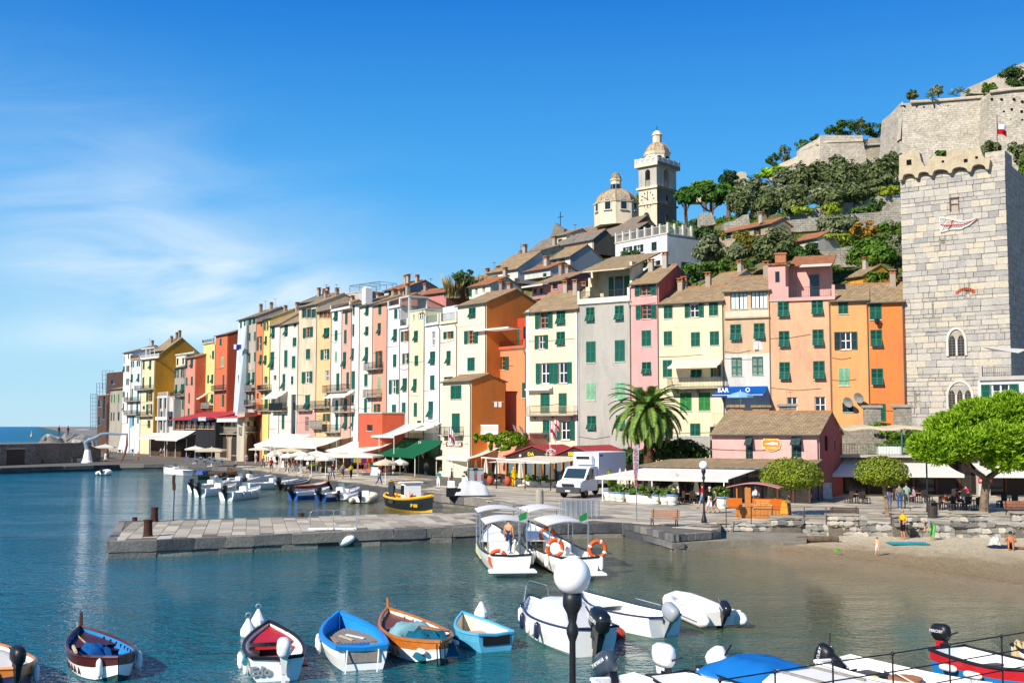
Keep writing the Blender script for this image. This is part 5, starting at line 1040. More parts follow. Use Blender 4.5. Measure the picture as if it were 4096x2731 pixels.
for i,(zk,x,y,w,h,Y,m,n)in enumerate([('B3',1500,160,100,80,232,BSD,400),('B3',1640,145,210,160,231,BSD,1300),('B3',1765,130,110,150,236,OLD,600),('B3',1900,155,200,120,234,BSD,900),('B3',2030,135,150,140,230,BSD,700),('B3',985,430,100,130,246,BSD,500),('B3',1092,372,100,150,246,OLD,450),('B3',1252,292,115,110,243,BSH,450),('B3',1368,230,90,70,232,BSD,300),('B1',1280,130,280,190,197,BSD,1600),('B1',1055,205,130,110,199,BSH,500),('B1',635,235,115,75,206,OLV,450),('B1',420,272,100,80,204.5,OLD,350)]):
 tree(zk,x,y,w,h,Y,m,ol[i],'fort_bush' if i in(0,7,8,9,10,11,12)else 'fort_tree',n,.38,14,group=G4,tr=.12,lump=.38)
G5='bushes in the hillside gardens';ol=['lime green bush on the upper terrace wall','spreading lime green bush on the upper terrace','low ivy mound on the terrace wall','upright shrub at the end of the terrace wall','vine covered pergola by the tower','clump behind the ruined tower parapet','bush behind the tower top right','bush at the right edge behind the tower','shrub below the broad tower side olive','dark clipped shrub behind the peach terrace','leafy hedge below the cottage, left half','leafy hedge below the cottage, right half','tall green bush left of the red rooftops','orange tree in front of the white villa','red and orange creeper on the middle terrace','green creeper at the tower end of the middle terrace','low vine pergola by the garden house','bushes at the foot of the villa','scrub at the upper right edge beside the tower','garden bush below the lower pale wall']
for i,(zk,x,y,w,h,Y,m,n)in enumerate([('B3',1245,885,180,100,167,LIM,450),('B3',1515,865,200,120,167,LIM,550),('B3',1800,880,200,80,166,BSH,400),('B3',1920,830,130,170,166,BSD,400),('B3',2045,700,210,90,172,LIM,500),('B1',640,785,160,110,128,BSH,500),('B1',1065,740,160,150,126,OLD,700),('B1',1330,760,200,220,128,OLD,900),('B3',1935,1490,200,150,134,BSH,600),('B3',1255,1390,150,110,136,BSD,500),('B3',330,1390,330,120,138,BSH,900),('B3',620,1390,330,140,137,BSH,900),('B4',310,905,170,140,168,BSD,700),('B4',1640,760,220,150,152,BSD,900),('B3',1830,1050,260,140,152,AUT,700),('B3',2040,1060,240,170,150,BSH,700),('B3',1550,1130,330,60,148,LIM,600),('B3',390,1080,220,120,160,BSD,500),('B1',1330,1000,130,300,126,BSH,700),('B3',1500,1400,260,60,139,BSH,400)]):
 tree(zk,x,y,w,h,Y,m,ol[i],'garden_bush',n,.34,14,group=G5,tr=.08,lump=.36,limbs=3)
for i,x in enumerate((215,400)):
 p=gy('B4',x,960,168);o=thing('reed_clump',['pale dry reeds left of the hill bush','pale dry reeds right of the hill bush'][i],'reeds',(p.x,168,p.z-2),0,'reeds on the hill');mb=MB();rnd=random.Random(i)
 for _ in range(90):
  a,q=rnd.uniform(0,6.28),rnd.random()*1.4;x0,y0=q*math.cos(a),q*math.sin(a);hh=rnd.uniform(2,4.0);l=rnd.uniform(.2,1.2);mb.add([(x0-.06,y0,0),(x0+.06,y0,0),(x0+l*math.cos(a)*.5,y0,hh*.7),(x0+l*math.cos(a),y0+l*math.sin(a),hh)],[(0,1,2),(0,2,3)])
 mb.build('stems',DRY,o)
for i,(x,y,w,lab)in enumerate([(560,290,125,'big agave hanging over the keep parapet'),(735,272,100,'agave right of the clipped bush'),(798,250,100,'middle agave of the right hand group'),(862,262,90,'rightmost agave on the keep parapet')]):
 Yq=202.5;p=gy('B1',x,y+10,Yq);o=thing('agave',lab,'agave',(p.x,p.y-1.0,p.z),0,'agaves on the parapet');rnd=random.Random(i);mb=MB();L=w*Yq/F/2.091*.55
 for k in range(26):
  a=2.4*k;el=rnd.uniform(-.5,1.3);d=Vector((math.cos(a)*math.cos(el),math.sin(a)*math.cos(el),math.sin(el)));sd=d.cross(Vector((0,0,1))).normalized()*.13*L;m=d*L*.5+Vector((0,0,.05));mb.add([-sd*.6,sd*.6,m+sd,d*L*rnd.uniform(.9,1.1),m-sd,m+Vector((0,0,-.06*L))],[(0,1,2,5),(5,2,3),(0,5,4),(5,3,4)])
 mb.build('rosette',AGV,o)
mb=MB();rnd=random.Random(99)
for _ in range(1700):
 px=rnd.uniform(2300,4300);off=rnd.uniform(14,112);Y=Dr(min(px,4299))+off;z=hz(px,off);X=(px-CX)/F*Y;s=rnd.uniform(.6,1.9)
 leaves(mb,(X,Y,z+s*.3),(s*1.2,s*1.2,s*.6),26,.42,rnd,5,0,.5)
mb.build('hill_scrub',BSH,kind='stuff',label='low green scrub over the hillside')
def vine(zk,quads,Y,mat,label,name='climbing_vine',n=900,size=.3,seed=1,th=.35):
 rnd=random.Random(seed);mb=MB();c=gy(zk,quads[0][0],quads[0][1],Y);o=thing(name,label,'vine',(c.x,Y,c.z));tot=sum(q[2]*q[3]for q in quads)
 for x,y,w,h in quads:
  p=gy(zk,x,y,Y)-c;k=Y/F/ZM[zk][2];leaves(mb,(p.x,0,p.z),(w*k/2,th,h*k/2),int(n*w*h/tot)+20,size,rnd,max(5,int(w*h/2500)),0,.4)
 mb.build('leaves',mat,o);mb=MB();x,y,w,h=quads[0];k=Y/F/ZM[zk][2];mb.tube([(0,.1,-h*k*.5),(.1,.05,0),(0,.1,h*k*.4)],.05,5);mb.build('stem',TRUNK,o);return o
vine('B3',[(740,1130,230,170),(540,1100,60,80),(940,1060,140,170),(830,1180,120,90)],149.5,leafmat('5a6426','a0923c','ivyold'),'yellowing ivy covering the cottage wall',n=1500,size=.35,seed=4)
Yv=lo_.A.y-1.0
vine('A5',[(560,1380,260,110),(400,1370,180,60),(300,1400,50,120),(650,1390,120,130),(520,1440,120,60),(415,1430,40,90)],128.5,IVY,'bright green vine trained over the salmon house front',n=2600,size=.3,seed=5)
# palm
pb=at_z(2600,1965,QZ);Y=105;pc=at_y(2592,1633,Y);pm=thing('palm_tree','tall date palm with arching fronds and orange fruit stalks','palm',(pc.x,Y,QZ));zc_=pc.z-QZ;rnd=random.Random(8)
mb=MB();L=[]
for i in range(25):t=i/24;L.append((.38+.06*(i%2)+(.16 if t>.85 else 0)+(.12*(1-t)**3),zc_*t*.97))
mb.lathe(L,10);mb.build('trunk',stone(['3a2a1d','5a432d','7a5f40'],'palmtrunk',4,.95,.9),pm)
fr=MB();st=MB();nf=72
for i in range(nf):
 a=i*2.39996;t=(i+.5)/nf;el=1.35-2.0*t**.85;Lf=rnd.uniform(3.7,4.6);d0=Vector((math.cos(a),math.sin(a),0));pts=[];p=Vector((0,0,zc_))+d0*.2;ang=el;n=14
 for k in range(n+1):
  pts.append(p.copy());ang-=(.075+.05*(k/n));p=p+(d0*math.cos(ang)+Vector((0,0,math.sin(ang))))*Lf/n
 st.tube(pts,[.05*(1-.8*k/n)for k in range(n+1)],4)
 side=d0 .cross(Vector((0,0,1)))
 for k in range(2,n*3):
  f=k/(n*3)*n;b=min(int(f),n-1);q=pts[b].lerp(pts[b+1],f-b);tg=(pts[b+1]-pts[b]).normalized();up=side.cross(tg).normalized();ll=.72*math.sin(math.pi*min(.97,.12+.8*f/n))*rnd.uniform(.85,1.1)
  for sg in(-1,1):
   e=q+(side*sg*.75+tg*.65+up*.22+Vector((0,0,-.12))).normalized()*ll;w=tg*.07;m=q.lerp(e,.5)+up*.03;fr.add([q-w,q+w,m+w*.8,e,m-w*.8],[(0,1,2,4),(4,2,3)])
st.build('frond_stems',paint('7d8a3c'),pm);fr.build('fronds',PLM,pm)
mb=MB()
for i in range(16):
 a=rnd.uniform(0,6.28);d0=Vector((math.cos(a),math.sin(a),0))
 for k in range(9):e=Vector((rnd.uniform(-.25,.25),rnd.uniform(-.25,.25),rnd.uniform(-.35,.2)));mb.tube([Vector((0,0,zc_-.1)),Vector((0,0,zc_+.1))+d0*.6,Vector((0,0,zc_-.25))+d0*1.2+e],[.03,.025,.05],4)
mb.build('fruit_stalks',paint('d98a1c',.7,.2,0,.3),pm)
# stone pine on the promenade
pb=at_z(3937,2050,QZ);o=thing('stone_pine','broad bright green stone pine with forked trunk on the promenade','pine tree',(pb.x,pb.y,QZ));k=pb.y/F;rnd=random.Random(21);mb=MB()
def C1(x,y,dy=0):p=gy('C1',x,y,pb.y+dy);return p-Vector((pb.x,pb.y,QZ))
mb.tube([(0,0,-.1),C1(1650,900),C1(1665,780),C1(1668,700)],[.36,.3,.29,.27],10);mb.tube([C1(1668,710),C1(1600,660,-.3),C1(1530,620,-.5),C1(1470,560,-.6),C1(1440,480,-.6)],[.22,.17,.14,.1,.06],7);mb.tube([C1(1668,710),C1(1740,655,.5),C1(1830,600,.8),C1(1950,540,1.2)],[.24,.2,.15,.08],7);mb.tube([C1(1740,655,.5),C1(1720,560,.4),C1(1700,420,0)],[.16,.12,.06],6);mb.tube([C1(1530,620,-.5),C1(1490,520,-1.5),C1(1500,400,-1.8)],[.12,.08,.04],6)
mb.build('trunk',stone(['5b4a3c','7d6a58','a08d78'],'pinebark',3,.95,1.0),o);mb=MB()
for x,y,w,h,dy in[(1150,420,330,240,-.5),(1330,270,380,300,0),(1600,160,460,320,.5),(1880,120,420,360,.2),(2150,140,400,420,.6),(1250,500,260,130,-1),(1480,400,420,260,-1.6),(1750,360,420,300,-1.6),(2000,380,420,320,-1.2),(1820,540,340,180,-1.2),(2080,520,300,200,.4),(1600,300,700,300,1.8)]:
 c=C1(x,y,dy);r=Vector((w*k/2.24/2,1.9,h*k/2.24/2));nt_=int(w*h/95)
 for _ in range(nt_):
  d=Vector((rnd.gauss(0,1),rnd.gauss(0,1),rnd.gauss(.25,1))).normalized();q=c+Vector((d.x*r.x,d.y*r.y,d.z*r.z))*(rnd.random()**.3);dd=(d+Vector((0,0,.7))+Vector((rnd.uniform(-.5,.5),rnd.uniform(-.5,.5),0))).normalized();L_=rnd.uniform(.22,.42)
  u=dd.orthogonal().normalized();w_=dd.cross(u)
  for j in range(4):
   a=j*1.57+rnd.random();e=q+(dd+(u*math.cos(a)+w_*math.sin(a))*.55).normalized()*L_;s_=(u*math.sin(a)-w_*math.cos(a))*.05;mb.add([q-s_,q+s_,e+s_*.6,e-s_*.6],[(0,1,2,3)])
mb.build('crown',PINB,o)
# two clipped round trees
for lab,bx,by,x0,x1,y0,y1,lean in(('clipped round tree with domed crown beside the wooden kiosk',3155,2062,3040,3292,1828,1968,0),('clipped round tree with domed crown in front of the ice cream awning',3552,2066,3417,3635,1822,1950,-.25)):
 b=at_z(bx,by,QZ);k=b.y/F;o=thing('round_tree',lab,'tree',(b.x,b.y,QZ),0,'clipped round trees on the promenade');rnd=random.Random(bx);c=at_y((x0+x1)/2,(y0+y1)/2,b.y)-Vector((b.x,b.y,QZ));rx,rz=(x1-x0)*k/2,(y1-y0)*k/2
 mb=MB()
 for _ in range(5200):
  d=Vector((rnd.gauss(0,1),rnd.gauss(0,1),rnd.gauss(.2,1))).normalized();f=rnd.random()**.22;q=Vector((d.x*rx,d.y*rx,(d.z*rz*(1.15 if d.z>0 else.75))-rz*.15))*f*(1+.06*math.sin(d.x*9+bx)*math.cos(d.z*8+d.y*7));nn=(d+Vector((rnd.uniform(-.8,.8),rnd.uniform(-.8,.8),rnd.uniform(-.4,.8)))).normalized();u=nn.orthogonal().normalized()*.085;w_=nn.cross(u).normalized()*.055;q=c+q;mb.add([q-u,q-w_,q+u,q+w_],[(0,1,2,3)])
 mb.build('crown',RND,o);mb=MB();mb.tube([(0,0,-.05),(lean*.3,0,c.z*.3),(c.x*.6,0,c.z*.65),(c.x,0,c.z-rz*.4)],[.2,.15,.13,.11],8)
 for i in range(6):a=i*1.05;mb.tube([(c.x*.6,0,c.z*.65),(c.x+math.cos(a)*rx*.4,math.sin(a)*rx*.4,c.z-rz*.3),(c.x+math.cos(a)*rx*.75,math.sin(a)*rx*.75,c.z+rz*.1)],[.08,.06,.03],5)
 mb.build('trunk',stone(['6a5848','8f7a64','a8937a'],'rtbark',4,.95,.7),o)
# promenade: restaurants, terraces, street furniture
def merge(h2,h1):
 M=h1 .o.matrix_basis.inverted()@h2 .o.matrix_basis
 for c in kids(h2 .o):c.parent=h1 .o;c.matrix_basis=M@c.matrix_basis
 bpy.data.objects.remove(h2 .o)
def letters(parent,s,size,loc,rot,mat,sx=1,bold=.0):return put('lettering',text_mesh(s,size,.012,mat,bold),parent,loc,rot,(sx,1,1))
PX=math.pi/2
GOLD=paint('d8a03a',.5,.4,0,.1);REDR=paint('a5383c',.75,.2,0,.15,1);WOODB=paint('3a2720',.7,.25,0,.2,3);WOODO=paint('b8691f',.5,.35,0,.3,5)
tr_=H('pink trattoria with slate roof and round orange sign','B8',1290,2300,203,'f6bdb4','d 1608 222 1672 440;d 2038 222 2128 420',5,D=(97,93),depth=10,side='b9615a',ymid=300,wear=.3,chim=0,name='restaurant')  # side: the pink wall's shade painted in as deep red
for x0,x1 in((1608,1672),(2038,2128)):
 a=tr_.uv(x0,440);b=tr_.uv(x1,222);w=b[0]-a[0];hh=b[1]-a[1]
 for i in(0,1):put('shutter',US['d'],tr_.o,(a[0]+i*w/2,.04,a[1]),None,(w/2,1,hh*.55));put('shutter',US['d'],tr_.o,(a[0]+i*w/2,-.62-.1*i,a[1]+hh*.62),(-.75,0,-.12),(w/2,1,hh*.42))
p=tr_.uv(1848,292);r_w=90/2.352*95/F
mb=MB();mb.lathe([(1,0),(1,.06)],28,(0,0,0),0,TR(p[0],-.05,p[1])@Matrix.Rotation(PX,4,'X')@Matrix.Diagonal((r_w,r_w*.78,1,1)));mb.lathe([(.93,.06),(.93,.075)],28,(0,0,0),1,TR(p[0],-.05,p[1])@Matrix.Rotation(PX,4,'X')@Matrix.Diagonal((r_w,r_w*.78,1,1)));sg=mb.build('round_sign',[paint('f0d9b0'),paint('d9771c',.5)],tr_.o)
YL=paint('f2dc8a',.5)
letters(sg,'Trattoria',.34,(p[0],-.14,p[1]+.36),(PX,0,0),YL);letters(sg,'LA MARINA',.3,(p[0],-.14,p[1]-.36),(PX,0,0),YL)
mb=MB();mb.prism([(-.62,-.02),(-.3,.05),(-.1,.1),(.15,.17),(.4,.1),(.6,.12),(.52,0),(.6,-.12),(.4,-.06),(.1,-.1),(-.3,-.05)],0,.02,0,TR(p[0],-.13,p[1])@Matrix.Rotation(PX,4,'X'));mb.build('fish_emblem',WHITE,sg)
mb=MB();mb.box(tr_.L,tr_.L+.05,2.2,3.1,1.0+3.0,5.2,0);mb.build('side_window',DARK,tr_.o);put('shutter',US['d'],tr_.o,(tr_.L+.6,3.1,4.0),(.0,.0,PX*1.05),(.6,1,1.0))
sk=tr_.o;L=tr_.L
mb=MB();mb.slab([(-5.2,-5.2,2.75),(L+.3,-5.2,2.75),(L+.2,.1,3.35),(0,.1,3.35),(-3.8,0,3.2)],.14);mb.build('skirt_roof',SLATE,sk);mb=MB();mb.tube([(-5.2,-5.3,2.62),(L+.3,-5.3,2.62)],.08,6);mb.build('gutter',GREEND,sk)
mb=MB();mb.box(-5.0,L,-3.6,-3.4,0,2.7,0)
for i in range(12):x=-4.9+(L+4.8)*i/11;mb.box(x-.08,x+.08,-3.72,-3.56,0,2.7,1)
mb.build('glazed_front',[glassy('2a2622'),WOODD],sk)
mb=MB();v=[(-7.2,-8.6,1.98),(L*.42,-8.6,1.98),(L*.58,-5.0,2.68),(-3.9,-5.0,2.68)];mb.slab(v,.03);mb.quad((-7.2,-8.6,1.98),(-7.2,-8.6,1.75),(L*.42,-8.6,1.75),(L*.42,-8.6,1.98));aw=mb.build('awning',fabric('f5efe4'),sk)
for x in(-6.6,-2.4,L*.38):mb=MB();mb.tube([(x,-8.5,0),(x,-8.5,1.95)],.05,6);mb.build('awning_pole',WHITE,aw)
Yb=100;p0=at_y(3285,1900,Yb)
gl=thing('gelato_bar','low bar building under big white awnings with planted roof terrace','bar',(p0 .x,Yb,QZ),-.12);gl.scale=(1.19,1,1)
mb=MB();mb.box(.2,18,3.0,3.8,0,3.3,0);mb.box(.2,18,1.0,4.6,3.3,3.5,1);mb.build('body',[paint('2b211c',.7),plaster('cfc3ae')],gl)
for i in range(11):
 x=.4+1.65*i;mb=MB();mb.box(x,x+.16,2.85,3.0,0,3.2);mb.build('door_post',WOODD,gl)
 if i%3!=2:mb=MB();mb.box(x+.2,x+1.55,2.93,2.97,.3,2.7);mb.build('door_pane',glassy('2f2a26'),gl)
mb=MB();mb.box(11.4,12.2,1.4,2.2,0,3.3);mb.build('column',plaster('d9d6d0'),gl)
IL=paint('c3202c',.5)
for x in(11.55,12.1):mb=MB();mb.box(x-.18,x+.24,1.33,1.39,1.1,1.55);sg=mb.build('wall_sign',IL,gl);letters(sg,'illy',.26,(x+.03,1.32,1.33),(PX,0,0),WHITE)
for x0,x1,sl in((-1.6,9.6,1),(11.0,19.5,0)):
 mb=MB();n=6
 for i in range(n):
  t0,t1=i/n,(i+1)/n
  f=lambda t:(2.9-5.2*t,3.25-1.25*t-.18*math.sin(math.pi*t))
  (ya,za),(yb_,zb_)=f(t0),f(t1);s0,s1=(1.6*(1-t0)*sl,1.6*(1-t1)*sl);mb.quad((x0+s0,ya,za),(x0+s1,yb_,zb_),(x1-s1*.4,yb_,zb_),(x1-s0*.4,ya,za))
 mb.quad((x0,-2.3,2.0),(x0,-2.3,1.72),(x1,-2.3,1.72),(x1,-2.3,2.0));aw=mb.build('awning',fabric('f5f0e6'),gl)
 if sl:letters(aw,'Gelateria',.3,(3.0,-2.33,1.87),(PX,0,0),IRON)
mb=MB();railing(mb,.4,18,1.1,3.5,4.5,.2);mb.build('railing',paint('2f6f52'),gl)
for x in(.3,6.0,10.4,15):mb=MB();mb.tube([(x,1.2,3.5),(x,1.2,5.9)],.06,6);mb.build('pergola_post',paint('2f6f52'),gl)
mb=MB();n=20
for i in range(n):
 x0,x1=.1+15*i/n,.1+15*(i+1)/n;z0,z1=5.95+.1*math.sin(i*1.7),5.95+.1*math.sin((i+1)*1.7);mb.quad((x0,.9,z0),(x1,.9,z1),(x1,4.5,z1+.15),(x0,4.5,z0+.15));mb.quad((x0,.88,z0-.24),(x1,.88,z1-.24),(x1,.9,z1),(x0,.9,z0))
mb.build('reed_canopy',fabric('e2d2b4'),gl)
mb=MB();mb.box(12,18,4.1,4.5,3.5,5.5);mb.build('terrace_back_wall',masonry(['9a9284','857e72','776f62','b0a695'],'back',.5,.25),gl)
for i,x in enumerate((.9,5.3,7.6,10.2)):
 o=thing('terrace_planter',['white box planter of yellowing leaves at the pink wall end of the terrace','white box planter of green leaves, left of the middle pair on the terrace','white box planter of green leaves, right of the middle pair on the terrace','white box planter of green leaves by the pine on the terrace'][i],'planter',(gl.location.x+x*1.19*math.cos(-.12),Yb+x*1.19*math.sin(-.12)+1.6,QZ+3.5),-.12,'planters on the bar terrace');mb=MB();mb.bev(-1.0,1.0,-.3,.3,0,.75,.03);mb.build('box',WHITE,o);mb=MB();leaves(mb,(0,0,1.0),(1.15,.5,.5),420,.16,random.Random(i),10);mb.build('leaves',[AUT,BSH,LIM,BSH][i],o)
MER=stone(['8f887b','a39c8e','b7b0a0'],'merlon',1.6,.95,.9)
for i,(zk,x0,x1,y0,y1,Y)in enumerate([('A7',775,872,1165,1275,109.0),('A7',958,1065,1165,1275,108.6),('A8',218,318,1092,1150,108.1),('A8',813,912,1103,1215,106.9),('A8',1022,1126,1100,1220,106.4)]):
 a,b=gy(zk,x0,y1,Y),gy(zk,x1,y0,Y);o=thing('wall_merlon','weathered stone merlon of the old town wall, '+['left of the bar terrace','below the red bar chairs','under the beige house corner','before the orange house door','at the tower foot'][i],'merlon',(a.x,Y,QZ),0,'merlons of the old town wall')
 mb=MB();w,hh=b.x-a.x,b.z-QZ;nx,nz=5,12;rnd=random.Random(i)
 mb.bev(0,w,0,1.0,0,hh,.06);mb.v=[(x+rnd.uniform(-.05,.05),y+rnd.uniform(-.05,.05),z+rnd.uniform(-.05,.05))for x,y,z in mb.v];mb.build('masonry',masonry(['a39c8e','8f887b','857d70','b7b0a0'],'mer',.45,.3),o)
 mb=MB();mb.bev(-.15,w+.15,-.15,1.15,hh,hh+.3,.05);mb.build('cap',SLATE if zk=='A7' else MER,o)
mb=MB();a,b=at_y(2840,1700,109.5),at_y(3800,1700,106);d=b-a;mb.box(0,d.length,0,.8,QZ,6.9,0,TR(a.x,a.y,0)@rotz(math.atan2(d.y,d.x)));o=mb.build('old_town_wall',masonry(['9a9284','857e72','776f62','b0a695'],'back',.5,.25),label='long rubble stone town wall behind the trattoria',cat='wall')
for i,(x,y,w,h,Y)in enumerate([(990,370,540,230,108),(560,420,420,160,110)]):tree('B8',x,y,w,h,Y,BSD,['dark creeper hedge between palm and trattoria','green hedge behind the white truck'][i],'hedge',2600,.3,30,base=QZ,group='hedges by the palm',cat='hedge',tr=.08,lump=.4)
tree('Z',940,1048,45,60,150,BSH,'flowering climber beside the green awning','climber',1100,.28,20,base=QZ,cat='shrub',tr=.06,lump=.4)
for gi,(ax,ay,bx0,bx1,txt,lab)in enumerate([(1490,205,1235,1760,'DA','left dark timber gable pavilion with red roof and ship wheel'),(1885,210,1690,2125,'ISEO','right dark timber gable pavilion with red roof')]):
 Y=119-gi*3;a,b=gy('B7',bx0,295,Y+1.2),gy('B7',bx1,295,Y-1.2);d=(b-a);d.z=0;w=d.length;ap=gy('B7',ax,ay,Y);o=thing('restaurant_pavilion',lab,'restaurant',(a.x,a.y,QZ),math.atan2(d.y,d.x),'timber restaurant pavilions');ze=a.z-QZ;zz_=ap.z-QZ;xm=w*(ax-bx0)/(bx1-bx0)
 mb=MB();mb.prism([(0,ze-.25),(w,ze-.25),(w,ze),(xm,zz_),(0,ze)],0,.15,0,Matrix.Rotation(PX,4,'X'));gb=mb.build('gable',WOODB,o)
 mb=MB();mb.slab([(-.3,-.3,ze-.05),(xm,-.3,zz_+.08),(xm,9,zz_+.08),(-.3,9,ze-.05)][::-1],.1);mb.slab([(xm,-.3,zz_+.08),(w+.3,-.3,ze-.05),(w+.3,9,ze-.05),(xm,9,zz_+.08)][::-1],.1);rf=mb.build('roof',REDR,o);mb=MB()
 for i in range(18):
  y=.2+i*.5
  for x1_,s1 in((-.3,1),(w+.3,1)):mb.tube([(xm,y,zz_+.1),(x1_,y,ze-.03)],.03,4)
 mb.build('roof_seams',REDR,rf)
 mb=MB();mb.box(0,w,1.4,9,0,ze-.1,0);mb.build('interior_wall',paint('241a14'),o)
 for i in range(7):x=w*i/6;mb=MB();mb.box(x-.07,x+.07,-.1,.1,0,ze-.1);mb.build('post',WOODO,o)
 mb=MB();mb.box(0,w,.2,.24,.5,ze-.3);mb.build('glazing',glassy('5a6a70'),o);mb=MB();mb.box(0,w,.1,.26,ze-.45,ze-.2);mb.box(0,w,.1,.26,0,.5);mb.build('beam',WOODO,o)
 letters(gb,txt,.5,(xm-.2,-.17,ze+.28),(PX,0,0),paint('e6cf3a'),1,.015)
 mb=MB();mb.ell((xm+(1.2 if gi else-1.3),-.3,ze+.1),(.16,.16,.16),10,6);mb.build('globe_lamp',WHITE,gb)
 if gi==0:
  c=(w*.83,-.35,ze+.3);mb=MB();n=24
  mb.tube([(c[0]+.52*math.cos(6.283*i/n),c[1],c[2]+.52*math.sin(6.283*i/n))for i in range(n+1)],.05,5,cap=False)
  for i in range(8):q=6.283*i/8;mb.tube([(c[0],c[1],c[2]),(c[0]+.72*math.cos(q),c[1],c[2]+.72*math.sin(q))],.03,4)
  mb.build('ship_wheel',paint('c9c6bd'),gb)
p=gy('B7',1060,320,116);mb=MB();q=gy('B7',1820,320,110);d=q-p;Lq=math.hypot(d.x,d.y);o=thing('terrace_awning','long white canvas awning frame over the timber restaurant terrace','awning',(p.x,p.y,QZ),math.atan2(d.y,d.x));zq=p.z-QZ
mb.slab([(2.5,-3,zq-.15),(Lq,-3,zq-.15),(Lq+2,3,zq+.35),(4,3,zq+.35)],.04);mb.build('canvas',fabric('f1e8d2'),o);mb=MB();mb.tube([(0,-1,zq+.2),(Lq,-3.05,zq-.1)],.07,5);mb.tube([(-1.2,.5,zq-.9),(0,-1,zq+.1)],.05,5);mb.build('frame',WHITE,o)
for x in(0,Lq*.35,Lq*.7,Lq):mb=MB();mb.tube([(x,-3,0),(x,-3,zq-.1)],.05,6);mb.build('pole',IRON,o)
# arcade restaurant (two faces, one building) and glazed restaurant
el=H('stone arcade restaurant with upper veranda and red roof edge','A2',862,1102,1088,'d8ccae','b 880 1118 930 1162;b 935 1116 990 1160;b 1005 1114 1092 1158;d 868 1245 884 1330;d 910 1235 965 1350;d 1000 1235 1072 1400',flat=True,D=(209,197),depth=.5,wear=.5,name='restaurant',pipe=False)
el.balcony(858,1096,1165,1218,.7);el.band(862,1102,1225,1450,stone(['8c8274','9f9585','b3a896'],'arcade',1.2),'arcade_stone')
for x0,x1,yt,yb in((868,884,1240,1330),(905,968,1232,1370),(997,1075,1232,1410)):
 a=el.uv(x0,yb);b=el.uv(x1,yt+10);w=b[0]-a[0];hw=w/2;pts=[(a[0],a[1]-1)]+[(a[0]+hw-hw*math.cos(math.pi*i/10),b[1]-hw*.55+hw*.9*math.sin(math.pi*i/10))for i in range(11)]+[(b[0],a[1]-1)]
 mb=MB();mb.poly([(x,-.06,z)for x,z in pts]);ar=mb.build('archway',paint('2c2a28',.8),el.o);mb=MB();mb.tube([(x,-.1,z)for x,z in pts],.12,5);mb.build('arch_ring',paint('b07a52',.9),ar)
e2=H('tmp','A2',1104,1370,1052,'d8ccae','b 1112 1118 1150 1162;b 1180 1112 1225 1160;b 1235 1110 1280 1158;b 1290 1108 1335 1156;w 1228 1235 1285 1285',flat=True,D=(197,207),depth=1.5,wear=.5,pipe=False)
e2 .balcony(1104,1366,1158,1205,.7);e2 .band(1106,1366,1210,1450,stone(['8c8274','9f9585','b3a896'],'arcade',1.2),'arcade_stone')
bd=e2 .band(1112,1345,1058,1108,'e9dcb2','fascia',.08);a=e2 .uv(1230,1098);letters(bd,'RISTORANTE  ELETTRA',.85,(a[0],-.12,a[1]),(PX,0,0),paint('2f6a4a'),.82,.02)
a=e2 .uv(1105,1390);b=e2 .uv(1195,1230);w=b[0]-a[0];pts=[(a[0],a[1]-2)]+[(a[0]+w/2-w/2*math.cos(math.pi*i/10),b[1]-w*.35+w/2*math.sin(math.pi*i/10))for i in range(11)]+[(b[0],a[1]-2)]
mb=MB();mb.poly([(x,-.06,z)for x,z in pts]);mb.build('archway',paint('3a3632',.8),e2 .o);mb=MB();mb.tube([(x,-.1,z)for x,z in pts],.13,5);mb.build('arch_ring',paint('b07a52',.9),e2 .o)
merge(e2,el)
mb=MB();mb.slab([(-1,-1.2,el.H),(el.L+.6,-1.2,el.H),(el.L+.6,9.5,el.H+1.6),(-1,9.5,el.H+1.6)],.15);mb.build('red_roof',REDR,el.o)
mb=MB();mb.quad((0,-1.25,el.H-.1),(0,-1.3,el.H-.75),(el.L,-1.3,el.H-.75),(el.L,-1.25,el.H-.1));mb.build('valance',fabric('f3efe4'),el.o)
mi=H('dark glazed restaurant with long red roof beside the arcade','A2',520,862,1100,'2f3034','b 530 1115 560 1185;b 570 1113 600 1185;b 612 1112 655 1180;b 662 1111 700 1180;b 715 1125 760 1180;b 768 1125 810 1180;b 815 1125 855 1180',flat=True,D=(231,208),depth=8,ybot=1330,name='restaurant',pipe=False,set_=-1)
mb=MB();mb.slab([(-1,-1.0,mi.H),(mi.L,-1.0,mi.H),(mi.L,8,mi.H+2.0),(-1,8,mi.H+2.0)],.15);mb.build('red_roof',REDR,mi.o);bd=mi.band(708,858,1088,1112,paint('1d2a55'),'fascia',1.1);a=mi.uv(800,1100);letters(bd,'MIRAMARE',.95,(a[0],-1.13,a[1]),(PX,0,0),WHITE,1,.02);mi.awning(505,700,1195,1275,3.5)
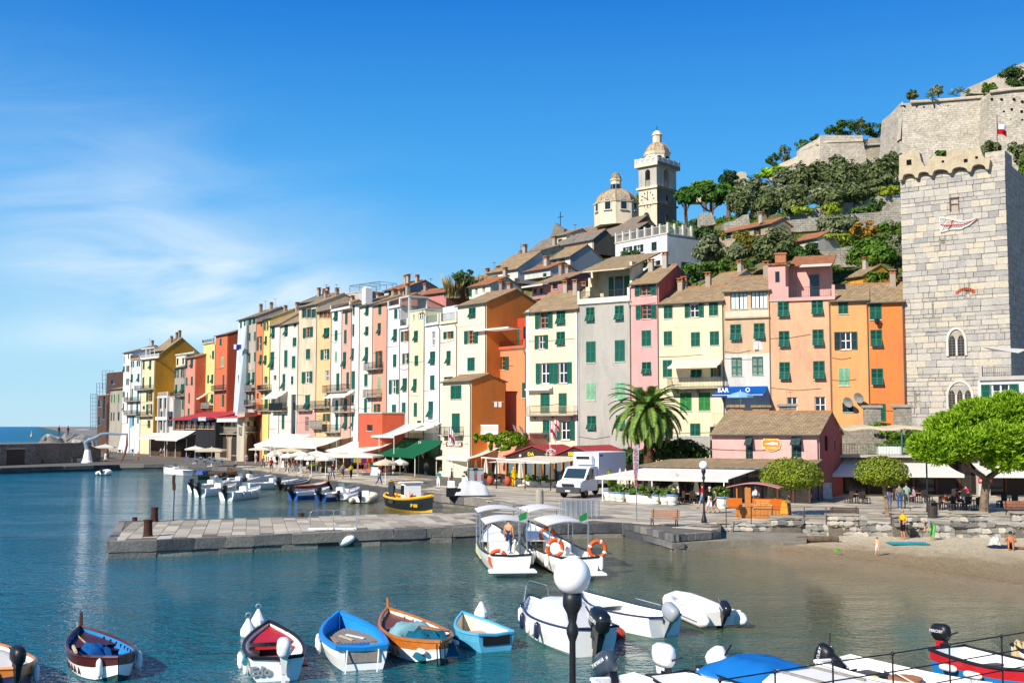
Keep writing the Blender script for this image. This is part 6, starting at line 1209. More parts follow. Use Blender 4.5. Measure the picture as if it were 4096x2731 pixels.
# low stone harbour building on the far mole, rail, crane
lb=thing('harbour_building','low dark stone harbour building with glass doors on the far mole','building',(*Qp(-160,1868),QZ),0);a=Vector((*Qp(-160,1868),0));
b=at_y(338,1850,196);d=b-Vector((a.x,a.y,0));d.z=0;an=math.atan2(195.5-a.y-4,b.x-a.x);lb.rotation_euler.z=an;Lb=d.length;lb.location.y+=4
mb=MB();mb.prism([(0,0),(Lb,0),(Lb,2.0),(Lb-2.2,2.6),(Lb-4.4,3.25),(0,3.25)],-9,0,0,Matrix.Rotation(PX,4,'X'));mb.build('wall',masonry(['8a8175','776f65','6d655b','9a9184'],'mole',.6,.3),lb)
def LX(zx):q=at_y(zx/2.09,1850,197);return(q.x-lb.location.x)/math.cos(an)
for x0,x1,z1,m in((-40,85,2.4,glassy('183238')),(148,300,2.4,glassy('183238')),(362,402,2.4,WHITE),(428,492,2.4,paint('20242a'))):
 u0,u1=LX(x0),LX(x1);zz0=0 if m is not WHITE else 1.5;mb=MB();mb.box(u0,u1,-.06,.02,zz0,z1,0);o=mb.build('door' if zz0==0 else 'window',m,lb);mb=MB();mb.box(u0-.15,u1+.15,-.09,.0,z1,z1+.22);mb.build('lintel',paint('a9a092'),o)
mb=MB();mb.tube([(0,.3,4.2),(LX(380),.3,4.2)],.03,4);mb.tube([(0,.3,3.8),(LX(380),.3,3.8)],.02,4)
for i in range(14):x=LX(380)*i/13;mb.tube([(x,.3,3.2),(x,.3,4.2)],.025,4)
mb.build('railing',IRON,lb);mb=MB();mb.box(LX(-60),LX(92),.2,.26,3.3,4.3,0);mb.box(LX(-60),LX(92),.15,.2,3.32,3.5,1);bn=mb.build('banner',[WHITE,paint('2a5fb0')],lb);letters(bn,'S C F',.7,(LX(30),.12,3.9),(PX,0,0),paint('24509a'),1,.02)
CR=paint('7d93a3',.4,.5,.2,.1);c=gz('A1',730,1255);o=thing('harbour_crane','pale blue grey hydraulic harbour crane with folded jib on the far mole','crane',(c.x,c.y,QZ));k=c.y/F/2.09
def CQ(x,y):return((x-730)*k,0,(1255-y)*k)
mb=MB();mb.lathe([(.95,0),(.95,.2),(.8,.3),(.55,1.6),(.45,2.2)],16);mb.build('pedestal',WHITE,o);mb=MB();mb.tube([CQ(730,1210),CQ(722,1130),CQ(708,1085)],[.42,.38,.34],8);mb.build('mast',CR,o);mb=MB();mb.tube([CQ(708,1090),CQ(735,1070),CQ(800,1045),CQ(845,1015)],[.32,.3,.28,.25],6);mb.tube([CQ(840,1018),CQ(900,1012),CQ(985,1018),CQ(1060,1016)],[.26,.22,.18,.14],6);mb.build('jib',CR,o);mb=MB();mb.tube([CQ(1055,1020),CQ(1055,1110),CQ(1040,1180),CQ(1010,1255)],[.12,.2,.2,.06],6);mb.build('hanging_straps',paint('6a3a35'),o)
ru=H('grey stone house with faded shutters and low slate roof at the far end','A1',915,1028,640,'b9ad9b','c2 930 685 940 755;c2 952 683 962 755;c2 988 680 998 752;cd 926 835 936 905;cd 948 833 958 905;cd 985 830 1000 902',618,D=(275,267),wear=1.0,chim=0,pipe=False)
rb=H('dark brick ruin of a house wrapped in scaffolding','A1',815,915,690,'6f5140','d 820 730 850 790;d 860 700 880 890;d 822 870 845 940',flat=True,D=(285,276),wear=1.0,depth=9,pipe=False,name='ruined_house')
rc=H('broken upper storey of the ruin above the scaffold','A1',885,1020,500,'5d463b','d 930 560 960 600',flat=True,D=(292,284),wear=1.0,depth=6,pipe=False,name='ruined_house')
o=thing('scaffold','blue steel scaffold around the ruined house at the point','scaffold',(0,0,0));mb=MB()
for x0,x1,y0,y1 in((757,815,680,975),(808,885,590,940),(855,945,485,640)):
 for dy in(0,1.2):
  for i in range(4):x=x0+(x1-x0)*i/3;mb.tube([gy('A1',x,y0,274+dy),gy('A1',x,y1,274+dy)],.06,4)
  n=int((y1-y0)/32)
  for j in range(n+1):y=y0+(y1-y0)*j/n;mb.tube([gy('A1',x0,y,274+dy),gy('A1',x1,y,274+dy)],.05,4)
mb.build('tubes',paint('4f5f78',.4,.5,.6),o)
mb=MB();rnd=random.Random(5);o=thing('point_rocks','pale tumbled rocks at the end of the mole','rocks',(0,0,0));
for i in range(40):
 p=gy('A1',rnd.uniform(370,760),1000,rnd.uniform(208,225));s=rnd.uniform(.8,2.2);put('rock',ROCK[i%9],o,(p.x,p.y,rnd.uniform(1.5,4.2)),(rnd.random(),rnd.random(),rnd.random()),(s*1.4,s,s))
p=gz('A1',263,1036,0);o=thing('channel_buoy','yellow conical channel buoy out at sea','buoy',(p.x,p.y,0));k=p.y/F/2.09;mb=MB();mb.lathe([(9*k,-.5),(10*k,6*k),(4*k,22*k),(1.5*k,48*k),(.5*k,52*k)],10);mb.build('float',paint('d9a92a'),o)
# parasols
def build_parasol(name,label,r,h,square,col,val=True):
 o=thing(name,label,'parasol',(0,0,0),0,None);mb=MB();mb.tube([(0,0,0),(0,0,h+.55)],.035,6);mb.build('pole',WHITE,o);n=4 if square else 10;ph=math.pi/4 if square else 0;mb=MB();rr_=r*(1.3 if square else 1)
 ring=[(rr_*math.cos(ph+6.283*i/n),rr_*math.sin(ph+6.283*i/n),h)for i in range(n)];mid=[(rr_*.5*math.cos(ph+6.283*i/n),rr_*.5*math.sin(ph+6.283*i/n),h+.24)for i in range(n)]
 for i in range(n):
  j=(i+1)%n;mb.quad(ring[i],ring[j],mid[j],mid[i]);mb.poly([mid[i],mid[j],(0,0,h+.42)])
  m=((ring[i][0]+ring[j][0])/2,(ring[i][1]+ring[j][1])/2,h-.24)
  mb.quad((ring[i][0],ring[i][1],h-.22),(ring[j][0],ring[j][1],h-.22),ring[j],ring[i])
 mb.build('canopy',fabric(col),o);mb=MB();mb.lathe([(.3,0),(.3,.12),(.06,.16)],10);mb.build('base',paint('b8b4aa'),o)
 mb=MB()
 for i in range(n):mb.tube([(0,0,h+.1),(ring[i][0]*.97,ring[i][1]*.97,h-.01)],.015,4)
 mb.build('ribs',WHITE,o);return o
PAR={}
def x_big(x):return 700<x<1800
def parasol(zk,cx,cy,w,kind,label,group='open parasols on the promenade',rz=None):
 z_e={'s':2.45,'r':2.2}[kind[0]];col={'w':'f3eee2','b':'e6d9bb'}[kind[1]];p=gz(zk,cx,cy,QZ+z_e);r=w/2*p.y/F/ZM[zk][2]*(1.3 if zk=='B6' and x_big(cx)else 1.12);key=kind
 if rz is None:rz=R.uniform(-.2,.3)
 if key not in PAR:
  o=build_parasol('parasol',label,1.0,z_e,kind[0]=='s',col);PAR[key]=(o,tree_of(o));o.location=(p.x,p.y,QZ);o.rotation_euler.z=rz;o.scale=(r,r,1);o['group']=group
 else:o=copy_tree(*PAR[key],(p.x,p.y,QZ),rz,label,(r,r,1));o['group']=group
 return o
for zk,x,y,w,kd,lab in[('B6',345,470,240,'sb','beige square parasol over the quayside cafe tables'),('B6',190,455,160,'sw','white canopy parasol at the left end of the quayside cafe'),('B6',185,405,200,'sw','flat white parasol behind the quayside cafe'),('B6',860,455,240,'sw','big white parasol at the left of the market row'),('B6',1095,470,270,'sb','big beige square parasol behind the small round ones'),('B6',1330,450,200,'sb','beige parasol under the sloping white roof'),('B6',1180,508,140,'sw','white parasol between the two beige ones'),('B6',1330,505,170,'sw','white parasol left of the widest pair'),('B6',1490,515,260,'sw','wide white parasol with scalloped edge, left of the pair'),('B6',1720,520,330,'sw','widest white parasol above the souvenir racks'),('B6',915,512,85,'rw','small round parasol nearest the man in red'),('B6',975,508,90,'rw','small round parasol, second beside the menu boards'),('B6',1062,525,118,'rw','small round fringed parasol behind the strolling group'),('B6',1195,542,105,'rw','small round parasol, left of the three in a row'),('B6',1285,545,110,'rw','small round parasol, middle of the three in a row'),('B6',1418,550,140,'rw','small round parasol, right of the three in a row'),('B6',1980,590,205,'rb','round cream parasol over the rental desk'),('A2',330,1258,290,'sw','white square parasol before the columned house'),('A2',260,1232,140,'sw','small white parasol behind the cafe boards'),('A1',700,1055,160,'sw','white striped parasol at the seaward cafe'),('A1',930,1060,150,'sb','striped beige parasol in the middle of the seaward cafe'),('A1',690,978,110,'sw','white parasol above the rocks at the point'),('A1',880,1120,150,'sw','low red striped parasol over the seaward cafe bar'),('A2',655,1305,130,'sw','flat white parasol below the glazed restaurant'),('P',1600,1850,60,'rw','little white parasol by the flower climber')]:
 parasol(zk,x,y,w,kd,lab)
o=build_parasol('parasol','pale blue parasol on the bar terrace under the blue awning',1.3,2.2,False,'9fd0ee');p=gy('A7',852,1065,112.5);o.location=(p.x,112.5,p.z-2.3)
fo_=None
def folded(zk,x,yb,h,label,mat='efe6d4'):
 global fo_
 p=gz(zk,x,yb);s=h*p.y/F/ZM[zk][2]/2.6
 if fo_ is None:
  o=thing('folded_parasol',label,'parasol',(p.x,p.y,QZ),0,'folded cream parasols on the terraces');mb=MB();mb.tube([(0,0,0),(0,0,2.6)],.03,6);mb.build('pole',WOODL,o);mb=MB();n=12;prof=[(.16,.75),(.27,.85),(.25,1.2),(.17,1.8),(.09,2.35),(.03,2.62)];v=[]
  mb.lathe(prof,n);mb.v=[(x_*(1.25 if i%2 else.8),y_*(1.25 if i%2 else.8),z_)for i,(x_,y_,z_)in enumerate(mb.v)];mb.build('canopy',fabric(mat),o);mb=MB();mb.lathe([(.3,0),(.3,.1),(.05,.16)],10);mb.build('base',WHITE,o);fo_=(o,tree_of(o));o.scale=(s,)*3;return o
 return copy_tree(*fo_,(p.x,p.y,QZ),R.uniform(0,3),label,s)
for zk,x,yb,h,lab in[('B7',897,470,180,'leftmost, by the lattice'),('B7',948,500,175,'second from the lattice'),('B7',1045,520,215,'left of the first clay jar'),('B7',1152,525,215,'behind the first clay jar'),('B7',1268,500,175,'behind the yellow oilskin figure'),('B7',1368,570,240,'right of the yellow oilskin figure'),('B7',1557,580,245,'at the left of the white box planters'),('B7',1660,585,250,'at the right of the white box planters'),('B7',1772,560,210,'just left of the truck cab'),('B7',1875,540,190,'behind the truck cab'),('B8',425,790,265,'left of the pair behind the truck box'),('B8',478,795,265,'right of the pair behind the truck box'),('B8',545,780,225,'beside the tall promotional flag'),('B8',712,825,270,'over the third trattoria pot'),('B8',948,850,295,'by the cactus sack'),('B8',1143,850,245,'by the second sack'),('D1',750,0,130,'closed above the quayside cafe'),('A2',700,1420,180,'tall, at the quayside cafe, left'),('A2',803,1410,160,'tall, at the quayside cafe, middle'),('A2',910,1410,150,'tall, at the arcade pillar')]:
 if zk!='D1':folded(zk,x,yb,h,'folded cream parasol, '+lab)
for i,(zk,x0,x1,yt,yb,D0,D1,col,lab)in enumerate([('B6',745,1055,318,415,186,175,'f3eee4','white sloping awning against the weathered cream house'),('B6',925,1330,350,425,178,164,'f4efe6','broad white sloping awning over the market row'),('B6',1050,1525,310,360,182,166,'d8c8a8','flat straw roof behind the market awnings'),('B6',1410,1770,395,465,166,150,'f5f1ea','long white awning roof above the widest parasol'),('B6',1780,2060,225,330,158,146,'f5f1ea','steep white scalloped awning beside the red annex'),('B6',1845,2260,372,500,154,138,'1d6a48','dark green awning left of the flowering climber'),('B7',565,870,205,300,140,131,'f6efdf','white scalloped shop awning under the carved sign'),('A1',1115,1400,1005,1045,236,228,'f2ede2','white awning of the cafe by the pale blue house'),('A2',430,620,1222,1255,226,219,'2f6b52','small green awning by the turquoise door'),('A2',1190,1460,1225,1320,196,184,'f3efe6','white sloping awning right of the stone arcade')]):
 a,b=gy(zk,x0,yb,D0),gy(zk,x1,yb,D1);d=b-a;d.z=0;L=d.length;o=thing('market_awning',lab,'awning',(a.x,a.y,QZ),math.atan2(d.y,d.x),'sloping awnings along the row');z0=a.z-QZ;dep=4.0;Dm=(D0+D1)/2+2.5;z1=gy(zk,(x0+x1)/2,yt,Dm).z-QZ;mb=MB();n=5
 for j in range(n):
  t0,t1=j/n,(j+1)/n;f=lambda t:(dep*t,z0+(z1-z0)*t-.15*math.sin(math.pi*t));(ya,za),(yb2,zb2)=f(t0),f(t1);mb.quad((0,ya,za),(L,ya,za),(L,yb2,zb2),(0,yb2,zb2))
 k=int(L/.35)
 for j in range(k):x0_,x1_=L*j/k,L*(j+1)/k;mb.poly([(x0_,0,z0),(x0_,-.02,z0-.22),((x0_+x1_)/2,-.02,z0-.3),(x1_,-.02,z0-.22),(x1_,0,z0)])
 mb.build('canvas',fabric(col),o)
 for t in(.02,.5,.98):mb=MB();mb.tube([(L*t,.1,0),(L*t,.1,z0)],.045,5);mb.build('pole',WHITE,o)
 mb=MB();mb.box(0,L,dep-.3,dep,0,max(1.5,z0-.3));mb.build('shop_front',paint(['3a2f28','45382c','2f2a28','4a3a2c'][i%4],.8,.2,0,.5,1.2),o)
vine('A8',[(1000,1290,260,90),(1130,1260,160,60),(900,1215,180,30)],105.8,BSH,'shaded creeper on the old wall behind the roof terrace',n=1100,size=.22,seed=9)
# boats
HW=paint('f0efea',.25,.5,0,.06,2);NAVY=paint('1c2748',.3,.5);TEAL=fabric('1f6f86');ROPE=paint('b9a47c',.9,.1,0,.3)
def hullmesh(L,B,fb,double,sheer=.25,n=14,flare=1.0):
 def st(t):
  if t>=.42:b=(1-((t-.42)/.58)**2.3)
  elif double:b=(1-((.42-t)/.42)**2.6)if t>0 else 0
  else:b=.80+.20*(1-((.42-t)/.42)**2)
  b=max(b,.015)*B/2;zs=fb+sheer*(2*t-.85)**2*(1 if t>.42 else.35);zk=-.3+(.25 if t>.9 else 0)*(t-.9)*10+(.28*max(0,.12-t)/.12 if double else 0);return b,zs,zk
 Y=[0,.52,.82,.95,1.0];Z=[0,.10,.34,.70,1.0];rows=[]
 for i in range(n+1):
  t=i/n;b,zs,zk=st(t);x=(t-.5)*L;rows.append([(x,b*Y[j],zk+(zs-zk)*Z[j])for j in range(5)])
 return rows,st
def boat(label,bow,stern,beam,cols,inner='dcd8cc',double=False,fb=.55,zg=.6,name='rowing_boat',cat='boat',thw=2,deck=None,gun=.055,sheer=.22,group=None,sc=1.0,Lmax=None,inmat=None):
 """cols: main, upper strake, bottom, gunwale"""
 a,b=at_z(*bow,fb+sheer*1.3),at_z(*stern,fb+sheer*.25);d=a-b;d.z=0;L=d.length
 if Lmax and L>Lmax:d=d.normalized()*Lmax;a=b+d;L=Lmax
 beam*=.86;c=b+d*.5;o=thing(name,label,cat,(c.x,c.y,0),math.atan2(d.y,d.x),group);rows,st=hullmesh(L,beam,fb,double,sheer);n=len(rows)-1;mb=MB();M=[cols[0],cols[1],cols[2]]
 for sg in(1,-1):
  for i in range(n):
   for j in range(4):
    q=[rows[i][j],rows[i+1][j],rows[i+1][j+1],rows[i][j+1]];q=[(x,y*sg,z)for x,y,z in q]
    if sg>0:q.reverse()
    mb.add(q,[(0,1,2,3)],{0:2,1:2,2:0,3:1}[j])
 if not double:
  e=rows[0];pts=[(x,y,z)for x,y,z in e]+[(x,-y,z)for x,y,z in e[::-1][:-1]];mb.poly(pts[::-1],0)
 mb.build('hull',M,o);im=inmat or paint(inner,.6,.3,0,.12,2);mb=MB();fl=.06;R2=[]
 for i in range(n+1):
  x,y,z=rows[i][4];yi=max(.01,y-.07);xi=x-(.08 if i==n else 0)+(.06 if i==0 else 0);R2 .append(((xi,yi,z-.01),(xi,yi*.72,fl)))
 for sg in(1,-1):
  for i in range(n):q=[R2[i][0],R2[i+1][0],R2[i+1][1],R2[i][1]];q=[(x,y*sg,z)for x,y,z in q];mb.add(q if sg>0 else q[::-1],[(0,1,2,3)])
 for i in range(n):mb.quad((R2[i][1][0],R2[i][1][1],fl),(R2[i][1][0],-R2[i][1][1],fl),(R2[i+1][1][0],-R2[i+1][1][1],fl),(R2[i+1][1][0],R2[i+1][1][1],fl))
 if not double:mb.quad(R2[0][0],R2[0][1],(R2[0][1][0],-R2[0][1][1],fl),(R2[0][0][0],-R2[0][0][1],R2[0][0][2]))
 mb.build('inner_lining',im,o,smooth=True)
 for sg in(1,-1):mb=MB();mb.tube([(x,(y-.02)*sg,z)for x,y,z in(r[4]for r in rows)],gun,5);mb.build('gunwale',cols[3],o)
 if not double:e=rows[0][4];mb=MB();mb.tube([(e[0],e[1],e[2]),(e[0]-.01,0,e[2]-.05),(e[0],-e[1],e[2])],gun,5);mb.build('transom_cap',cols[3],o)
 for k in range(thw):
  t=.3+.3*k/max(1,thw-1)if thw>1 else.4;y=st(t)[0]-.08;z=st(t)[1]-.2;x=(t-.5)*L;mb=MB();mb.box(x-.13,x+.13,-y,y,z-.04,z);mb.build('thwart',deck or cols[3],o)
 if deck is not None:
  mb=MB();i0=int(n*.66);pts=[R2[i][0]for i in range(i0,n+1)];pts=[(x,y,z-.1)for x,y,z in pts];mb.poly(pts+[(x,-y,z)for x,y,z in pts[::-1]]);mb.build('foredeck',deck,o)
 o['L']=L;return o,rows,st,L
def motor(o,x,z,main,tilt=0,s=1.0,y=0,band=None,txt=None,tc=None):
 s*=.88;M=TR(x,y,z)@Matrix.Rotation(-tilt,4,'Y')@Matrix.Scale(s,4);p=put('outboard_motor',MB().box(-.16,.02,-.09,.09,-.22,.08,0,M).mesh('outboard_motor',BLACK),o)
 mb=MB();pr=[(-.42,.16,.12),(-.45,.2,.34),(-.40,.19,.52),(-.30,.14,.60)];n=12;v=[]
 for(r0,r1,zz)in[(.26,.13,.02),(.33,.19,.12),(.36,.2,.3),(.34,.18,.44),(.22,.11,.52)]:
  for k in range(n):a=6.283*k/n;v.append(M@Vector((-.18+r0*math.copysign(abs(math.cos(a))**.7,math.cos(a)),r1*math.copysign(abs(math.sin(a))**.7,math.sin(a)),zz)))
 f=[(i*n+k,i*n+(k+1)%n,i*n+n+(k+1)%n,i*n+n+k)for i in range(4)for k in range(n)]+[tuple(range(n-1,-1,-1)),tuple(4*n+k for k in range(n))];mb.add(v,f);mb.build('cowling',main,p,smooth=True)
 mb=MB();mb.add([M@Vector(q)for q in((-.38,-.1,.06),(0,-.1,.06),(0,.1,.06),(-.38,.1,.06),(-.3,-.06,-.45),(-.06,-.06,-.45),(-.06,.06,-.45),(-.3,.06,-.45))],[(0,1,2,3),(0,4,5,1),(1,5,6,2),(2,6,7,3),(3,7,4,0)]);mb.box(-.28,-.1,-.05,.05,-.78,-.44,0,M);mb.box(-.36,-.02,-.05,.05,-.95,-.72,0,M);mb.box(-.42,.0,-.14,.14,-.74,-.72,0,M);mb.build('leg',band or main,p)
 mb=MB()
 for k in range(3):mb.box(-.40,-.37,-.03,.03,0,.17,0,M@TR(0,0,-.85)@Matrix.Rotation(2.09*k,4,'X'))
 mb.build('propeller',IRON,p);mb=MB();mb.tube([M@Vector((.05,0,.15)),M@Vector((.5,.05,.32))],.025,5);mb.build('tiller',BLACK,p)
 if txt:
  for sg in(1,-1):put('lettering',text_mesh(txt,.13,.004,tc or WHITE),p,M@Vector((-.18,-.2*sg,.3)),(PX,-tilt if sg>0 else tilt,0 if sg>0 else math.pi),(s,s,s))
 return p
FEN=MB().lathe([(.02,-.36),(.09,-.3),(.12,-.2),(.12,.2),(.09,.3),(.02,.36)],10).mesh('fender',WHITE,True);FENB=MB().lathe([(.02,-.36),(.09,-.3),(.12,-.2),(.12,.2),(.09,.3),(.02,.36)],10).mesh('fender',NAVY,True)
def fenders(o,rows,spots,me=FEN,s=1.0,lay=False):
 for i,sg in spots:x,y,z=rows[i][4];s2=s*.68;put('fender',me,o,(x,(y+.09)*sg,z-.28),(0,PX if lay else 0,.1),(s2,s2,s2))
def tarp(o,x0,x1,y0,y1,z0,z1,mat,seed=0,name='tarpaulin',bumps=.14):
 rnd=random.Random(seed);nx,ny=12,9;P=[]
 for i in range(nx+1):
  for j in range(ny+1):
   u,v=i/nx,j/ny;e=min(u,1-u,v,1-v)*2;h=z0+(z1-z0)*min(1,(e*2.2))**.6+(rnd.uniform(-bumps,bumps)if.08<e else 0);P.append((x0+(x1-x0)*u+rnd.uniform(-.03,.03),y0+(y1-y0)*v+rnd.uniform(-.03,.03),h))
 mb=MB();mb.add(P,[(i*(ny+1)+j,(i+1)*(ny+1)+j,(i+1)*(ny+1)+j+1,i*(ny+1)+j+1)for i in range(nx)for j in range(ny)]);return mb.build(name,mat,o,smooth=True)
def box_part(o,name,x0,x1,y0,y1,z0,z1,mat,b=.02):mb=MB();mb.bev(x0,x1,y0,y1,z0,z1,b);return mb.build(name,mat,o)
MAR=paint('4a1f1c',.3,.5,0,.2,3);VAR=paint('b56a28',.3,.5,0,.25,5);BLUE=paint('1f7fc4',.45,.4,0,.12,3);LBL=paint('55a9cc',.5,.35,0,.15,3);RED=paint('b8202a',.45,.4,0,.12,3);BOT=paint('2a4a4c',.7,.2,0,.3);PLK=paint('8b857c',.8,.2,0,.25,8)
G_='moored boats in the foreground'
o,rw_,st,L=boat('white wooden boat with maroon rail, blue inside and tall stem post',(323,2503),(474,2628),2.0,(HW,MAR,BOT,MAR),'1f78b4',True,deck=MAR,group=G_,fb=.6)
mb=MB();x,y,z=rw_[-1][4];mb.tube([(x-.05,0,z-.3),(x+.02,0,z+.42)],[.07,.05],5);mb.build('stem_post',MAR,o);fenders(o,rw_,[(8,-1),(6,-1),(3,-1),(1,1)],FEN,1.1);tarp(o,-.4,.8,-.5,.5,.1,.55,fabric('1b63a8'),1);mb=MB();mb.tube([(-1.2,.9,.75),(.4,.6,.62)],.05,5);mb.build('oar',paint('c9b48c'),o)
for i in range(4,12):x,y,z=rw_[i][4];mb=MB();mb.box(x-.03,x+.03,y-.13,y-.06,.1,z-.05);mb.box(x-.03,x+.03,-y+.06,-y+.13,.1,z-.05);mb.build('frame_rib',MAR,o)
mb=MB();mb.tube([(2.6,0,.95),(1.6,.2,.7),(.8,.1,.55)],.02,4);mb.build('mooring_rope',ROPE,o)
o,rw_,st,L=boat('varnished boat with white cushions and black outboard cut off at the left edge',(-105,2548),(66,2672),2.1,(NAVY,VAR,BOT,VAR),'efeeea',True,deck=None,thw=0,group=G_);tarp(o,-L*.3,L*.38,-.75,.75,.4,.62,fabric('ece8df'),2,'cushions',.02);motor(o,-L/2+.1,.75,BLACK,.1);fenders(o,rw_,[(2,-1),(1,1),(4,1)])
o,rw_,st,L=boat('white boat with red deck and thwarts, black rail and white outboard',(1076,2483),(1110,2625),2.0,(HW,HW,BOT,paint('1d1c22',.5)),'e6e2d6',False,deck=RED,group=G_,fb=.6)
motor(o,-L/2-.05,.68,paint('e9e8e4',.3),0,1.1,-.15,WHITE);letters(o,'Edo',.36,(-L/2-.04,.45,.28),(PX,0,-PX),paint('8d9094'),1,.015)
box_part(o,'side_bench',-L*.45,-L*.1,-.85,-.5,.3,.36,RED);mb=MB();mb.tube([(-.9,.8,.6),(-2.0,.85,.5)],[.03,.09],5);mb.build('oar',paint('2a7f8a'),o);fenders(o,rw_,[(4,1),(5,1),(1,1)],FEN,.9)
box_part(o,'locker_hatch',L*.12,L*.125+.03,-.35,.35,.1,.4,DARK)
o,rw_,st,L=boat('white and bright blue boat with grey planked foredeck',(1358,2449),(1451,2585),2.1,(HW,HW,BLUE,BLUE),'1f86cc',False,deck=None,thw=0,group=G_,gun=.09,fb=.6)
mb=MB();n=14
for k in range(n):
 y0=-.8+1.6*k/n;xm=L*(.40-.22*(abs(y0+.05)/.8)**2);q=put('deck_plank',MB().box(-L*.12,xm,y0+.008,y0+1.6/n-.008,.42,.46).mesh('deck_plank',PLK),o)
box_part(o,'locker',-L*.14,-L*.12,-.78,.78,.1,.42,paint('1d5cb8'));box_part(o,'locker_opening',-L*.145,-L*.13,-.3,.35,.12,.38,DARK);box_part(o,'side_bench',-L*.45,-L*.14,-.85,-.5,.38,.44,PLK);box_part(o,'transom_board',-L/2-.03,-L/2+.02,-.5,.5,.2,.52,PLK);fenders(o,rw_,[(9,1),(8,1),(6,1)],FEN,.8)
for y in(-.45,.45):mb=MB();mb.tube([(-L/2-.05,y,.6),(-L/2-.35,y+.1,-.02)],.02,4);mb.build('mooring_rope',WHITE,o)
for k,(x,y,a)in enumerate([(.1,.1,.3),(.25,-.2,.5),(-.1,.5,.1)]):mb=MB();mb.box(-.45,.45,-.05,.05,.47,.5,0,TR(x,y,0)@rotz(a));mb.build('loose_board',paint(['c9b28a','d9d6cf','a9855a'][k]),o)
o,rw_,st,L=boat('white hulled gozzo with orange varnished rail and teal tarpaulin',(1550,2431),(1762,2566),2.2,(HW,VAR,BOT,VAR),'efece4',True,deck=paint('6a3a22',.4),group=G_,fb=.62,thw=1)
mb=MB();x,y,z=rw_[-1][4];mb.tube([(x-.1,0,z-.3),(x,0,z+.34)],[.06,.045],5);mb.build('stem_post',VAR,o);tarp(o,-2.2,-.2,-.75,.6,.15,.72,TEAL,5);tarp(o,-.3,.5,-.75,.75,.2,.8,fabric('8fbfc8'),6,'canvas_cover',.06);fenders(o,rw_,[(11,-1),(8,-1),(4,-1),(1,1)],FEN,1.0,True)
for i in range(4,13):x,y,z=rw_[i][4];mb=MB();mb.box(x-.03,x+.03,-y+.06,-y+.12,.1,z-.05);mb.box(x-.03,x+.03,y-.12,y-.06,.1,z-.05);mb.build('frame_rib',VAR,o)
mb=MB();mb.box(-1.6,-.3,-.1,.12,.74,.78,0,rotz(.4));mb.build('loose_board',WOODL,o)
for y in(-.12,.12):mb=MB();mb.tube([(-L/2-.02,y,.62),(-L/2-.1,y,-.05)],.022,4);mb.build('mooring_rope',BLACK,o)
o,rw_,st,L=boat('small pale blue dinghy with cream inside and black transom board',(1849,2448),(1985,2531),1.75,(LBL,LBL,paint('b0605a'),LBL),'e6d9b4',False,deck=None,thw=0,group=G_,fb=.5)
box_part(o,'seat_box',-1.3,-.7,-.45,.2,.06,.38,paint('c9937c'));box_part(o,'seat_box',.3,.7,-.4,.4,.06,.3,paint('c9937c'));box_part(o,'transom_board',-L/2-.04,-L/2+.02,-.45,.45,.2,.5,BLACK);fenders(o,rw_,[(8,1)],FENB,1.2,True)
o,rw_,st,L=boat('white motor boat under a pale cover with big black outboard',(2113,2378),(2375,2508),2.3,(HW,HW,HW,NAVY),'eceae4',False,deck=HW,thw=0,group=G_,fb=.8,zg=.75,name='motorboat',gun=.04)
tarp(o,-2.0,1.0,-.85,.85,.75,1.35,fabric('e6e6e8'),7,'boat_cover',.1);motor(o,-L/2-.1,.85,paint('1b1d20',.2,.6),.25,1.5,0,None,'SUZUKI');fenders(o,rw_,[(12,1),(9,1),(5,1)],FENB,1.1);fenders(o,rw_,[(11,1),(7,1),(6,1)],FEN,1.0);mb=MB();mb.tube([rw_[12][4],(rw_[12][4][0],rw_[12][4][1]*.8,1.5),(rw_[14][4][0]-.1,0,1.6),(rw_[12][4][0],-rw_[12][4][1]*.8,1.5),(rw_[12][4][0],-rw_[12][4][1],rw_[12][4][2])],.02,5);mb.build('bow_rail',STEEL,o)
o,rw_,st,L=boat('open white launch with flush deck and grey outboard',(2322,2360),(2660,2462),2.0,(HW,HW,HW,NAVY),'f0efe8',False,deck=HW,thw=0,group=G_,fb=.62,name='motorboat',gun=.035)
box_part(o,'deck_panel',-L*.25,L*.2,-.72,.72,.34,.38,HW);motor(o,-L/2-.02,.68,paint('9aa0a4',.35),.45,1.15);mb=MB();mb.tube([(L*.05,-st(.55)[0],.85),(-L*.25,-st(.25)[0],.8)],.02,5);mb.build('hand_rail',STEEL,o)
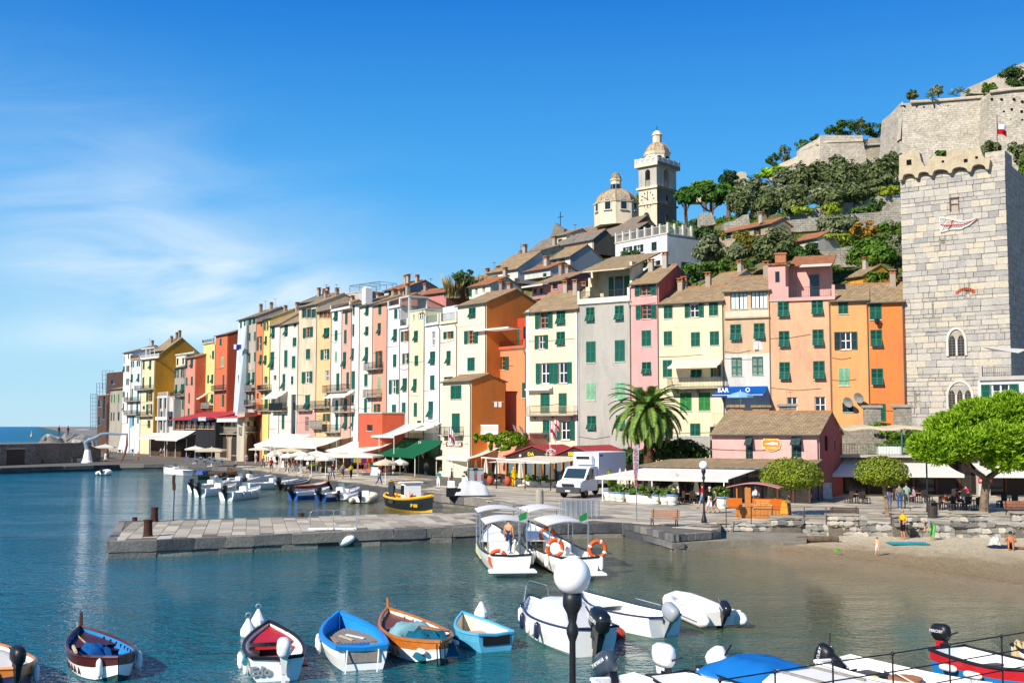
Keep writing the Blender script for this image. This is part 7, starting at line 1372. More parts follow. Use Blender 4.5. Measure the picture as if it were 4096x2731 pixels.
def rib(label,bow,stern,w,r,mat,group=None,Lmax=None,flo='e2e0da',mot=BLACK,txt=None,tilt=.5,console=None):
 a,b=at_z(*bow,.45),at_z(*stern,.45);d=a-b;d.z=0;L=min(d.length,Lmax or 99);d=d.normalized()*L;a=b+d;c=b+d*.5;o=thing('inflatable_boat',label,'dinghy',(c.x,c.y,0),math.atan2(d.y,d.x),group);h=w/2-r
 pts=[(-L/2,h,.28),(-L/2+.3,h,.28),(0,h,.3),(L*.28,h*.92,.36),(L*.42,h*.6,.44),(L*.48,0,.5)];pts=pts+[(x,-y,z)for x,y,z in pts[::-1][1:]];rs=[r*.35]+[r]*(len(pts)-2)+[r*.35];mb=MB();mb.tube(pts,rs,10);mb.build('tube',mat,o,smooth=True)
 mb=MB();mb.prism([(-L*.42,-h),(L*.3,-h*.85),(L*.44,0),(L*.3,h*.85),(-L*.42,h)],.1,.2);mb.build('floor',paint(flo),o);box_part(o,'transom',-L*.43,-L*.4,-h,h,.1,.6,WHITE);mb=MB();mb.tube([(x,y*(1+r/h*.98),z)for x,y,z in pts[1:-1]],.03,5);mb.build('rub_strake',paint('7d848c'),o)
 box_part(o,'bow_locker',L*.18,L*.36,-h*.7,h*.7,.2,.5,HW)
 if mot:motor(o,-L*.43,.6,mot,tilt,.95,0,None,txt)
 if console:box_part(o,'console',-.2,.3,-.3,.3,.2,1.0,console)
 return o
rib('white inflatable dinghy with grey strake and dark tilted outboard',(2640,2368),(2905,2466),1.9,.25,paint('eeece6',.4,.4,0,.05),G_,4.4,txt='SELVA',mot=paint('20202c',.25,.5))
def buoy(px,py,kind,label):
 p=at_z(px,py,.05);
 if kind=='c':o=thing('mooring_buoy',label,'buoy',(p.x,p.y,0),0,'white conical mooring buoys');mb=MB();mb.lathe([(.2,-.1),(.26,.05),(.25,.2),(.07,.52),(.05,.56)],12);mb.build('float',WHITE,o);mb=MB();mb.tube([(.09*math.cos(a),0,.66+.09*math.sin(a))for a in[6.283*i/10 for i in range(11)]],.02,4,cap=False);mb.build('ring',STEEL,o)
 else:o=thing('mooring_buoy',label,'buoy',(p.x,p.y,0));mb=MB();mb.ell((0,0,.08),(.26,.26,.24),14,8);mb.build('float',paint(kind,.35,.5),o,smooth=True);mb=MB();mb.lathe([(.06,.28),(.05,.38)],8);mb.build('ring',BLACK,o)
buoy(1033,2495,'c','white conical buoy behind the red decked boat, nearer its bow');buoy(992,2535,'c','white conical buoy at the side of the red decked boat');buoy(1925,2462,'c','white conical buoy behind the pale blue dinghy');buoy(2472,2540,'b03a22','red ball buoy beside the big black outboard');buoy(2612,2530,'e8c81a','yellow ball buoy moored to the white launch')
o,rw_,st,L=boat('white boat with grey outboard at the bottom edge left of the lamp reflections',(2850,2800),(2452,2705),1.9,(HW,HW,HW,HW),'f0efe9',False,deck=None,thw=1,group=G_,fb=.6);motor(o,-L/2,.75,paint('39434f',.25,.5),.5,1.3,0,None,'YAMAHA')
o,rw_,st,L=boat('white dinghy with upright white outboard at the bottom edge',(3080,2790),(2672,2690),1.9,(HW,HW,HW,BLACK),'f2f1ec',False,deck=None,thw=1,group=G_,fb=.6,gun=.05);motor(o,-L/2,.78,paint('ecebe6',.25,.5),.0,1.25)
o,rw_,st,L=boat('white cabin boat with blue cover over its cockpit',(3560,2790),(2886,2652),2.4,(HW,HW,HW,BLACK),'ecebe6',False,deck=HW,thw=0,group=G_,fb=.75,zg=.7,name='cabin_boat',gun=.04)
mb=MB();v=[];
for z,ins in((.55,0),(.92,.06),(1.12,.25)):
 v+=[(-.3+ins,-.95+ins*.5,z),(2.6-ins*2.4,-.75+ins*.5,z),(2.6-ins*2.4,.75-ins*.5,z),(-.3+ins,.95-ins*.5,z)]
mb.add(v,[(8,9,10,11)]+[(k*4+i,k*4+(i+1)%4,k*4+4+(i+1)%4,k*4+4+i)for k in range(2)for i in range(4)]);cb_=mb.build('cabin',HW,o)
for sg in(1,-1):mb=MB();mb.add([(.0,.945*sg,.68),(1.6,.86*sg,.68),(1.3,.86*sg,.9),(.1,.93*sg,.9)],[(0,1,2,3)]);mb.build('window',GLASS,cb_)
tarp(o,-2.6,-.1,-1.0,1.0,0.72,1.15,fabric('1f7fd0'),9,'blue_cover',.05);motor(o,-L/2+.1,.8,WHITE,.6,1.1)
for y in(-.5,.5):mb=MB();mb.box(-.2,1.6,y-.03,y+.03,1.13,1.17);mb.build('roof_rail',PLK,cb_)
o,rw_,st,L=boat('white open boat with dark blue side, buckets and tilted black outboard',(3965,2735),(3332,2632),2.0,(paint('1f3f78',.4),HW,HW,HW),'efeee8',False,deck=HW,thw=1,group=G_,fb=.62);motor(o,-L/2,.75,BLACK,1.25,1.15,0,None,'MERCURY');box_part(o,'locker',-1.6,-.9,-.4,.4,.1,.5,BLACK)
mb=MB();mb.lathe([(.3,0),(.42,.4),(.44,.42),(.38,.4),(.28,.05)],14,(-.2,.2,.1));mb.build('blue_tub',paint('2f6fb8'),o);mb=MB();mb.lathe([(.43,.0),(.43,.08)],14,(-.2,.2,.48));mb.build('terracotta_rim',TERRAP,o)
for k,(x,y)in enumerate([(-.6,-.5),(.5,-.6)]):mb=MB();mb.ell((x,y,.4),(.22,.22,.22));mb.build('yellow_float',paint('e6c31e',.4,.4),o)
mb=MB();mb.tube([(-1.2,.3,.75),(1.2,-.5,.5)],.025,5);mb.build('boat_pole',paint('d9cfb8'),o);fenders(o,rw_,[(3,-1),(5,-1)],FEN,1.2,True)
o,rw_,st,L=boat('red white and blue rowing boat with grey inside at the right edge',(4300,2672),(3788,2588),1.9,(BLUE,RED,BOT,paint('17181c')),'dfe3e4',False,deck=None,thw=2,group=G_,fb=.62);motor(o,-L/2-.05,.85,BLACK,.05,1.0,0,RED,'MERCURY');fenders(o,rw_,[(3,-1),(6,-1)],FEN,1.2,True)
o,rw_,st,L=boat('small white boat bow with knotted ropes at the right edge',(4045,2575),(4330,2625),1.7,(HW,HW,HW,BLACK),'e9e7df',False,deck=None,thw=1,group=G_,fb=.6);tarp(o,L/2-.5,L/2,-.3,.3,.6,.9,ROPE,3,'rope_heap',.15)
o,rw_,st,L=boat('dark red skiff tip at the bottom right corner',(3935,2745),(4260,2742),1.5,(RED,RED,RED,RED),'8a2a2a',True,deck=RED,thw=0,group=G_,fb=.5)
# two passenger boats stern to the viewer
ORG=paint('d8571c',.5,.3,0,.1)
def liferings(o,spots,r=.38):
 for x,y,z,rot in spots:
  mb=MB();M=TR(x,y,z)@Matrix.Rotation(rot,4,'Z')@Matrix.Rotation(PX,4,'Y');n=18;mb.tube([M@Vector((r*math.cos(6.283*i/n),r*math.sin(6.283*i/n),0))for i in range(n+1)],.1,7,cap=False);q=mb.build('life_ring',ORG,o,smooth=True);mb=MB()
  for k in range(4):a=6.283*k/4+.4;mb.tube([M@Vector((r*math.cos(a-.12),r*math.sin(a-.12),0)),M@Vector((r*math.cos(a+.12),r*math.sin(a+.12),0))],.108,7);
  mb.build('ring_bands',WHITE,q)
for k,(lab,bow,stern,bm_)in enumerate([('white passenger boat with twin canopies and orange life ring, left of the pair',(1962,2088),(2046,2218),2.7),('white passenger boat with blue lettering and three life rings, right of the pair',(2112,2082),(2318,2228),2.7)]):
 o,rw_,st,L=boat(lab,bow,stern,bm_,(HW,HW,RED if k else HW,BLACK),'e9e6d6',False,fb=.85,zg=.85,name='passenger_boat',deck=HW,thw=0,group='passenger boats at the pier',gun=.05,sheer=.5)
 box_part(o,'swim_platform',-L/2-.75,-L/2+.05,-1.1,1.1,.18,.34,HW,.05);box_part(o,'bench',-L*.36,-L*.2,-1.0,-.5,.1,.55,HW);box_part(o,'bench',L*.02,L*.3,.6,1.0,.1,.6,paint('d9d6a8'));box_part(o,'cool_box',-L*.49,-L*.44,-.6,-.1,.35,.85,paint('8fb4d8'));box_part(o,'console',-L*.22,-L*.12,-.2,.7,.1,1.2,HW)
 box_part(o,'engine_box',-L*.36,-L*.26,-.35,.45,.1,.8,HW);motor(o,-L*.30,.95,WHITE,0,.9)
 for i in range(4):box_part(o,'step',L*(.26+i*.03),L*(.3+i*.03),-.5,.5,.1+i*.2,.3+i*.2,paint('d9d6a8'))
 for(x0,x1,z1,w)in((-L*.34,-L*.06,2.25,1.05),(L*.02,L*.26,2.5,1.1)):
  for x in(x0+.1,x1-.1):
   for y in(-w+.1,w-.1):mb=MB();mb.tube([(x,y,.5),(x,y,z1)],.03,5);mb.build('canopy_post',STEEL,o)
  n=8;P=[]
  for i in range(2):
   for j in range(n+1):v=j/n*2-1;P.append(((x0,x1)[i],v*w,z1+.18*(1-v*v)))
  mb=MB();mb.add(P,[(j,j+1,n+2+j,n+1+j)for j in range(n)]);P2=[(x,y,z-.04)for x,y,z in P];mb.add(P2,[(n+1+j,n+2+j,j+1,j)for j in range(n)]);mb.build('canopy',fabric('f0efeb'),o)
 liferings(o,[(-L*.47,.6,.75,0)]if k==0 else[(-L*.36,.75,1.2,.2),(-L*.42,-1.1,1.2,0),(L*.18,-.3,1.1,0)]);fenders(o,rw_,[(2,-1),(4,-1)]if k==0 else[(2,1),(5,1),(0,-1)],FEN,1.3)
 mb=MB();
 mb.tube([(-L*.3,-1.0,.9),(-L*.3,-1.0,2.9)],.02,5);mb.build('flag_staff',STEEL,o);mb=MB();mb.quad((-L*.3,-1.0,2.8),(-L*.3,-.6,2.6),(-L*.3,-.6,2.3),(-L*.3,-1.0,2.45),0);mb.build('flag',fabric('2f8a4a'),o)
 if k:letters(o,'EXPRESS',.5,(-L*.02,st(.48)[0]+.03,.42),(PX,0,math.pi),paint('2f5fa0'),.9,.02)
 mb=MB();mb.tube([(L*.34,-.9,1.0),(L*.42,-.6,2.0),(L*.5,-.1,1.9)],.025,5);mb.tube([(L*.34,.9,1.0),(L*.42,.6,2.0),(L*.5,.1,1.9)],.025,5);mb.build('bow_rail',STEEL,o)
# black and yellow fishing boat
YEL=paint('e8ab12',.4,.4,0,.1);o,rw_,st,L=boat('black and yellow wooden fishing boat with net drum and yellow roof',(1730,1982),(1543,1972),2.5,(BLACK,BLACK,YEL,YEL),'6b5a3a',True,fb=.95,zg=.95,name='fishing_boat',deck=None,thw=0,gun=.12,sheer=.45)
letters(o,'SP 4385',.34,(L*.30,-st(.8)[0]-.02,.62),(PX,0,.28),paint('e0b02a'),.9,.01)
box_part(o,'wheelhouse',.35,1.35,-.7,.7,.3,2.3,HW);box_part(o,'wheelhouse_roof',.2,1.5,-.85,.85,2.3,2.4,HW)
for x0,x1 in((.45,.8),(.9,1.25)):box_part(o,'wheelhouse_window',x0,x1,-.74,-.69,1.35,2.1,GLASS,.005)
mb=MB();mb.slab([(-2.0,-1.0,2.35),(.4,-1.0,2.55),(.4,1.0,2.55),(-2.0,1.0,2.35)],.05);mb.build('sun_roof',YEL,o);mb=MB();mb.slab([(-1.9,-1.05,2.3),(-1.8,-1.12,.55),(-.6,-1.12,.5),(-.5,-1.05,2.4)],.02);mb.build('shade_cloth',fabric('4b4f55'),o)
mb=MB();n=20;mb.tube([(-2.6+.55*math.cos(6.283*i/n),-.6,1.75+.55*math.sin(6.283*i/n))for i in range(n+1)],.12,6,cap=False);mb.tube([(-2.6,-.75,1.75),(-2.6,-.3,1.75)],.2,8);mb.tube([(-2.6,-.5,1.75),(-2.2,-.4,.6)],.06,5)
for i in range(5):q=6.283*i/5;mb.tube([(-2.6,-.6,1.75),(-2.6+.5*math.cos(q),-.6,1.75+.5*math.sin(q))],.03,4)
mb.build('net_drum',IRON,o)
for i,(x,y,z,c)in enumerate([(-.2,-.5,1.0,'d8401c'),(0,-.2,1.4,'c23a4a'),(.2,-.5,1.1,'e0a018'),(1.7,-.4,1.2,'d8a412'),(-.4,-.7,.9,'e06a1a'),(1.9,-.1,1.0,'b8202a'),(-.1,.3,1.7,'d05a3a')]):mb=MB();mb.prism([(0,0),(.5,.1),(.1,.75)],0,.02,0,TR(x,y,z-.2)@rotz(i*.9)@Matrix.Rotation(PX,4,'X'));mb.build('marker_flag',fabric(c),o)
for i,(x,y)in enumerate([(-.3,-.8),(0,-.9),(.15,-.7),(1.8,-.6)]):mb=MB();mb.ell((x,y,.95),(.17,.17,.17));mb.build('net_float',paint(['e0701a','e8c01e'][i%2],.5),o)
tarp(o,-.3,.35,-.7,.6,.6,1.3,paint('8a6a3a',.9),12,'net_heap',.2)
# boats along the inner quay
G2_='small motorboats along the inner quay'
def mboat(label,bow,stern,beam=1.9,hull='ecebe6',top='f1f0ec',deckc='f0eee8',mot=True,console=True,rail=True,bim=None,z=.6,name='motorboat',inner='d9d4c4',mc=BLACK,gun=None):
 o,rw_,st,L=boat(label,bow,stern,beam,(paint(hull,.3,.5),paint(top,.3,.5),paint(hull,.3,.5),gun or HW),inner,False,fb=.68,zg=z,name=name,deck=paint(deckc),thw=1,group=G2_,Lmax=7.5,gun=.05)
 if mot:motor(o,-L/2-.05,.85,mc,.35,1.4)
 if console:box_part(o,'console',-.3,.25,-.35,.35,.1,1.15,HW,.06);mb=MB();mb.add([(.25,-.33,1.1),(.25,.33,1.1),(.05,.3,1.55),(.05,-.3,1.55)],[(0,1,2,3)]);mb.build('windscreen',glassy('5a7078'),o);box_part(o,'seat',-1.0,-.5,-.4,.4,.1,.75,paint('e3dccb'),.06)
 if rail:mb=MB();mb.tube([(L*.2,-st(.7)[0],.75),(L*.3,-st(.8)[0],1.15),(L*.47,0,1.35),(L*.3,st(.8)[0],1.15),(L*.2,st(.7)[0],.75)],.02,5);mb.build('bow_rail',STEEL,o)
 if bim:mb=MB();mb.slab([(-1.4,-.8,2.1),(.4,-.8,2.1),(.4,.8,2.1),(-1.4,.8,2.1)],.05);mb.build('bimini',fabric(bim),o);mb=MB();[mb.tube([(x,y,.7),(x*.6-.2,y,2.1)],.02,4)for x in(-1.4,.6)for y in(-.75,.75)];mb.build('bimini_frame',STEEL,o)
 return o,rw_
o,rw_=mboat('white speedboat with three fenders nearest the viewer in the inner row',(1106,1936),(905,1970),2.2);fenders(o,rw_,[(3,-1),(6,-1),(9,-1)],FEN,1.0)
mboat('white speedboat with tan cushions second in the inner row',(985,1928),(800,1956),2.0,inner='c9a878');mboat('white speedboat with black outboard at the outer end of the inner row',(966,1914),(772,1940),2.0);mboat('white boat with white bimini top in the inner row',(1090,1898),(905,1912),1.9,bim='f3f1ec');mboat('long white boat moored bow to the quay behind the fendered speedboat',(1195,1914),(985,1932),2.0,mc=paint('3a3f44'))
o,rw_,st,L=boat('varnished classic wooden launch with blue stern cover',(1018,1876),(792,1897),1.9,(paint('1f4a3c',.4),VAR,BOT,VAR),'a8703c',True,fb=.6,deck=VAR,group=G2_,name='wooden_launch',Lmax=9);tarp(o,-L/2+.1,-L/2+1.6,-.6,.6,.6,1.1,fabric('4f6fb0'),31,'stern_cover')
o,rw_,st,L=boat('white rowing boat with crimson stripe and tall stem by the quay',(1412,1908),(1180,1944),1.9,(HW,RED,HW,VAR),'e3d6c0',True,fb=.65,deck=HW,group=G2_,Lmax=9);mb=MB();x,y,z=rw_[-1][4];mb.tube([(x-.1,0,z-.2),(x+.15,0,z+.8)],[.1,.06],5);mb.build('stem_post',MAR,o)
mboat('blue hulled small boat with white fenders in the inner row',(1318,1946),(1172,1968),1.7,hull='1f4f9a',console=False,rail=False);mboat('dark blue and white boat with pink float ring on deck',(1475,1944),(1282,1974),1.9,hull='173c7a',inner='e9d8d6',mc=paint('20242c'));mboat('black hulled boat with grey covers behind the crimson striped boat',(1290,1908),(1120,1934),1.8,hull='2a2c30',top='3a3c40',deckc='4a4c50',inner='3a3c40',console=False,rail=False)
rib('grey covered inflatable close to the strolling group',(1335,1908),(1235,1925),1.8,.25,paint('3f4246'),G2_,5,'4a4c50',None);rib('white inflatable with console beside the beige one',(1478,1956),(1352,1984),2.0,.26,paint('e9e7e1'),G2_,5.5,console=HW);rib('beige inflatable with black outboard next to the fishing boat',(1556,1955),(1438,1994),2.1,.28,paint('cfc0a0'),G2_,6,console=HW)
mboat('small white cabin cruiser moored at the far quay',(655,1868),(752,1880),2.4,hull='efeeea',mot=False,bim=None)[0];mboat('white speedboat half hidden in the middle of the inner row',(1060,1905),(870,1925),1.9,mc=paint('c9ccd0'))
rib('little white inflatable at the foot of the harbour crane',(462,1880),(405,1888),1.8,.3,paint('e6e5e1'),G2_,3.2,mot=BLACK)
# people and small things
EDG=[(0,1),(1,2),(2,3),(3,4),(2,5),(5,6),(6,7),(7,8),(2,9),(9,10),(10,11),(11,12),(0,13),(13,14),(14,15),(15,16),(0,17),(17,18),(18,19),(19,20)]
RAD=[.15,.15,.13,.06,.095,.075,.055,.04,.035,.075,.055,.04,.035,.1,.075,.045,.035,.1,.075,.045,.035]
CLS=[2,1,1,0,1,1,4,0,1,1,4,0,2,2,5,3,2,2,5,3]
def pose(k):
 P={0:(0,0,.95),1:(0,0,1.18),2:(0,0,1.40),3:(0,-.01,1.52),4:(0,-.03,1.66),5:(-.18,0,1.42),6:(-.24,.02,1.15),7:(-.25,-.05,.92),8:(-.25,-.08,.80),9:(.18,0,1.42),10:(.24,.02,1.15),11:(.25,-.05,.92),12:(.25,-.08,.80),13:(-.09,0,.88),14:(-.11,-.02,.5),15:(-.11,.02,.09),16:(-.13,-.14,.03),17:(.09,0,.88),18:(.11,-.02,.5),19:(.11,.02,.09),20:(.13,-.14,.03)}
 if k=='walk':P.update({14:(-.1,-.16,.52),15:(-.1,-.26,.12),16:(-.1,-.42,.07),18:(.1,.05,.5),19:(.1,.34,.16),20:(.1,.24,.03),7:(-.25,.15,.93),6:(-.24,.1,1.15),8:(-.24,.2,.83),11:(.25,-.2,.97),12:(.24,-.3,.9)})
 if k=='hips':P.update({6:(-.38,.06,1.18),7:(-.2,-.06,1.03),8:(-.14,-.1,1.02),10:(.38,.06,1.18),11:(.2,-.06,1.03),12:(.14,-.1,1.02)})
 if k=='hold':P.update({6:(-.26,-.05,1.16),7:(-.12,-.28,1.2),8:(-.05,-.34,1.25),10:(.26,-.05,1.16),11:(.12,-.28,1.2),12:(.05,-.34,1.25)})
 if k=='sit':P.update({i:(x,y,z-.45)for i,(x,y,z)in P.items()if i<13});P.update({13:(-.1,-.08,.48),14:(-.12,-.45,.5),15:(-.12,-.45,.1),16:(-.12,-.6,.04),17:(.1,-.08,.48),18:(.12,-.45,.5),19:(.12,-.45,.1),20:(.12,-.6,.04),7:(-.2,-.3,.62),8:(-.12,-.4,.62),11:(.2,-.3,.62),12:(.12,-.4,.62)})
 if k=='ground':P.update({i:(x,y+(.25 if i>0 else.15),z-.82)for i,(x,y,z)in P.items()if i<13});P.update({0:(0,.2,.12),13:(-.1,.1,.12),14:(-.12,-.25,.48),15:(-.12,-.5,.06),16:(-.12,-.66,.03),17:(.1,.1,.12),18:(.12,-.25,.48),19:(.12,-.5,.06),20:(.12,-.66,.03),6:(-.28,.0,.42),7:(-.14,-.26,.46),8:(-.05,-.3,.52),10:(.28,0,.42),11:(.14,-.26,.46),12:(.05,-.2,.68)})
 if k=='bend':P.update({0:(0,.12,.92),1:(0,-.04,1.08),2:(0,-.26,1.12),3:(0,-.38,1.12),4:(0,-.5,1.08),5:(-.17,-.26,1.1),6:(-.2,-.3,.84),7:(-.15,-.38,.62),8:(-.12,-.4,.52),9:(.17,-.26,1.1),10:(.2,-.3,.84),11:(.15,-.38,.62),12:(.12,-.4,.52),13:(-.1,.12,.86),17:(.1,.12,.86),14:(-.12,.02,.48),18:(.12,.02,.48)})
 return[Vector(P[i])for i in range(21)]
PMC={}
def person_mesh(k):
 if k in PMC:return PMC[k]
 P=pose(k);me=bpy.data.meshes.new('body');me.from_pydata(P,EDG,[]);o=bpy.data.objects.new('body',me);COL.objects.link(o);o.modifiers.new('s','SKIN');u=o.modifiers.new('u','SUBSURF');u.levels=u.render_levels=1
 sv=me.skin_vertices[0].data
 for i,r in enumerate(RAD):sv[i].radius=(r*(1.25 if i in(1,2)else 1),r*(.8 if i in(1,2,0)else 1));sv[i].use_root=i==0
 bpy.context.view_layer.update();m2=bpy.data.meshes.new_from_object(o.evaluated_get(bpy.context.evaluated_depsgraph_get()));bpy.data.objects.remove(o);cl=[]
 for f in m2 .polygons:
  c=f.center;best=(9,0)
  for(a,b),k_ in zip(EDG,CLS):
   d=P[b]-P[a];t=max(0,min(1,(c-P[a]).dot(d)/d.length_squared));q=(c-P[a]-d*t).length
   if q<best[0]:best=(q,k_)
  cl.append(best[1])
 PMC[k]=(m2,cl,P[4],P[3]);return PMC[k]
def person(zk,x,y,hgt,k,shirt,trou,label,rz=0,longs=True,sleeve=False,hair='3a2a20',z=QZ,skin='c08a68',shoe='3a3530',grp='people on the promenade',hat=None,pt=None,extra=None):
 p=pt or gz(zk,x,y,z);m,cl,hd,nk=person_mesh(k);me=m.copy();sk=paint(skin,.6,.3,0,.06);cs=[sk,fabric(shirt)if shirt else sk,paint(trou,.85,.1),paint(shoe,.7)if shoe else sk];me.materials.clear()
 for c in cs:me.materials.append(c)
 mp={0:0,1:1,2:2,3:3,4:1 if sleeve else 0,5:2 if longs else 0};me.polygons.foreach_set('material_index',[mp[c]for c in cl]);me.polygons.foreach_set('use_smooth',[True]*len(cl));s=hgt/1.75
 o=thing('person',label,'person',(p.x,p.y,z if pt is None else p.z),rz,grp);o.scale=(s,s,s);put('body',me,o)
 mb=MB();up=(hd-nk).normalized();c=hd+up*.035;mb.ell(c+Vector((0,.02,.03)),(.105,.115,.105),10,6)
 if hat:mb.lathe([(.2,0),(.2,.02),(.11,.03),(.1,.1),(.03,.12)],12,(c.x,c.y,c.z+.06),1)
 mb.v=[(x_,max(y_,c.y-.045)if z_<c.z+.055 and not hat else y_,z_)for x_,y_,z_ in mb.v];mb.build('hair',[paint(hair,.7),fabric(hat or 'cccccc')],o,smooth=True)
 mb=MB();mb.ell(c+Vector((0,-.1,-.03)),(.018,.028,.025),6,4);mb.build('nose',sk,o)
 if extra:mb=MB();mb.bev(-.16,.16,.1,.26,1.02,1.45,.05);mb.build('backpack',paint(extra),o)
 return o
pi=math.pi
for a in[('B6',905,672,1.8,'stand','b8222e','2a2a30','man in red tee and dark shorts standing by the quay boats',.2,False),('B6',680,613,1.68,'walk','1f5fb8','1f5fb8','woman in royal blue dress walking by the arcade',-1.2,False),('B6',1055,676,1.68,'walk','1f1f24','1f1f24','person all in black at the menu board',1.4),('B6',1082,668,1.78,'walk','23242a','5a5040','man in black tee and shorts with dark cap beside the menu board',1.6,False),('B6',1120,673,1.7,'walk','d8504a','8a9ab0','woman in coral top and pale jeans in the strolling group',1.5),('B6',1147,672,1.66,'walk','d9cdb8','b8b0a4','woman in beige in the strolling group',1.5),('B6',1180,674,1.68,'walk','25262c','3a567a','woman in dark jacket and jeans at the right of the strolling group',1.7,True,True),('B6',1247,692,1.76,'walk','f0efec','25252a','man in white tee and black shorts seen from behind',2.4,False),('B6',1483,743,1.8,'walk','5a1f2a','2f4f80','man in maroon sweater and blue jeans walking',-.3,True,True),('B6',1578,743,1.8,'walk','9a9a98','4a4a48','man in grey jacket with shoulder bag and shorts',.4,False,True),('B6',1655,747,1.72,'walk','d8c81e','1f1f24','woman in yellow vest and black leggings',.5),('B6',1920,800,1.8,'walk','eceae6','33507c','man in white tee with red shirt round his waist',2.2),('B7',597,596,1.74,'hold','1f9a98','e8e6e2','woman in turquoise top and white trousers taking a photo',-.4),('B7',722,560,1.66,'walk','4a2f86','5a4a5a','walker in purple jacket with pale sun hat',-1.3,False,True),('A1',880,1248,1.66,'walk','f0ece6','e9e4da','pale dressed woman left of the pair by the crane',-.6,False),('A1',903,1236,1.66,'walk','d9b8a0','8a6a58','woman in tan right of the pair by the crane',-.4,False),('A1',1153,1243,1.7,'walk','a8805c','8a6848','woman in long tan dress alone on the far quay',0),('A2',405,1412,1.75,'walk','efeeec','2f3850','first from the left of the group in white shirts',1.2,False),('A2',431,1408,1.78,'walk','f2f1ee','3a3f50','second from the left of the group in white shirts',1.4,False),('A2',460,1405,1.7,'walk','e9e8e4','25282e','third from the left of the group in white shirts',1.3),('A2',486,1400,1.7,'walk','3a8aa0','2a2c34','teal shirted member of the group in white shirts',1.2),('A2',522,1395,1.75,'walk','f1efea','7a746a','rightmost of the group in white shirts',1.5),('B8',1203,908,1.82,'walk','c01f2c','5f7fae','man in red tee and blue shorts behind the lamp post',-1.3,False),('B8',1318,945,1.66,'walk','b89a8a','8a5a5a','walker half hidden behind the man with the green backpack',-1.4,False),('C1',800,972,1.78,'stand','1c1d20','4a5f80','man in black tee with neon back print by the cafe tables',3.1),('C1',895,974,1.78,'stand','9a8f7c','2f4f82','man in beige waistcoat and jeans at the cafe',3.0,True,True),('C1',957,969,1.8,'hold','9fc0b0','8a8f86','man in pale green shirt at the cafe',2.9,True,True)]:person(*a)
for i,(zk,x,y,c1,c2,lab)in enumerate([('B6',760,585,'d8d0c0','5a6a8a','person in cream top under the left market parasol'),('B6',830,640,'8a5a9a','2a2c34','person in violet top near the potted red flowers'),('B6',1350,660,'e0a030','4a4038','person in mustard top by the yellow flowers'),('B6',1540,690,'3a6a4a','8a8478','person in green top deep in the souvenir stall'),('B6',1950,690,'2a2a2e','2a2a2e','person in black behind the rental board'),('B6',2165,700,'6a5a4a','3a3a40','person in brown beside the flowering climber'),('A2',1120,1480,'d0d4da','7a6a5a','person in pale grey left of the man in red'),('A2',560,1390,'b04a4a','33384a','person in brick red right of the white shirted group'),('B7',480,470,'dcdcdc','4a5a70','person in white by the lattice screen'),('B8',560,760,'7a8aa8','3a3f4a','waiter in blue grey behind the trattoria pots')]):person(zk,x,y,1.72,'walk' if i%2 else 'stand',c1,c2,lab,R.uniform(-3,3),i%3>0)
person('B8',1272,947,1.78,'walk','1f2024','e9e7e2','grey haired man in black tee with green backpack and white shorts',-1.35,False,hair='b8b4ae',extra='2f7a3a')
GB='people on the beach';BZ_=.26
person('C1',925,1244,1.68,'hips','e8cf1c','17171a','woman in yellow tee and black bikini bottoms standing by the towel',-1.2,False,hair='9a8a70',z=BZ_,shoe=None,skin='b8795a',grp=GB)
person('C1',1185,1256,1.75,'bend','9fa4a8','5fae5c','man in grey tee bending down wrapped in a green towel',-1.35,True,hair='a88a6a',z=BZ_,shoe=None,grp=GB)
person('C1',693,1388,.92,'walk',None,'d9c8c0','toddler in a nappy walking on the wet sand',2.6,False,hair='6a4a30',z=.12,shoe=None,skin='c89674',grp=GB)
person('C1',1890,1332,1.68,'ground',None,'3a2a30','tanned woman in dark bikini sitting on the sand',-.4,False,hair='2a1c16',z=.24,shoe=None,skin='a8683f',grp=GB)
kx=gz('B8',1735,905);kx.y+=1.2
person(0,0,0,1.75,'sit','dfe3e8','3a4050','kiosk keeper in white shirt sitting with back turned',2.9,pt=Vector((kx.x,kx.y,QZ+.2)))
for i,(zk,x,y,c,lab,rz)in enumerate([('C1',1022,930,'b8a0c0','woman seated at a cafe table beside the man in pale green',-1.5),('C1',1305,985,'a86a4a','person seated at the railing table with hands at the face',.3),('C1',1490,900,'c8326a','man in pink shirt seated deep under the awning',-.8),('B6',575,640,'8a8f98','man in grey sitting on the quay edge',-.4),('B6',2065,700,'eceae6','person in white seated at the rental desk',-1.4),('C1',1410,960,'d8504a','person in red seated right of the railing table',.9)]):person(zk,x,y,1.7,'sit',c,'3a3f4a',lab,rz)
p=at_y(2035,2105,60);person(0,0,0,1.75,'stand',None,'2a3a5a','bare chested skipper standing under the left passenger boat canopy',2.8,pt=Vector((p.x,p.y,.3)),shoe=None,grp='people on boats')
for i,x in enumerate((492,567)):p=gy('A1',x,1030,206);person(0,0,0,1.75,'walk',['8a2a2a','b01f2f'][i],'33405a',['left of two tiny walkers on the mole top','right of two tiny walkers on the mole top'][i],1.2,pt=Vector((p.x,p.y,p.z)))
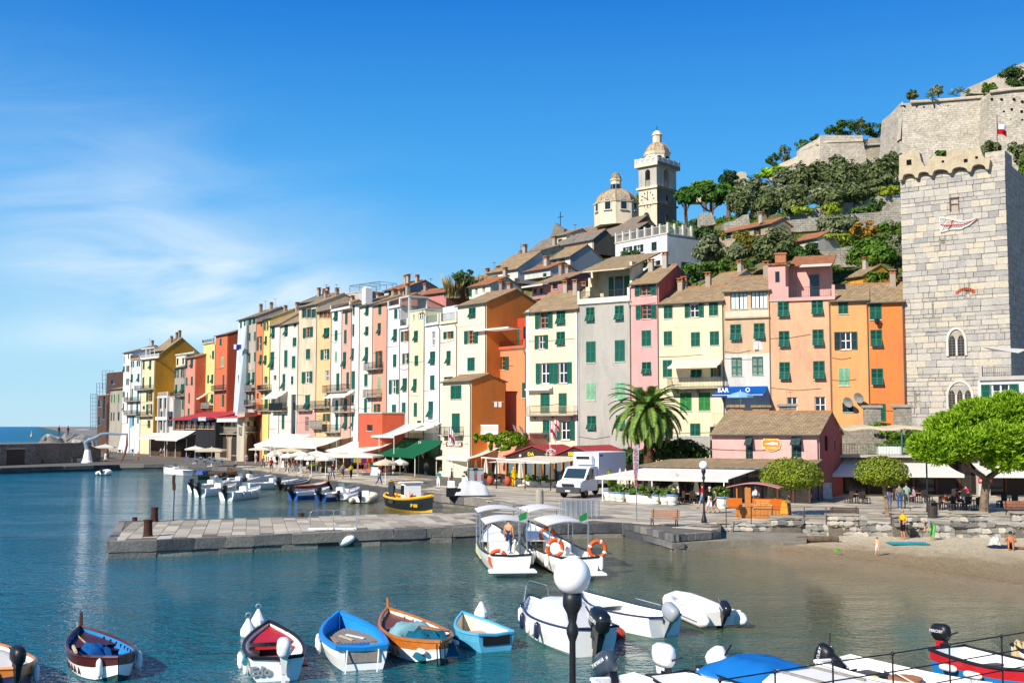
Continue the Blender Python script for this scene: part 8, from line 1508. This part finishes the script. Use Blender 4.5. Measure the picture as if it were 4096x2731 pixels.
# truck
tp0,tp1=gz('B7',1790,690),gz('B7',2330,640);a=math.atan2(tp1 .y-tp0 .y,tp1 .x-tp0 .x);tk=thing('box_truck','white refrigerated box truck parked by the terrace','truck',(tp0 .x+.65,tp0 .y+.9,QZ),a+.05);tk.scale=(1.17,)*3;TW_=paint('e9ebec',.3,.5,0,.03)
mb=MB();mb.bev(2.0,6.3,-1.05,1.05,.95,3.25,.04);bx=mb.build('cargo_box',TW_,tk);mb=MB();mb.bev(1.55,2.0,-.7,.7,2.35,3.05,.06);mb.build('cooling_unit',TW_,bx);mb=MB();mb.box(1.5,1.55,-.55,.55,2.75,2.95);mb.build('vent',BLACK,bx);letters(bx,'FRCX',.2,(2.45,-1.06,3.0),(PX,0,0),NAVY)
mb=MB();pr=[(-.55,.55),(-.6,.95),(-.35,1.2),(.15,1.32),(.75,2.1),(.95,2.2),(1.95,2.25),(1.95,.5),(-.5,.5)];mb.prism(pr,-.98,.98,0,Matrix.Rotation(PX,4,'X'));cbn=mb.build('cab',TW_,tk)
mb=MB();mb.add([(.2,-.86,1.39),(.2,.86,1.39),(.72,.8,2.07),(.72,-.8,2.07)],[(0,3,2,1)]);mb.v=[(x-.03,y,z+.02)for x,y,z in mb.v];mb.build('windscreen',glassy('2a3a44'),cbn)
for sg in(1,-1):mb=MB();mb.add([(.45,sg,1.35),(1.35,sg,1.35),(1.35,sg,2.05),(.85,sg,2.05)],[(0,1,2,3)]);mb.v=[(x,y*.995,z)for x,y,z in mb.v];mb.build('side_window',glassy('1d262c'),cbn);mb=MB();mb.bev(-.57,-.35,sg*.8-.14,sg*.8+.14,.95,1.2,.03);mb.build('headlight',glassy('c9d4d8'),cbn);mb=MB();mb.bev(.2,.3,sg*1.15-.1,sg*1.15+.1,1.3,1.65,.02);mb.build('mirror',BLACK,cbn)
mb=MB();mb.bev(-.68,-.45,-.98,.98,.38,.8,.05);mb.build('bumper',paint('3a3d40',.7),cbn);mb=MB();mb.box(-.7,-.66,-.5,.5,.85,1.05);mb.build('grille',BLACK,cbn);mb=MB();mb.box(-.7,-.685,-.2,.2,.48,.58);mb.build('number_plate',WHITE,cbn);mb=MB();mb.box(1.9,6.2,-.5,.5,.6,.95);mb.build('chassis',BLACK,tk)
for x,y in((.25,-.85),(.25,.85),(4.9,-.85),(4.9,.85)):mb=MB();mb.lathe([(.2,-.12),(.36,-.12),(.4,-.06),(.4,.06),(.36,.12),(.2,.12)],18,(0,0,0),0,TR(x,y,.4)@Matrix.Rotation(PX,4,'X'));w=mb.build('wheel',paint('141416',.85),tk);mb=MB();mb.lathe([(.21,-.13),(.21,.13)],12,(0,0,0),0,TR(x,y,.4)@Matrix.Rotation(PX,4,'X'));mb.build('rim',paint('5a5d60',.4,.5,.5),w)
# kiosk
c=gz('B8',1510,990);c2=gz('B8',1960,1005);a=math.atan2(c2 .y-c.y,c2 .x-c.x);kk=c.y/F/2.352;ko=thing('ticket_kiosk','small wooden boat trip kiosk with curved pink roof','kiosk',(c.x,c.y,QZ),a);WK=paint('a86a2c',.55,.3,0,.2,5);ko.scale=(.67,.67,.69)
mb=MB();mb.bev(0,1.9,.1,1.2,0,1.0,.02);mb.build('counter',WK,ko);mb=MB();mb.bev(1.95,5.6*.85,.0,.9,0,.9,.02);mb.build('counter',WK,ko)
for x,y in((.15,.1),(1.15,.1),(.15,1.6),(1.9,1.6),(3.6,1.6)):mb=MB();mb.box(x-.06,x+.06,y-.06,y+.06,0,3.0);mb.build('post',WOODO,ko)
box_part(ko,'panel',.95,1.55,-.02,.1,.1,2.9,WK);P=[]
for i in range(2):
 for j in range(9):v=j/8;P.append((-.8+5.2*v,(-.35,2.0)[i],2.95+.42*math.sin(math.pi*v)))
mb=MB();mb.add(P+[(x,y,z-.08)for x,y,z in P],[(j,j+1,10+j,9+j)for j in range(8)]+[(18+9+j,18+10+j,18+j+1,18+j)for j in range(8)]+[(18+j,18+j+1,j+1,j)for j in range(8)]);mb.build('roof',paint('b87a74',.8),ko)
OS=paint('c8661a',.45,.4,0,.1)
for x0,x1,y,txt in((-.75,.75,-.12,['BOOK','HERE']),(1.75,4.7,-.1,['ISOLA PALMARIA','GITE IN BARCA','WATER TAXI 5 TERRE','GOLFO DELLA SPEZIA'])):
 mb=MB();mb.add([(x0,y,.95),(x1,y,.95),(x1,y-.3,1.9),(x0,y-.3,1.9),(x0,y+.05,.95),(x1,y+.05,.95),(x1,y-.25,1.92),(x0,y-.25,1.92)],[(0,1,2,3),(7,6,5,4),(3,2,6,7),(0,3,7,4),(1,5,6,2)]);sg=mb.build('sign_board',OS,ko)
 if len(txt)==4:
  for i,t in enumerate(txt):letters(sg,t,.2,((x0+x1)/2-.45,y-.26+i*.066,1.72-i*.21),(PX+.3,0,0),paint('f0d48a'),.95)
for i in range(7):x=2.1+i*.37;mb=MB();mb.box(x,x+.34,-.04,.0,.05,.85);mb.build('plank',WK,ko)
bpy.context.view_layer.update();p=ko.matrix_world@Vector((4.9,-.5,0));o=thing('life_jackets','orange life jackets stacked against the round tree trunk','life jackets',(p.x,p.y,QZ),a);tarp(o,-.3,.3,-.2,.25,.0,.5,ORG,41,'jacket',.1);tarp(o,-.25,.25,-.2,.2,.4,1.2,paint('e0871c',.7),42,'jacket',.1)
# lamps, benches, bin, poles
def lamp(label,base,h,r,pr):
 o=thing('street_lamp',label,'street lamp',base,0,'globe street lamps');s=r/.3;mb=MB();mb.lathe([(.22*s,0),(.2*s,.15),(.12*s,.4),(pr*1.2,.7),(pr,.8),(pr*.9,h-r-.75*s),(pr*1.7,h-r-.62*s),(pr*1.8,h-r-.55*s),(pr*1.1,h-r-.45*s),(.09*s,h-r-.3*s),(.155*s,h-r-.18*s),(.155*s,h-r-.07*s),(.14*s,h-r+.04*s)],18);mb.build('post',paint('23262a',.45,.5,.3,.35,6),o,smooth=True);mb=MB();mb.ell((0,0,h),(r,r,r),32,20);m,t,b=bsdf('globe',.25,.5,0,(.86,.86,.85));b.inputs['Subsurface Weight'].default_value=.2;mb.build('globe',m,o,smooth=True)
p=at_y(2289,2301,18.6);lamp('big white globe lamp on a black post in the foreground',(p.x,18.6,.75),p.z-.75,.30,.056)
b0=gz('B8',1215,1033);p=at_y(2813,1860,b0 .y);lamp('white globe lamp post on the promenade behind the bench',(b0 .x,b0 .y,QZ),p.z-QZ,.27,.06)
p=gz('C1',1145,1000);mb=MB();mb.tube([(0,0,0),(0,0,.8),(0,0,4.4)],[.12,.07,.05],8);o=thing('lamp_pole','dark lamp pole under the stone pine beside the litter bin','street lamp',(p.x,p.y,QZ));mb.build('post',IRON,o);mb=MB();mb.lathe([(.05,.25),(.3,.1),(.32,0),(.05,.02)],12,(.3,0,4.3));mb.build('shade',WHITE,o)
def bench(label,p,rz,slat):
 o=thing('bench',label,'bench',p,rz,'slatted benches')
 for i in range(4):mb=MB();mb.bev(-.9,.9,-.25+i*.12,-.15+i*.12,.43,.47,.01);mb.build('seat_slat',slat,o)
 for i in range(4):mb=MB();mb.bev(-.9,.9,.25+i*.03,.29+i*.03,.52+i*.11,.61+i*.11,.01);mb.build('back_slat',slat,o)
 for x in(-.75,.75):mb=MB();mb.tube([(x,-.3,0),(x,-.22,.25),(x,-.2,.42),(x,.22,.42),(x,.36,.98)],.035,5);mb.tube([(x,.32,0),(x,.2,.25),(x,.2,.42)],.035,5);mb.build('leg',BLACK,o)
b0=gz('B8',840,1065);bench('brown slatted bench with black iron legs at the landing corner',(b0 .x,b0 .y,QZ),-.38,paint('9a6a4e',.6));b0=gz('C1',395,1015,QZ+.55);bench('bench seen from behind on the beach wall pillar',(b0 .x,b0 .y+.3,QZ),pi,paint('5a4a40',.6));b0=gz('C1',1960,1030);bench('slatted bench at the right edge by the pine',(b0 .x,b0 .y,QZ),.1,paint('9a6a4e',.6))
p=gz('C1',1187,1052);o=thing('litter_bin','dark round litter bin on the promenade by the lamp pole','bin',(p.x,p.y,QZ));o.scale=(.6,.6,.66);mb=MB();mb.lathe([(.5,0),(.55,.05),(.55,1.2),(.57,1.25),(.5,1.5),(.3,1.72),(.05,1.78)],16);mb.build('body',paint('35302d',.6),o);mb=MB();mb.box(-.3,.3,-.58,-.45,1.25,1.5);mb.build('opening',DARK,o)
for i,(x,y,h,r,lab)in enumerate([(500,768,170,.3,'tall rusty bollard near the front of the pier'),(568,615,145,.28,'tall rusty bollard near the far edge of the pier end'),(362,608,38,.2,'short rusty bollard at the pier corner'),(2102,562,34,.22,'short rusty bollard by the pier rail')]):
 p=gz('D1',x,y);hh=h/2.6133*p.y/F;o=thing('bollard',lab,'bollard',(p.x,p.y,QZ),0,'rusty bollards on the pier');mb=MB();mb.lathe([(r,0),(r*.85,hh*.1),(r*.75,hh*.85),(r*.85,hh*.9),(r*.9,hh),(r*.6,hh*1.02)],12);mb.build('post',RUST,o)
p=gz('B7',1548,790);o=thing('stone_bollard','grey stone mooring post at the root of the pier','bollard',(p.x,p.y,QZ));mb=MB();mb.lathe([(.32,0),(.3,.1),(.29,1.3),(.24,1.42)],12);mb.build('post',MER,o)
p=gz('D1',764,610);o=thing('sign_pole','tall thin pole with rusty signs on the pier end','sign',(p.x,p.y,QZ));k=p.y/F/2.6133;mb=MB();mb.tube([(0,0,0),(.05,0,480*k)],.05,6);mb.build('pole',paint('4a5866',.5,.4,.4),o)
for x0,x1,z0,z1 in((-13,12,375,470),(-8,25,320,390)):mb=MB();mb.box(x0*k,x1*k,-.09-z0*.0001,-.06-z0*.0001,z0*k,z1*k);mb.build('sign_plate',RUST,o)
a_,b_=gz('D2',105,570),gz('D2',590,565);o=thing('pier_rail','tubular steel rail with folded white gangway on the pier edge','railing',(a_.x,a_.y,QZ),math.atan2(b_.y-a_.y,b_.x-a_.x));L=(b_-a_).length;mb=MB();mb.tube([(0,0,0),(0,0,1.0),(.15,0,1.12),(L-.15,0,1.12),(L,0,1.0),(L,0,0)],.03,6);mb.tube([(L/2,0,0),(L/2,0,1.1)],.025,5);mb.build('rail',STEEL,o);mb=MB();mb.bev(-.1,L,-.35,-.1,0,.12,.02);mb.build('gangway',WHITE,o)
for i,x in enumerate((260,450)):p=at_y(1200+x/2.6133,2165,pier_f[3][1]-.2);o=thing('pier_fender',['white round pier fender, left','white long pier fender, right'][i],'fender',(p.x,p.y,p.z));mb=MB();mb.ell((0,0,0),((.42,.5,.55),(.75,.28,.28))[i],12,8,0,Matrix.Rotation([0,-.35][i],4,'Y'));mb.build('float',HW,o,smooth=True);mb=MB();mb.tube([(0,.2,.3),(.2,.4,1.0)],.03,4);mb.build('rope',ROPE,o)
p=gz('B7',1935,880);o=thing('barrier_stack','row of grey crowd barriers stacked upright on the quay','barriers',(p.x,p.y,QZ),.15)
for i in range(14):mb=MB();x=-1.1+i*.17;mb.tube([(x,-.6,.1),(x,-.6,1.2),(x,1.4,1.2),(x,1.4,.1)],.03,4);[mb.tube([(x,-.4+j*.25,.15),(x,-.4+j*.25,1.2)],.012,4)for j in range(7)];mb.build('barrier',STEEL if i%2 else paint('aeb6bc',.4,.5,.4),o)
p=gz('B7',900,670);o=thing('covered_pallet','pallet of nets under a crumpled white sheet on the quay','pallet',(p.x,p.y,QZ),.1);tarp(o,-1.4,1.6,-.8,.9,.15,1.25,fabric('e9ebec'),51,'sheet',.16);mb=MB();mb.bev(-2.1,-.9,-.7,.5,.0,.75,.03);mb.build('crate',BLACK,o);mb=MB();mb.bev(-2.0,-1.4,-.5,.1,.75,1.35,.03);mb.build('foam_box',WHITE,o)
for i,x in enumerate((918,976)):p=gz('B7',x,560);o=thing('wheelie_bin',['left grey wheelie bin with warning stripes','right grey wheelie bin with warning stripes'][i],'bin',(p.x,p.y,QZ),0,'wheelie bins');mb=MB();mb.prism([(-.45,-.35),(.45,-.35),(.45,.35),(-.45,.35)],.1,1.5);mb.v=[(x_*(1.15 if z_>1 else 1),y_*(1.15 if z_>1 else 1),z_)for x_,y_,z_ in mb.v];mb.build('body',paint('8f969c',.5),o);mb=MB();mb.bev(-.58,.58,-.48,.48,1.5,1.72,.05);mb.build('lid',paint('858c92',.5),o);mb=MB();mb.box(.25,.4,-.42,-.40,.5,1.1);mb.build('warning_stripe',RED,o)
PTM=MB();PTM.lathe([(.26,0),(.3,.05),(.28,.15),(.36,.3),(.42,.62),(.46,.66),(.46,.74),(.4,.74)],14);PTM=PTM.mesh('pot',paint('e6e2d4',.4,.4,0,.08));RIMM=MB().lathe([(.465,.64),(.48,.72),(.41,.745)],14).mesh('rim',paint('2f6fa8',.4));pot0=None
fol=[MB()for _ in range(3)]
for i,b in enumerate(fol):leaves(b,(0,0,1.05),(.58,.58,.42),420,.13,random.Random(60+i),12)
FM=[b.mesh('foliage',m)for b,m in zip(fol,(BSH,LIM,OLD))]
for i,(x,y,s,lab)in enumerate([(320,822,1.15,'behind the truck wheel'),(368,828,1,'second from the truck'),(427,837,1.05,'third from the truck'),(515,838,1,'left of the promotional flag pole'),(635,851,1.05,'right of the flag pole'),(760,858,1,'under the third folded parasol'),(845,864,.95,'left of the clustered pair'),(915,868,1.1,'right of the clustered pair'),(1380,902,1.2,'nearest the kiosk')]):
 p=gz('B8',x,y);o=thing('potted_shrub','white pot with blue rim and green shrub, '+lab,'potted plant',(p.x,p.y,QZ),i,'white pots along the trattoria terrace');o.scale=(s,)*3;put('pot',PTM,o);put('rim',RIMM,o);put('foliage',FM[1 if i==0 else[0,2][i%2]],o,None,i*1.3,(1,1,1.5 if i==0 else 1))
for i,(zk,x,y,w,m,lab)in enumerate([('B8',572,848,1.1,0,'low white box planter left of the flag pole pots'),('B8',705,858,1.0,2,'low white box planter between the trattoria pots'),('B7',1525,578,1.5,0,'white box planter at the timber restaurant, left'),('B7',1632,582,1.4,0,'white box planter at the timber restaurant, right'),('B7',1357,565,1.0,2,'white planter beside the yellow oilskin figure'),('B7',1435,570,1.0,1,'round clipped plant in a white pot right of the oilskin figure'),('B7',870,540,1.2,2,'white pots with bushy plant left of the wheelie bins'),('B7',1040,558,.9,1,'white pot with yellow green plant right of the wheelie bins'),('B6',1305,668,1.3,1,'white and black planters with yellow flowers behind the white shirted man'),('B6',1405,680,.8,2,'tall black planter with small tree at the souvenir stall'),('B6',530,565,1.2,0,'white urn planter before the stone arcade'),('B6',700,540,.8,0,'potted red flowers at the arcade corner'),('A1',118,1265,1.2,1,'clipped bush in dark pot, first on the mole'),('A1',328,1260,1.2,1,'clipped bush in dark pot, second on the mole'),('A1',550,1250,2.2,1,'white box of yellow shrubs on the mole, left of pair'),('A1',637,1248,2.2,1,'white box of yellow shrubs on the mole, right of pair'),('B7',650,480,1.2,0,'spiky plant in white pot below the carved sign')]):
 p=gz(zk,x,y);o=thing('planter',lab,'planter',(p.x,p.y,QZ),.1,'planters on the promenade');mb=MB();mb.bev(-w*.5,w*.5,-.3,.3,0,.62,.03);mb.build('box',WHITE if 'black' not in lab and 'dark' not in lab else BLACK,o);put('foliage',FM[m],o,(0,0,-.15),i,(w,w*.9,1))
for i,x in enumerate((1085,1252)):p=gz('B7',x,562+8*i);o=thing('clay_jar',['big terracotta jar left of the yellow oilskin figure by the chairs','big terracotta jar right beside the yellow oilskin figure'][i],'jar',(p.x,p.y,QZ));o.scale=(.56,.56,.62);mb=MB();mb.lathe([(.3,0),(.55,.35),(.68,.8),(.62,1.2),(.45,1.45),(.52,1.55),(.4,1.55)],18);mb.build('body',paint('a8482a',.7),o,smooth=True);put('foliage',FM[2],o,(0,0,.9))
o=person('B7',1305,570,1.85,'stand','e8c010','e8c010','life size fisherman figure in bright yellow oilskins',.2,True,True,hair='e8c010',shoe='d8b010',grp=None);o.name='oilskin_figure';o['category']='figure'
p=gz('B8',580,1025);o=thing('feather_flag','tall grey feather flag with red lettering by the bench','flag',(p.x,p.y,QZ));k=p.y/F/2.352;mb=MB();mb.tube([(0,0,0),(0,0,700*k),(.1,0,718*k)],.035,6);mb.build('pole',STEEL,o);mb=MB();pts=[(0,380),(.0,700),(28,718),(26,480),(8,390)];pts=[(-32,620),(-20,690),(25,718),(26,600),(20,480),(-8,372),(-26,470)];mb.prism([(x*k,z*k)for x,z in pts],-.02,.02,0,Matrix.Rotation(PX,4,'X'));f=mb.build('banner',fabric('c9ccd2'),o);letters(f,'APERITIVO STOP',.32,(0,-.04,500*k),(PX,-PX,0),RED)
CH={}
def furn(kind,zk,x,y,rz,label,z=QZ,pt=None):
 p=pt or gz(zk,x,y,z)
 if kind not in CH:
  m={'d':paint('3a3330',.8),'w':WHITE,'s':paint('9aa4ae',.4,.5,.5)}[kind[1]]
  if kind[0]=='c':
   o=thing('cafe_chair',label,'chair',(0,0,0));box_part(o,'seat',-.24,.24,-.24,.24,.42,.47,m);box_part(o,'backrest',-.24,.24,.2,.25,.47,.95,m)
   for a in(-.21,.21):
    for b in(-.21,.21):mb=MB();mb.box(a-.025,a+.025,b-.025,b+.025,0,.42);mb.build('leg',m,o)
  else:
   o=thing('cafe_table',label,'table',(0,0,0));box_part(o,'table_top',-.42,.42,-.42,.42,.72,.76,paint('a8733c',.5)if kind[1]=='d' else m);mb=MB();mb.lathe([(.22,0),(.22,.03),(.04,.06),(.04,.72)],10);mb.build('leg',m,o)
  o['group']={'c':'cafe chairs','t':'cafe tables'}[kind[0]]+{'d':' of brown wicker','w':' in white','s':' in steel'}[kind[1]];CH[kind]=(o,tree_of(o));o.location=(p.x,p.y,z if pt is None else p.z);o.rotation_euler.z=rz;return o
 return copy_tree(*CH[kind],(p.x,p.y,z if pt is None else p.z),rz,label)
FL={'cd':'brown wicker cafe chair ','td':'cafe table with orange wood top ','cw':'white plastic chair ','tw':'white cafe table ','cs':'steel cafe chair ','ts':'steel cafe table '}
for zk,q,sfx,sp in(('C1','d','on the ice cream bar terrace',[(515,925),(900,900),(1075,915),(1320,980),(1430,900),(1880,960),(1560,985)]),('B7','d','before the timber restaurant',[(1190,540),(1440,520),(1600,540),(1700,520),(1480,500)]),('B8','d','under the trattoria awning',[(640,790),(840,800),(1080,850),(1000,800),(740,780)]),('B6','s','at the quayside cafe',[(200,605),(280,610),(370,600),(440,610),(330,585),(240,585)]),('B6','w','by the stone arcade',[(230,540),(610,555),(170,535),(530,560),(940,625)]),('A1','d','at the seaward cafe',[(800,1185),(900,1182),(1000,1180),(1110,1175),(700,1150),(1250,1140)])):
 for ti,(x,y)in enumerate(sorted(sp)):
  on=['first','second','third','fourth','fifth','sixth','seventh'][ti];p=gz(zk,x,y);furn('t'+q,0,0,0,R.uniform(-.2,.2),FL['t'+q]+sfx+', '+on+' from the left',pt=Vector((p.x,p.y,QZ)))
  for a,sd in((.2,'right'),(1.9,'far'),(3.4,'left'),(5.0,'near'))[:3+(q=='d')]:furn('c'+q,0,0,0,a+pi/2,FL['c'+q]+sfx+', '+sd+' side of the '+on+' table',pt=Vector((p.x+.75*math.cos(a),p.y+.75*math.sin(a),QZ)))
for i,(zk,x,y,w,h,c,lab)in enumerate([('B6',1035,640,34,100,'4a5a62','blackboard menu leaning at the market row'),('B6',1012,640,30,70,'e9e6e0','white folding board by the blackboard'),('B6',988,635,30,120,'b8b4aa','tall rack of menu cards beside the man in red'),('B6',1875,715,75,85,'c9dbe6','light blue rental advertising board'),('B6',108,590,32,60,'4a5f8a','blue poster board at the quayside cafe'),('C1',245,895,95,155,'e9dcc8','ice cream menu board at the awning corner'),('A1',1232,1140,30,90,'b07a48','wooden easel at the far cafe')]):
 p=gz(zk,x,y);k=p.y/F/ZM[zk][2];o=thing('menu_board',lab,'sign',(p.x,p.y,QZ),R.uniform(-.2,.2));mb=MB();mb.box(-w*k/2,w*k/2,-.02,.02,.1,h*k,0,Matrix.Rotation(-.12,4,'X'));mb.build('panel',paint(c,.6,.3,0,.35,3),o);mb=MB();mb.box(-w*k/2,-w*k/2+.05,.02,.08,0,h*k);mb.box(w*k/2-.05,w*k/2,.02,.08,0,h*k);mb.build('frame',WOODL,o)
for i,x in enumerate((1730,1800,1860)):
 p=gz('B6',x,690-i*10);o=thing('souvenir_rack','rack of colourful bags and scarves, '+['left of three','middle of three','right of three'][i],'rack',(p.x,p.y,QZ),0,'souvenir racks');mb=MB();[mb.tube([(a,0,0),(a,0,2.1)],.03,5)for a in(-1,1)];mb.tube([(-1,0,2.1),(1,0,2.1)],.03,5);mb.build('frame',STEEL,o)
 for j in range(12):mb=MB();a=-.9+(j%6)*.34;z=1.9-.8*(j//6);mb.bev(a-.13,a+.13,-.12,.1,z-.55,z,.03);mb.build('bag',fabric(R.choice(['b02a3a','2a6ab0','d8b01e','3a8a4a','7a2a7a','e07a2a','22242c','e6e2da'])),o)
def lump(name,label,cat,x,y,sx,sy,h,c,seed):p=gz('C1',x,y,.26);o=thing(name,label,cat,(p.x,p.y,.25));tarp(o,-sx,sx,-sy,sy,.02,h,fabric(c),seed,'cloth',h*.2+.01);return o
lump('beach_towel','turquoise beach towel spread on the sand','towel',965,1280,1.1,.7,.05,'35b5c4',71);lump('beach_bag','green beach bag against the wall','bag',1085,1222,.3,.2,.4,'1f6a5c',72);lump('beach_bag','brown bag left of the green one','bag',1000,1225,.28,.2,.35,'6a4a3a',73);lump('beach_bag','white canvas bag beside the seated woman','bag',1748,1300,.3,.2,.45,'e6e2d6',74);lump('beach_towel','dark patterned towel under the white canvas bag','towel',1800,1315,.7,.4,.1,'2a3a5a',75);lump('beach_towel','orange towel at the right edge','towel',1985,1322,.6,.4,.04,'d98a4a',76);lump('sand_toy','lime green sand toy','toy',335,1352,.14,.1,.12,'5fd01e',77)
p=gz('C1',160,1262,.25);o=thing('driftwood_log','short dark log lying on the sand','log',(p.x,p.y,.36));mb=MB();mb.tube([(-1.2,0,0),(-.3,.03,.01),(1.2,0,0)],[.17,.19,.18],9);mb.build('trunk',TRUNK,o)
o=thing('wall_railing','thin rusty railing along the beach wall','railing',(0,0,0));IR2=paint('5a463c',.7,.3,.3,.4);pp_=[]
for x,yt,yb in[(2905,2045,2100),(3005,2040,2097),(3090,2038,2096),(3218,2030,2100),(3305,2030,2100),(3440,2026,2104),(3570,2024,2104),(3642,2022,2100),(3810,2020,2104),(3882,2018,2100),(3952,2016,2104),(4052,2014,2104),(4150,2012,2104)]:
 a_=at_z(x,yb,QZ);a_.y=max(a_.y,69.6);pp_.append(a_);mb=MB();mb.tube([(a_.x,a_.y,QZ-.1),(a_.x,a_.y,QZ+1.1)],.03,5);mb.build('post',IR2,o)
for z in(.55,1.08):mb=MB();mb.tube([(q.x,q.y,QZ+z)for q in pp_],.018,4);mb.build('rail',IR2,o)
fgz=.72;mb=MB();fq=[(-9,14.6),(5.4,23.35),(11.4,27.25),(13,28.4),(24,36),(30,10),(30,-20),(-9,-20)];mb.prism(fq,-1.5,fgz);fgq=mb.build('foreground_quay',stone(['77736b','8a857b','9c968a'],'fgq',1.5,.9,.4),kind='structure')
o=thing('foreground_railing','black pipe railing crossing the bottom right corner','railing',(0,0,0));posts=[(4.0+(1.7)*i,22.2+1.1*i)for i in range(-4,9)];posts=[(at_z(px,py,1.8).x,at_z(px,py,1.8).y)for px,py in((2880,2723),(3100,2688),(3331,2650),(3570,2616),(3797,2580),(4006,2546),(4200,2515),(4400,2480))]
for x,y in posts:mb=MB();mb.tube([(x,y,fgz-.1),(x,y,1.84)],.021,8);mb.ell((x,y,1.82),(.045,.045,.045),8,6);mb.build('post',BLACK,o)
for z in(1.0,1.42,1.82):mb=MB();mb.tube([(x,y,z)for x,y in posts],.017,6);mb.build('rail',BLACK,o)
for hh,pts in((cream,[(335,1165,'x')]),):
 for x,y,_ in pts:
  u,z=hh.uv(x-15,y);p=hh.o.matrix_basis@Vector((u,-.5,z));f=thing('wall_flag','white flag with red cross on the cream house','flag',(p.x,p.y,p.z-1.6));mb=MB();mb.tube([(0,.5,.4),(0,-.1,2.0)],.025,5);mb.build('staff',WOODL,f);flag(f,0,1.9,.9,1.2,[FW,FR],True,1.0)
for i,(x,y,h)in enumerate([(1675,1810,90),(1795,1760,110),(2200,1740,110)]):
 p=at_y(x,y,[146,128,117][i]);f=thing('banner_flag','white flag with red cross on a pole, '+['by the green awning','before the shop awning','above the ship wheel'][i],'flag',(p.x,p.y,QZ));zt=p.z-QZ+1.5;mb=MB();mb.tube([(0,0,0),(0,0,zt)],.03,5);mb.build('pole',WHITE,f);flag(f,0,zt,.7,1.6,[FW,FR],True,1.4)
for lab,zk,y,sp,Y in(('washing hung below the white house window','A4',865,[(865,'cfd8e6',60),(885,'e6d98a',70),(905,'d9dce6',50),(935,'b8c4d6',55)],149),('blue and white washing on the leaning house','A2',475,[(1025,'e9e9ee',40),(1048,'2a3a8a',50),(1068,'3a4a9a',40)],205),('two white cloths under the beige house window','A7',672,[(965,'f0eeea',62),(1003,'f2f0ec',66)],117.5),('white cloths on the orange house line','A5',1090,[(456,'f0ece8',40),(490,'f2eeea',42)],131),('red cloth at the grey cream house window','A4',622,[(340,'b8203a',25),(352,'5a2030',20)],166)):
 c=gy(zk,sp[0][0],y,Y);o=thing('washing_line',lab,'laundry',(c.x,c.y,c.z));e=gy(zk,sp[-1][0]+15,y,Y)-c;mb=MB();mb.tube([(-.4,0,0),(e.x+.2,e.y,e.z)],.012,4);mb.build('line',WHITE,o)
 for x,cc,h in sp:q=gy(zk,x,y,Y)-c;hh=h*Y/F/ZM[zk][2];w=hh*.55;mb=MB();mb.add([(q.x-w/2,q.y,q.z),(q.x+w/2,q.y,q.z),(q.x+w/2*.9,q.y-.05,q.z-hh),(q.x-w/2,q.y+.06,q.z-hh)],[(0,3,2,1)]);mb.build('cloth',fabric(cc),o)
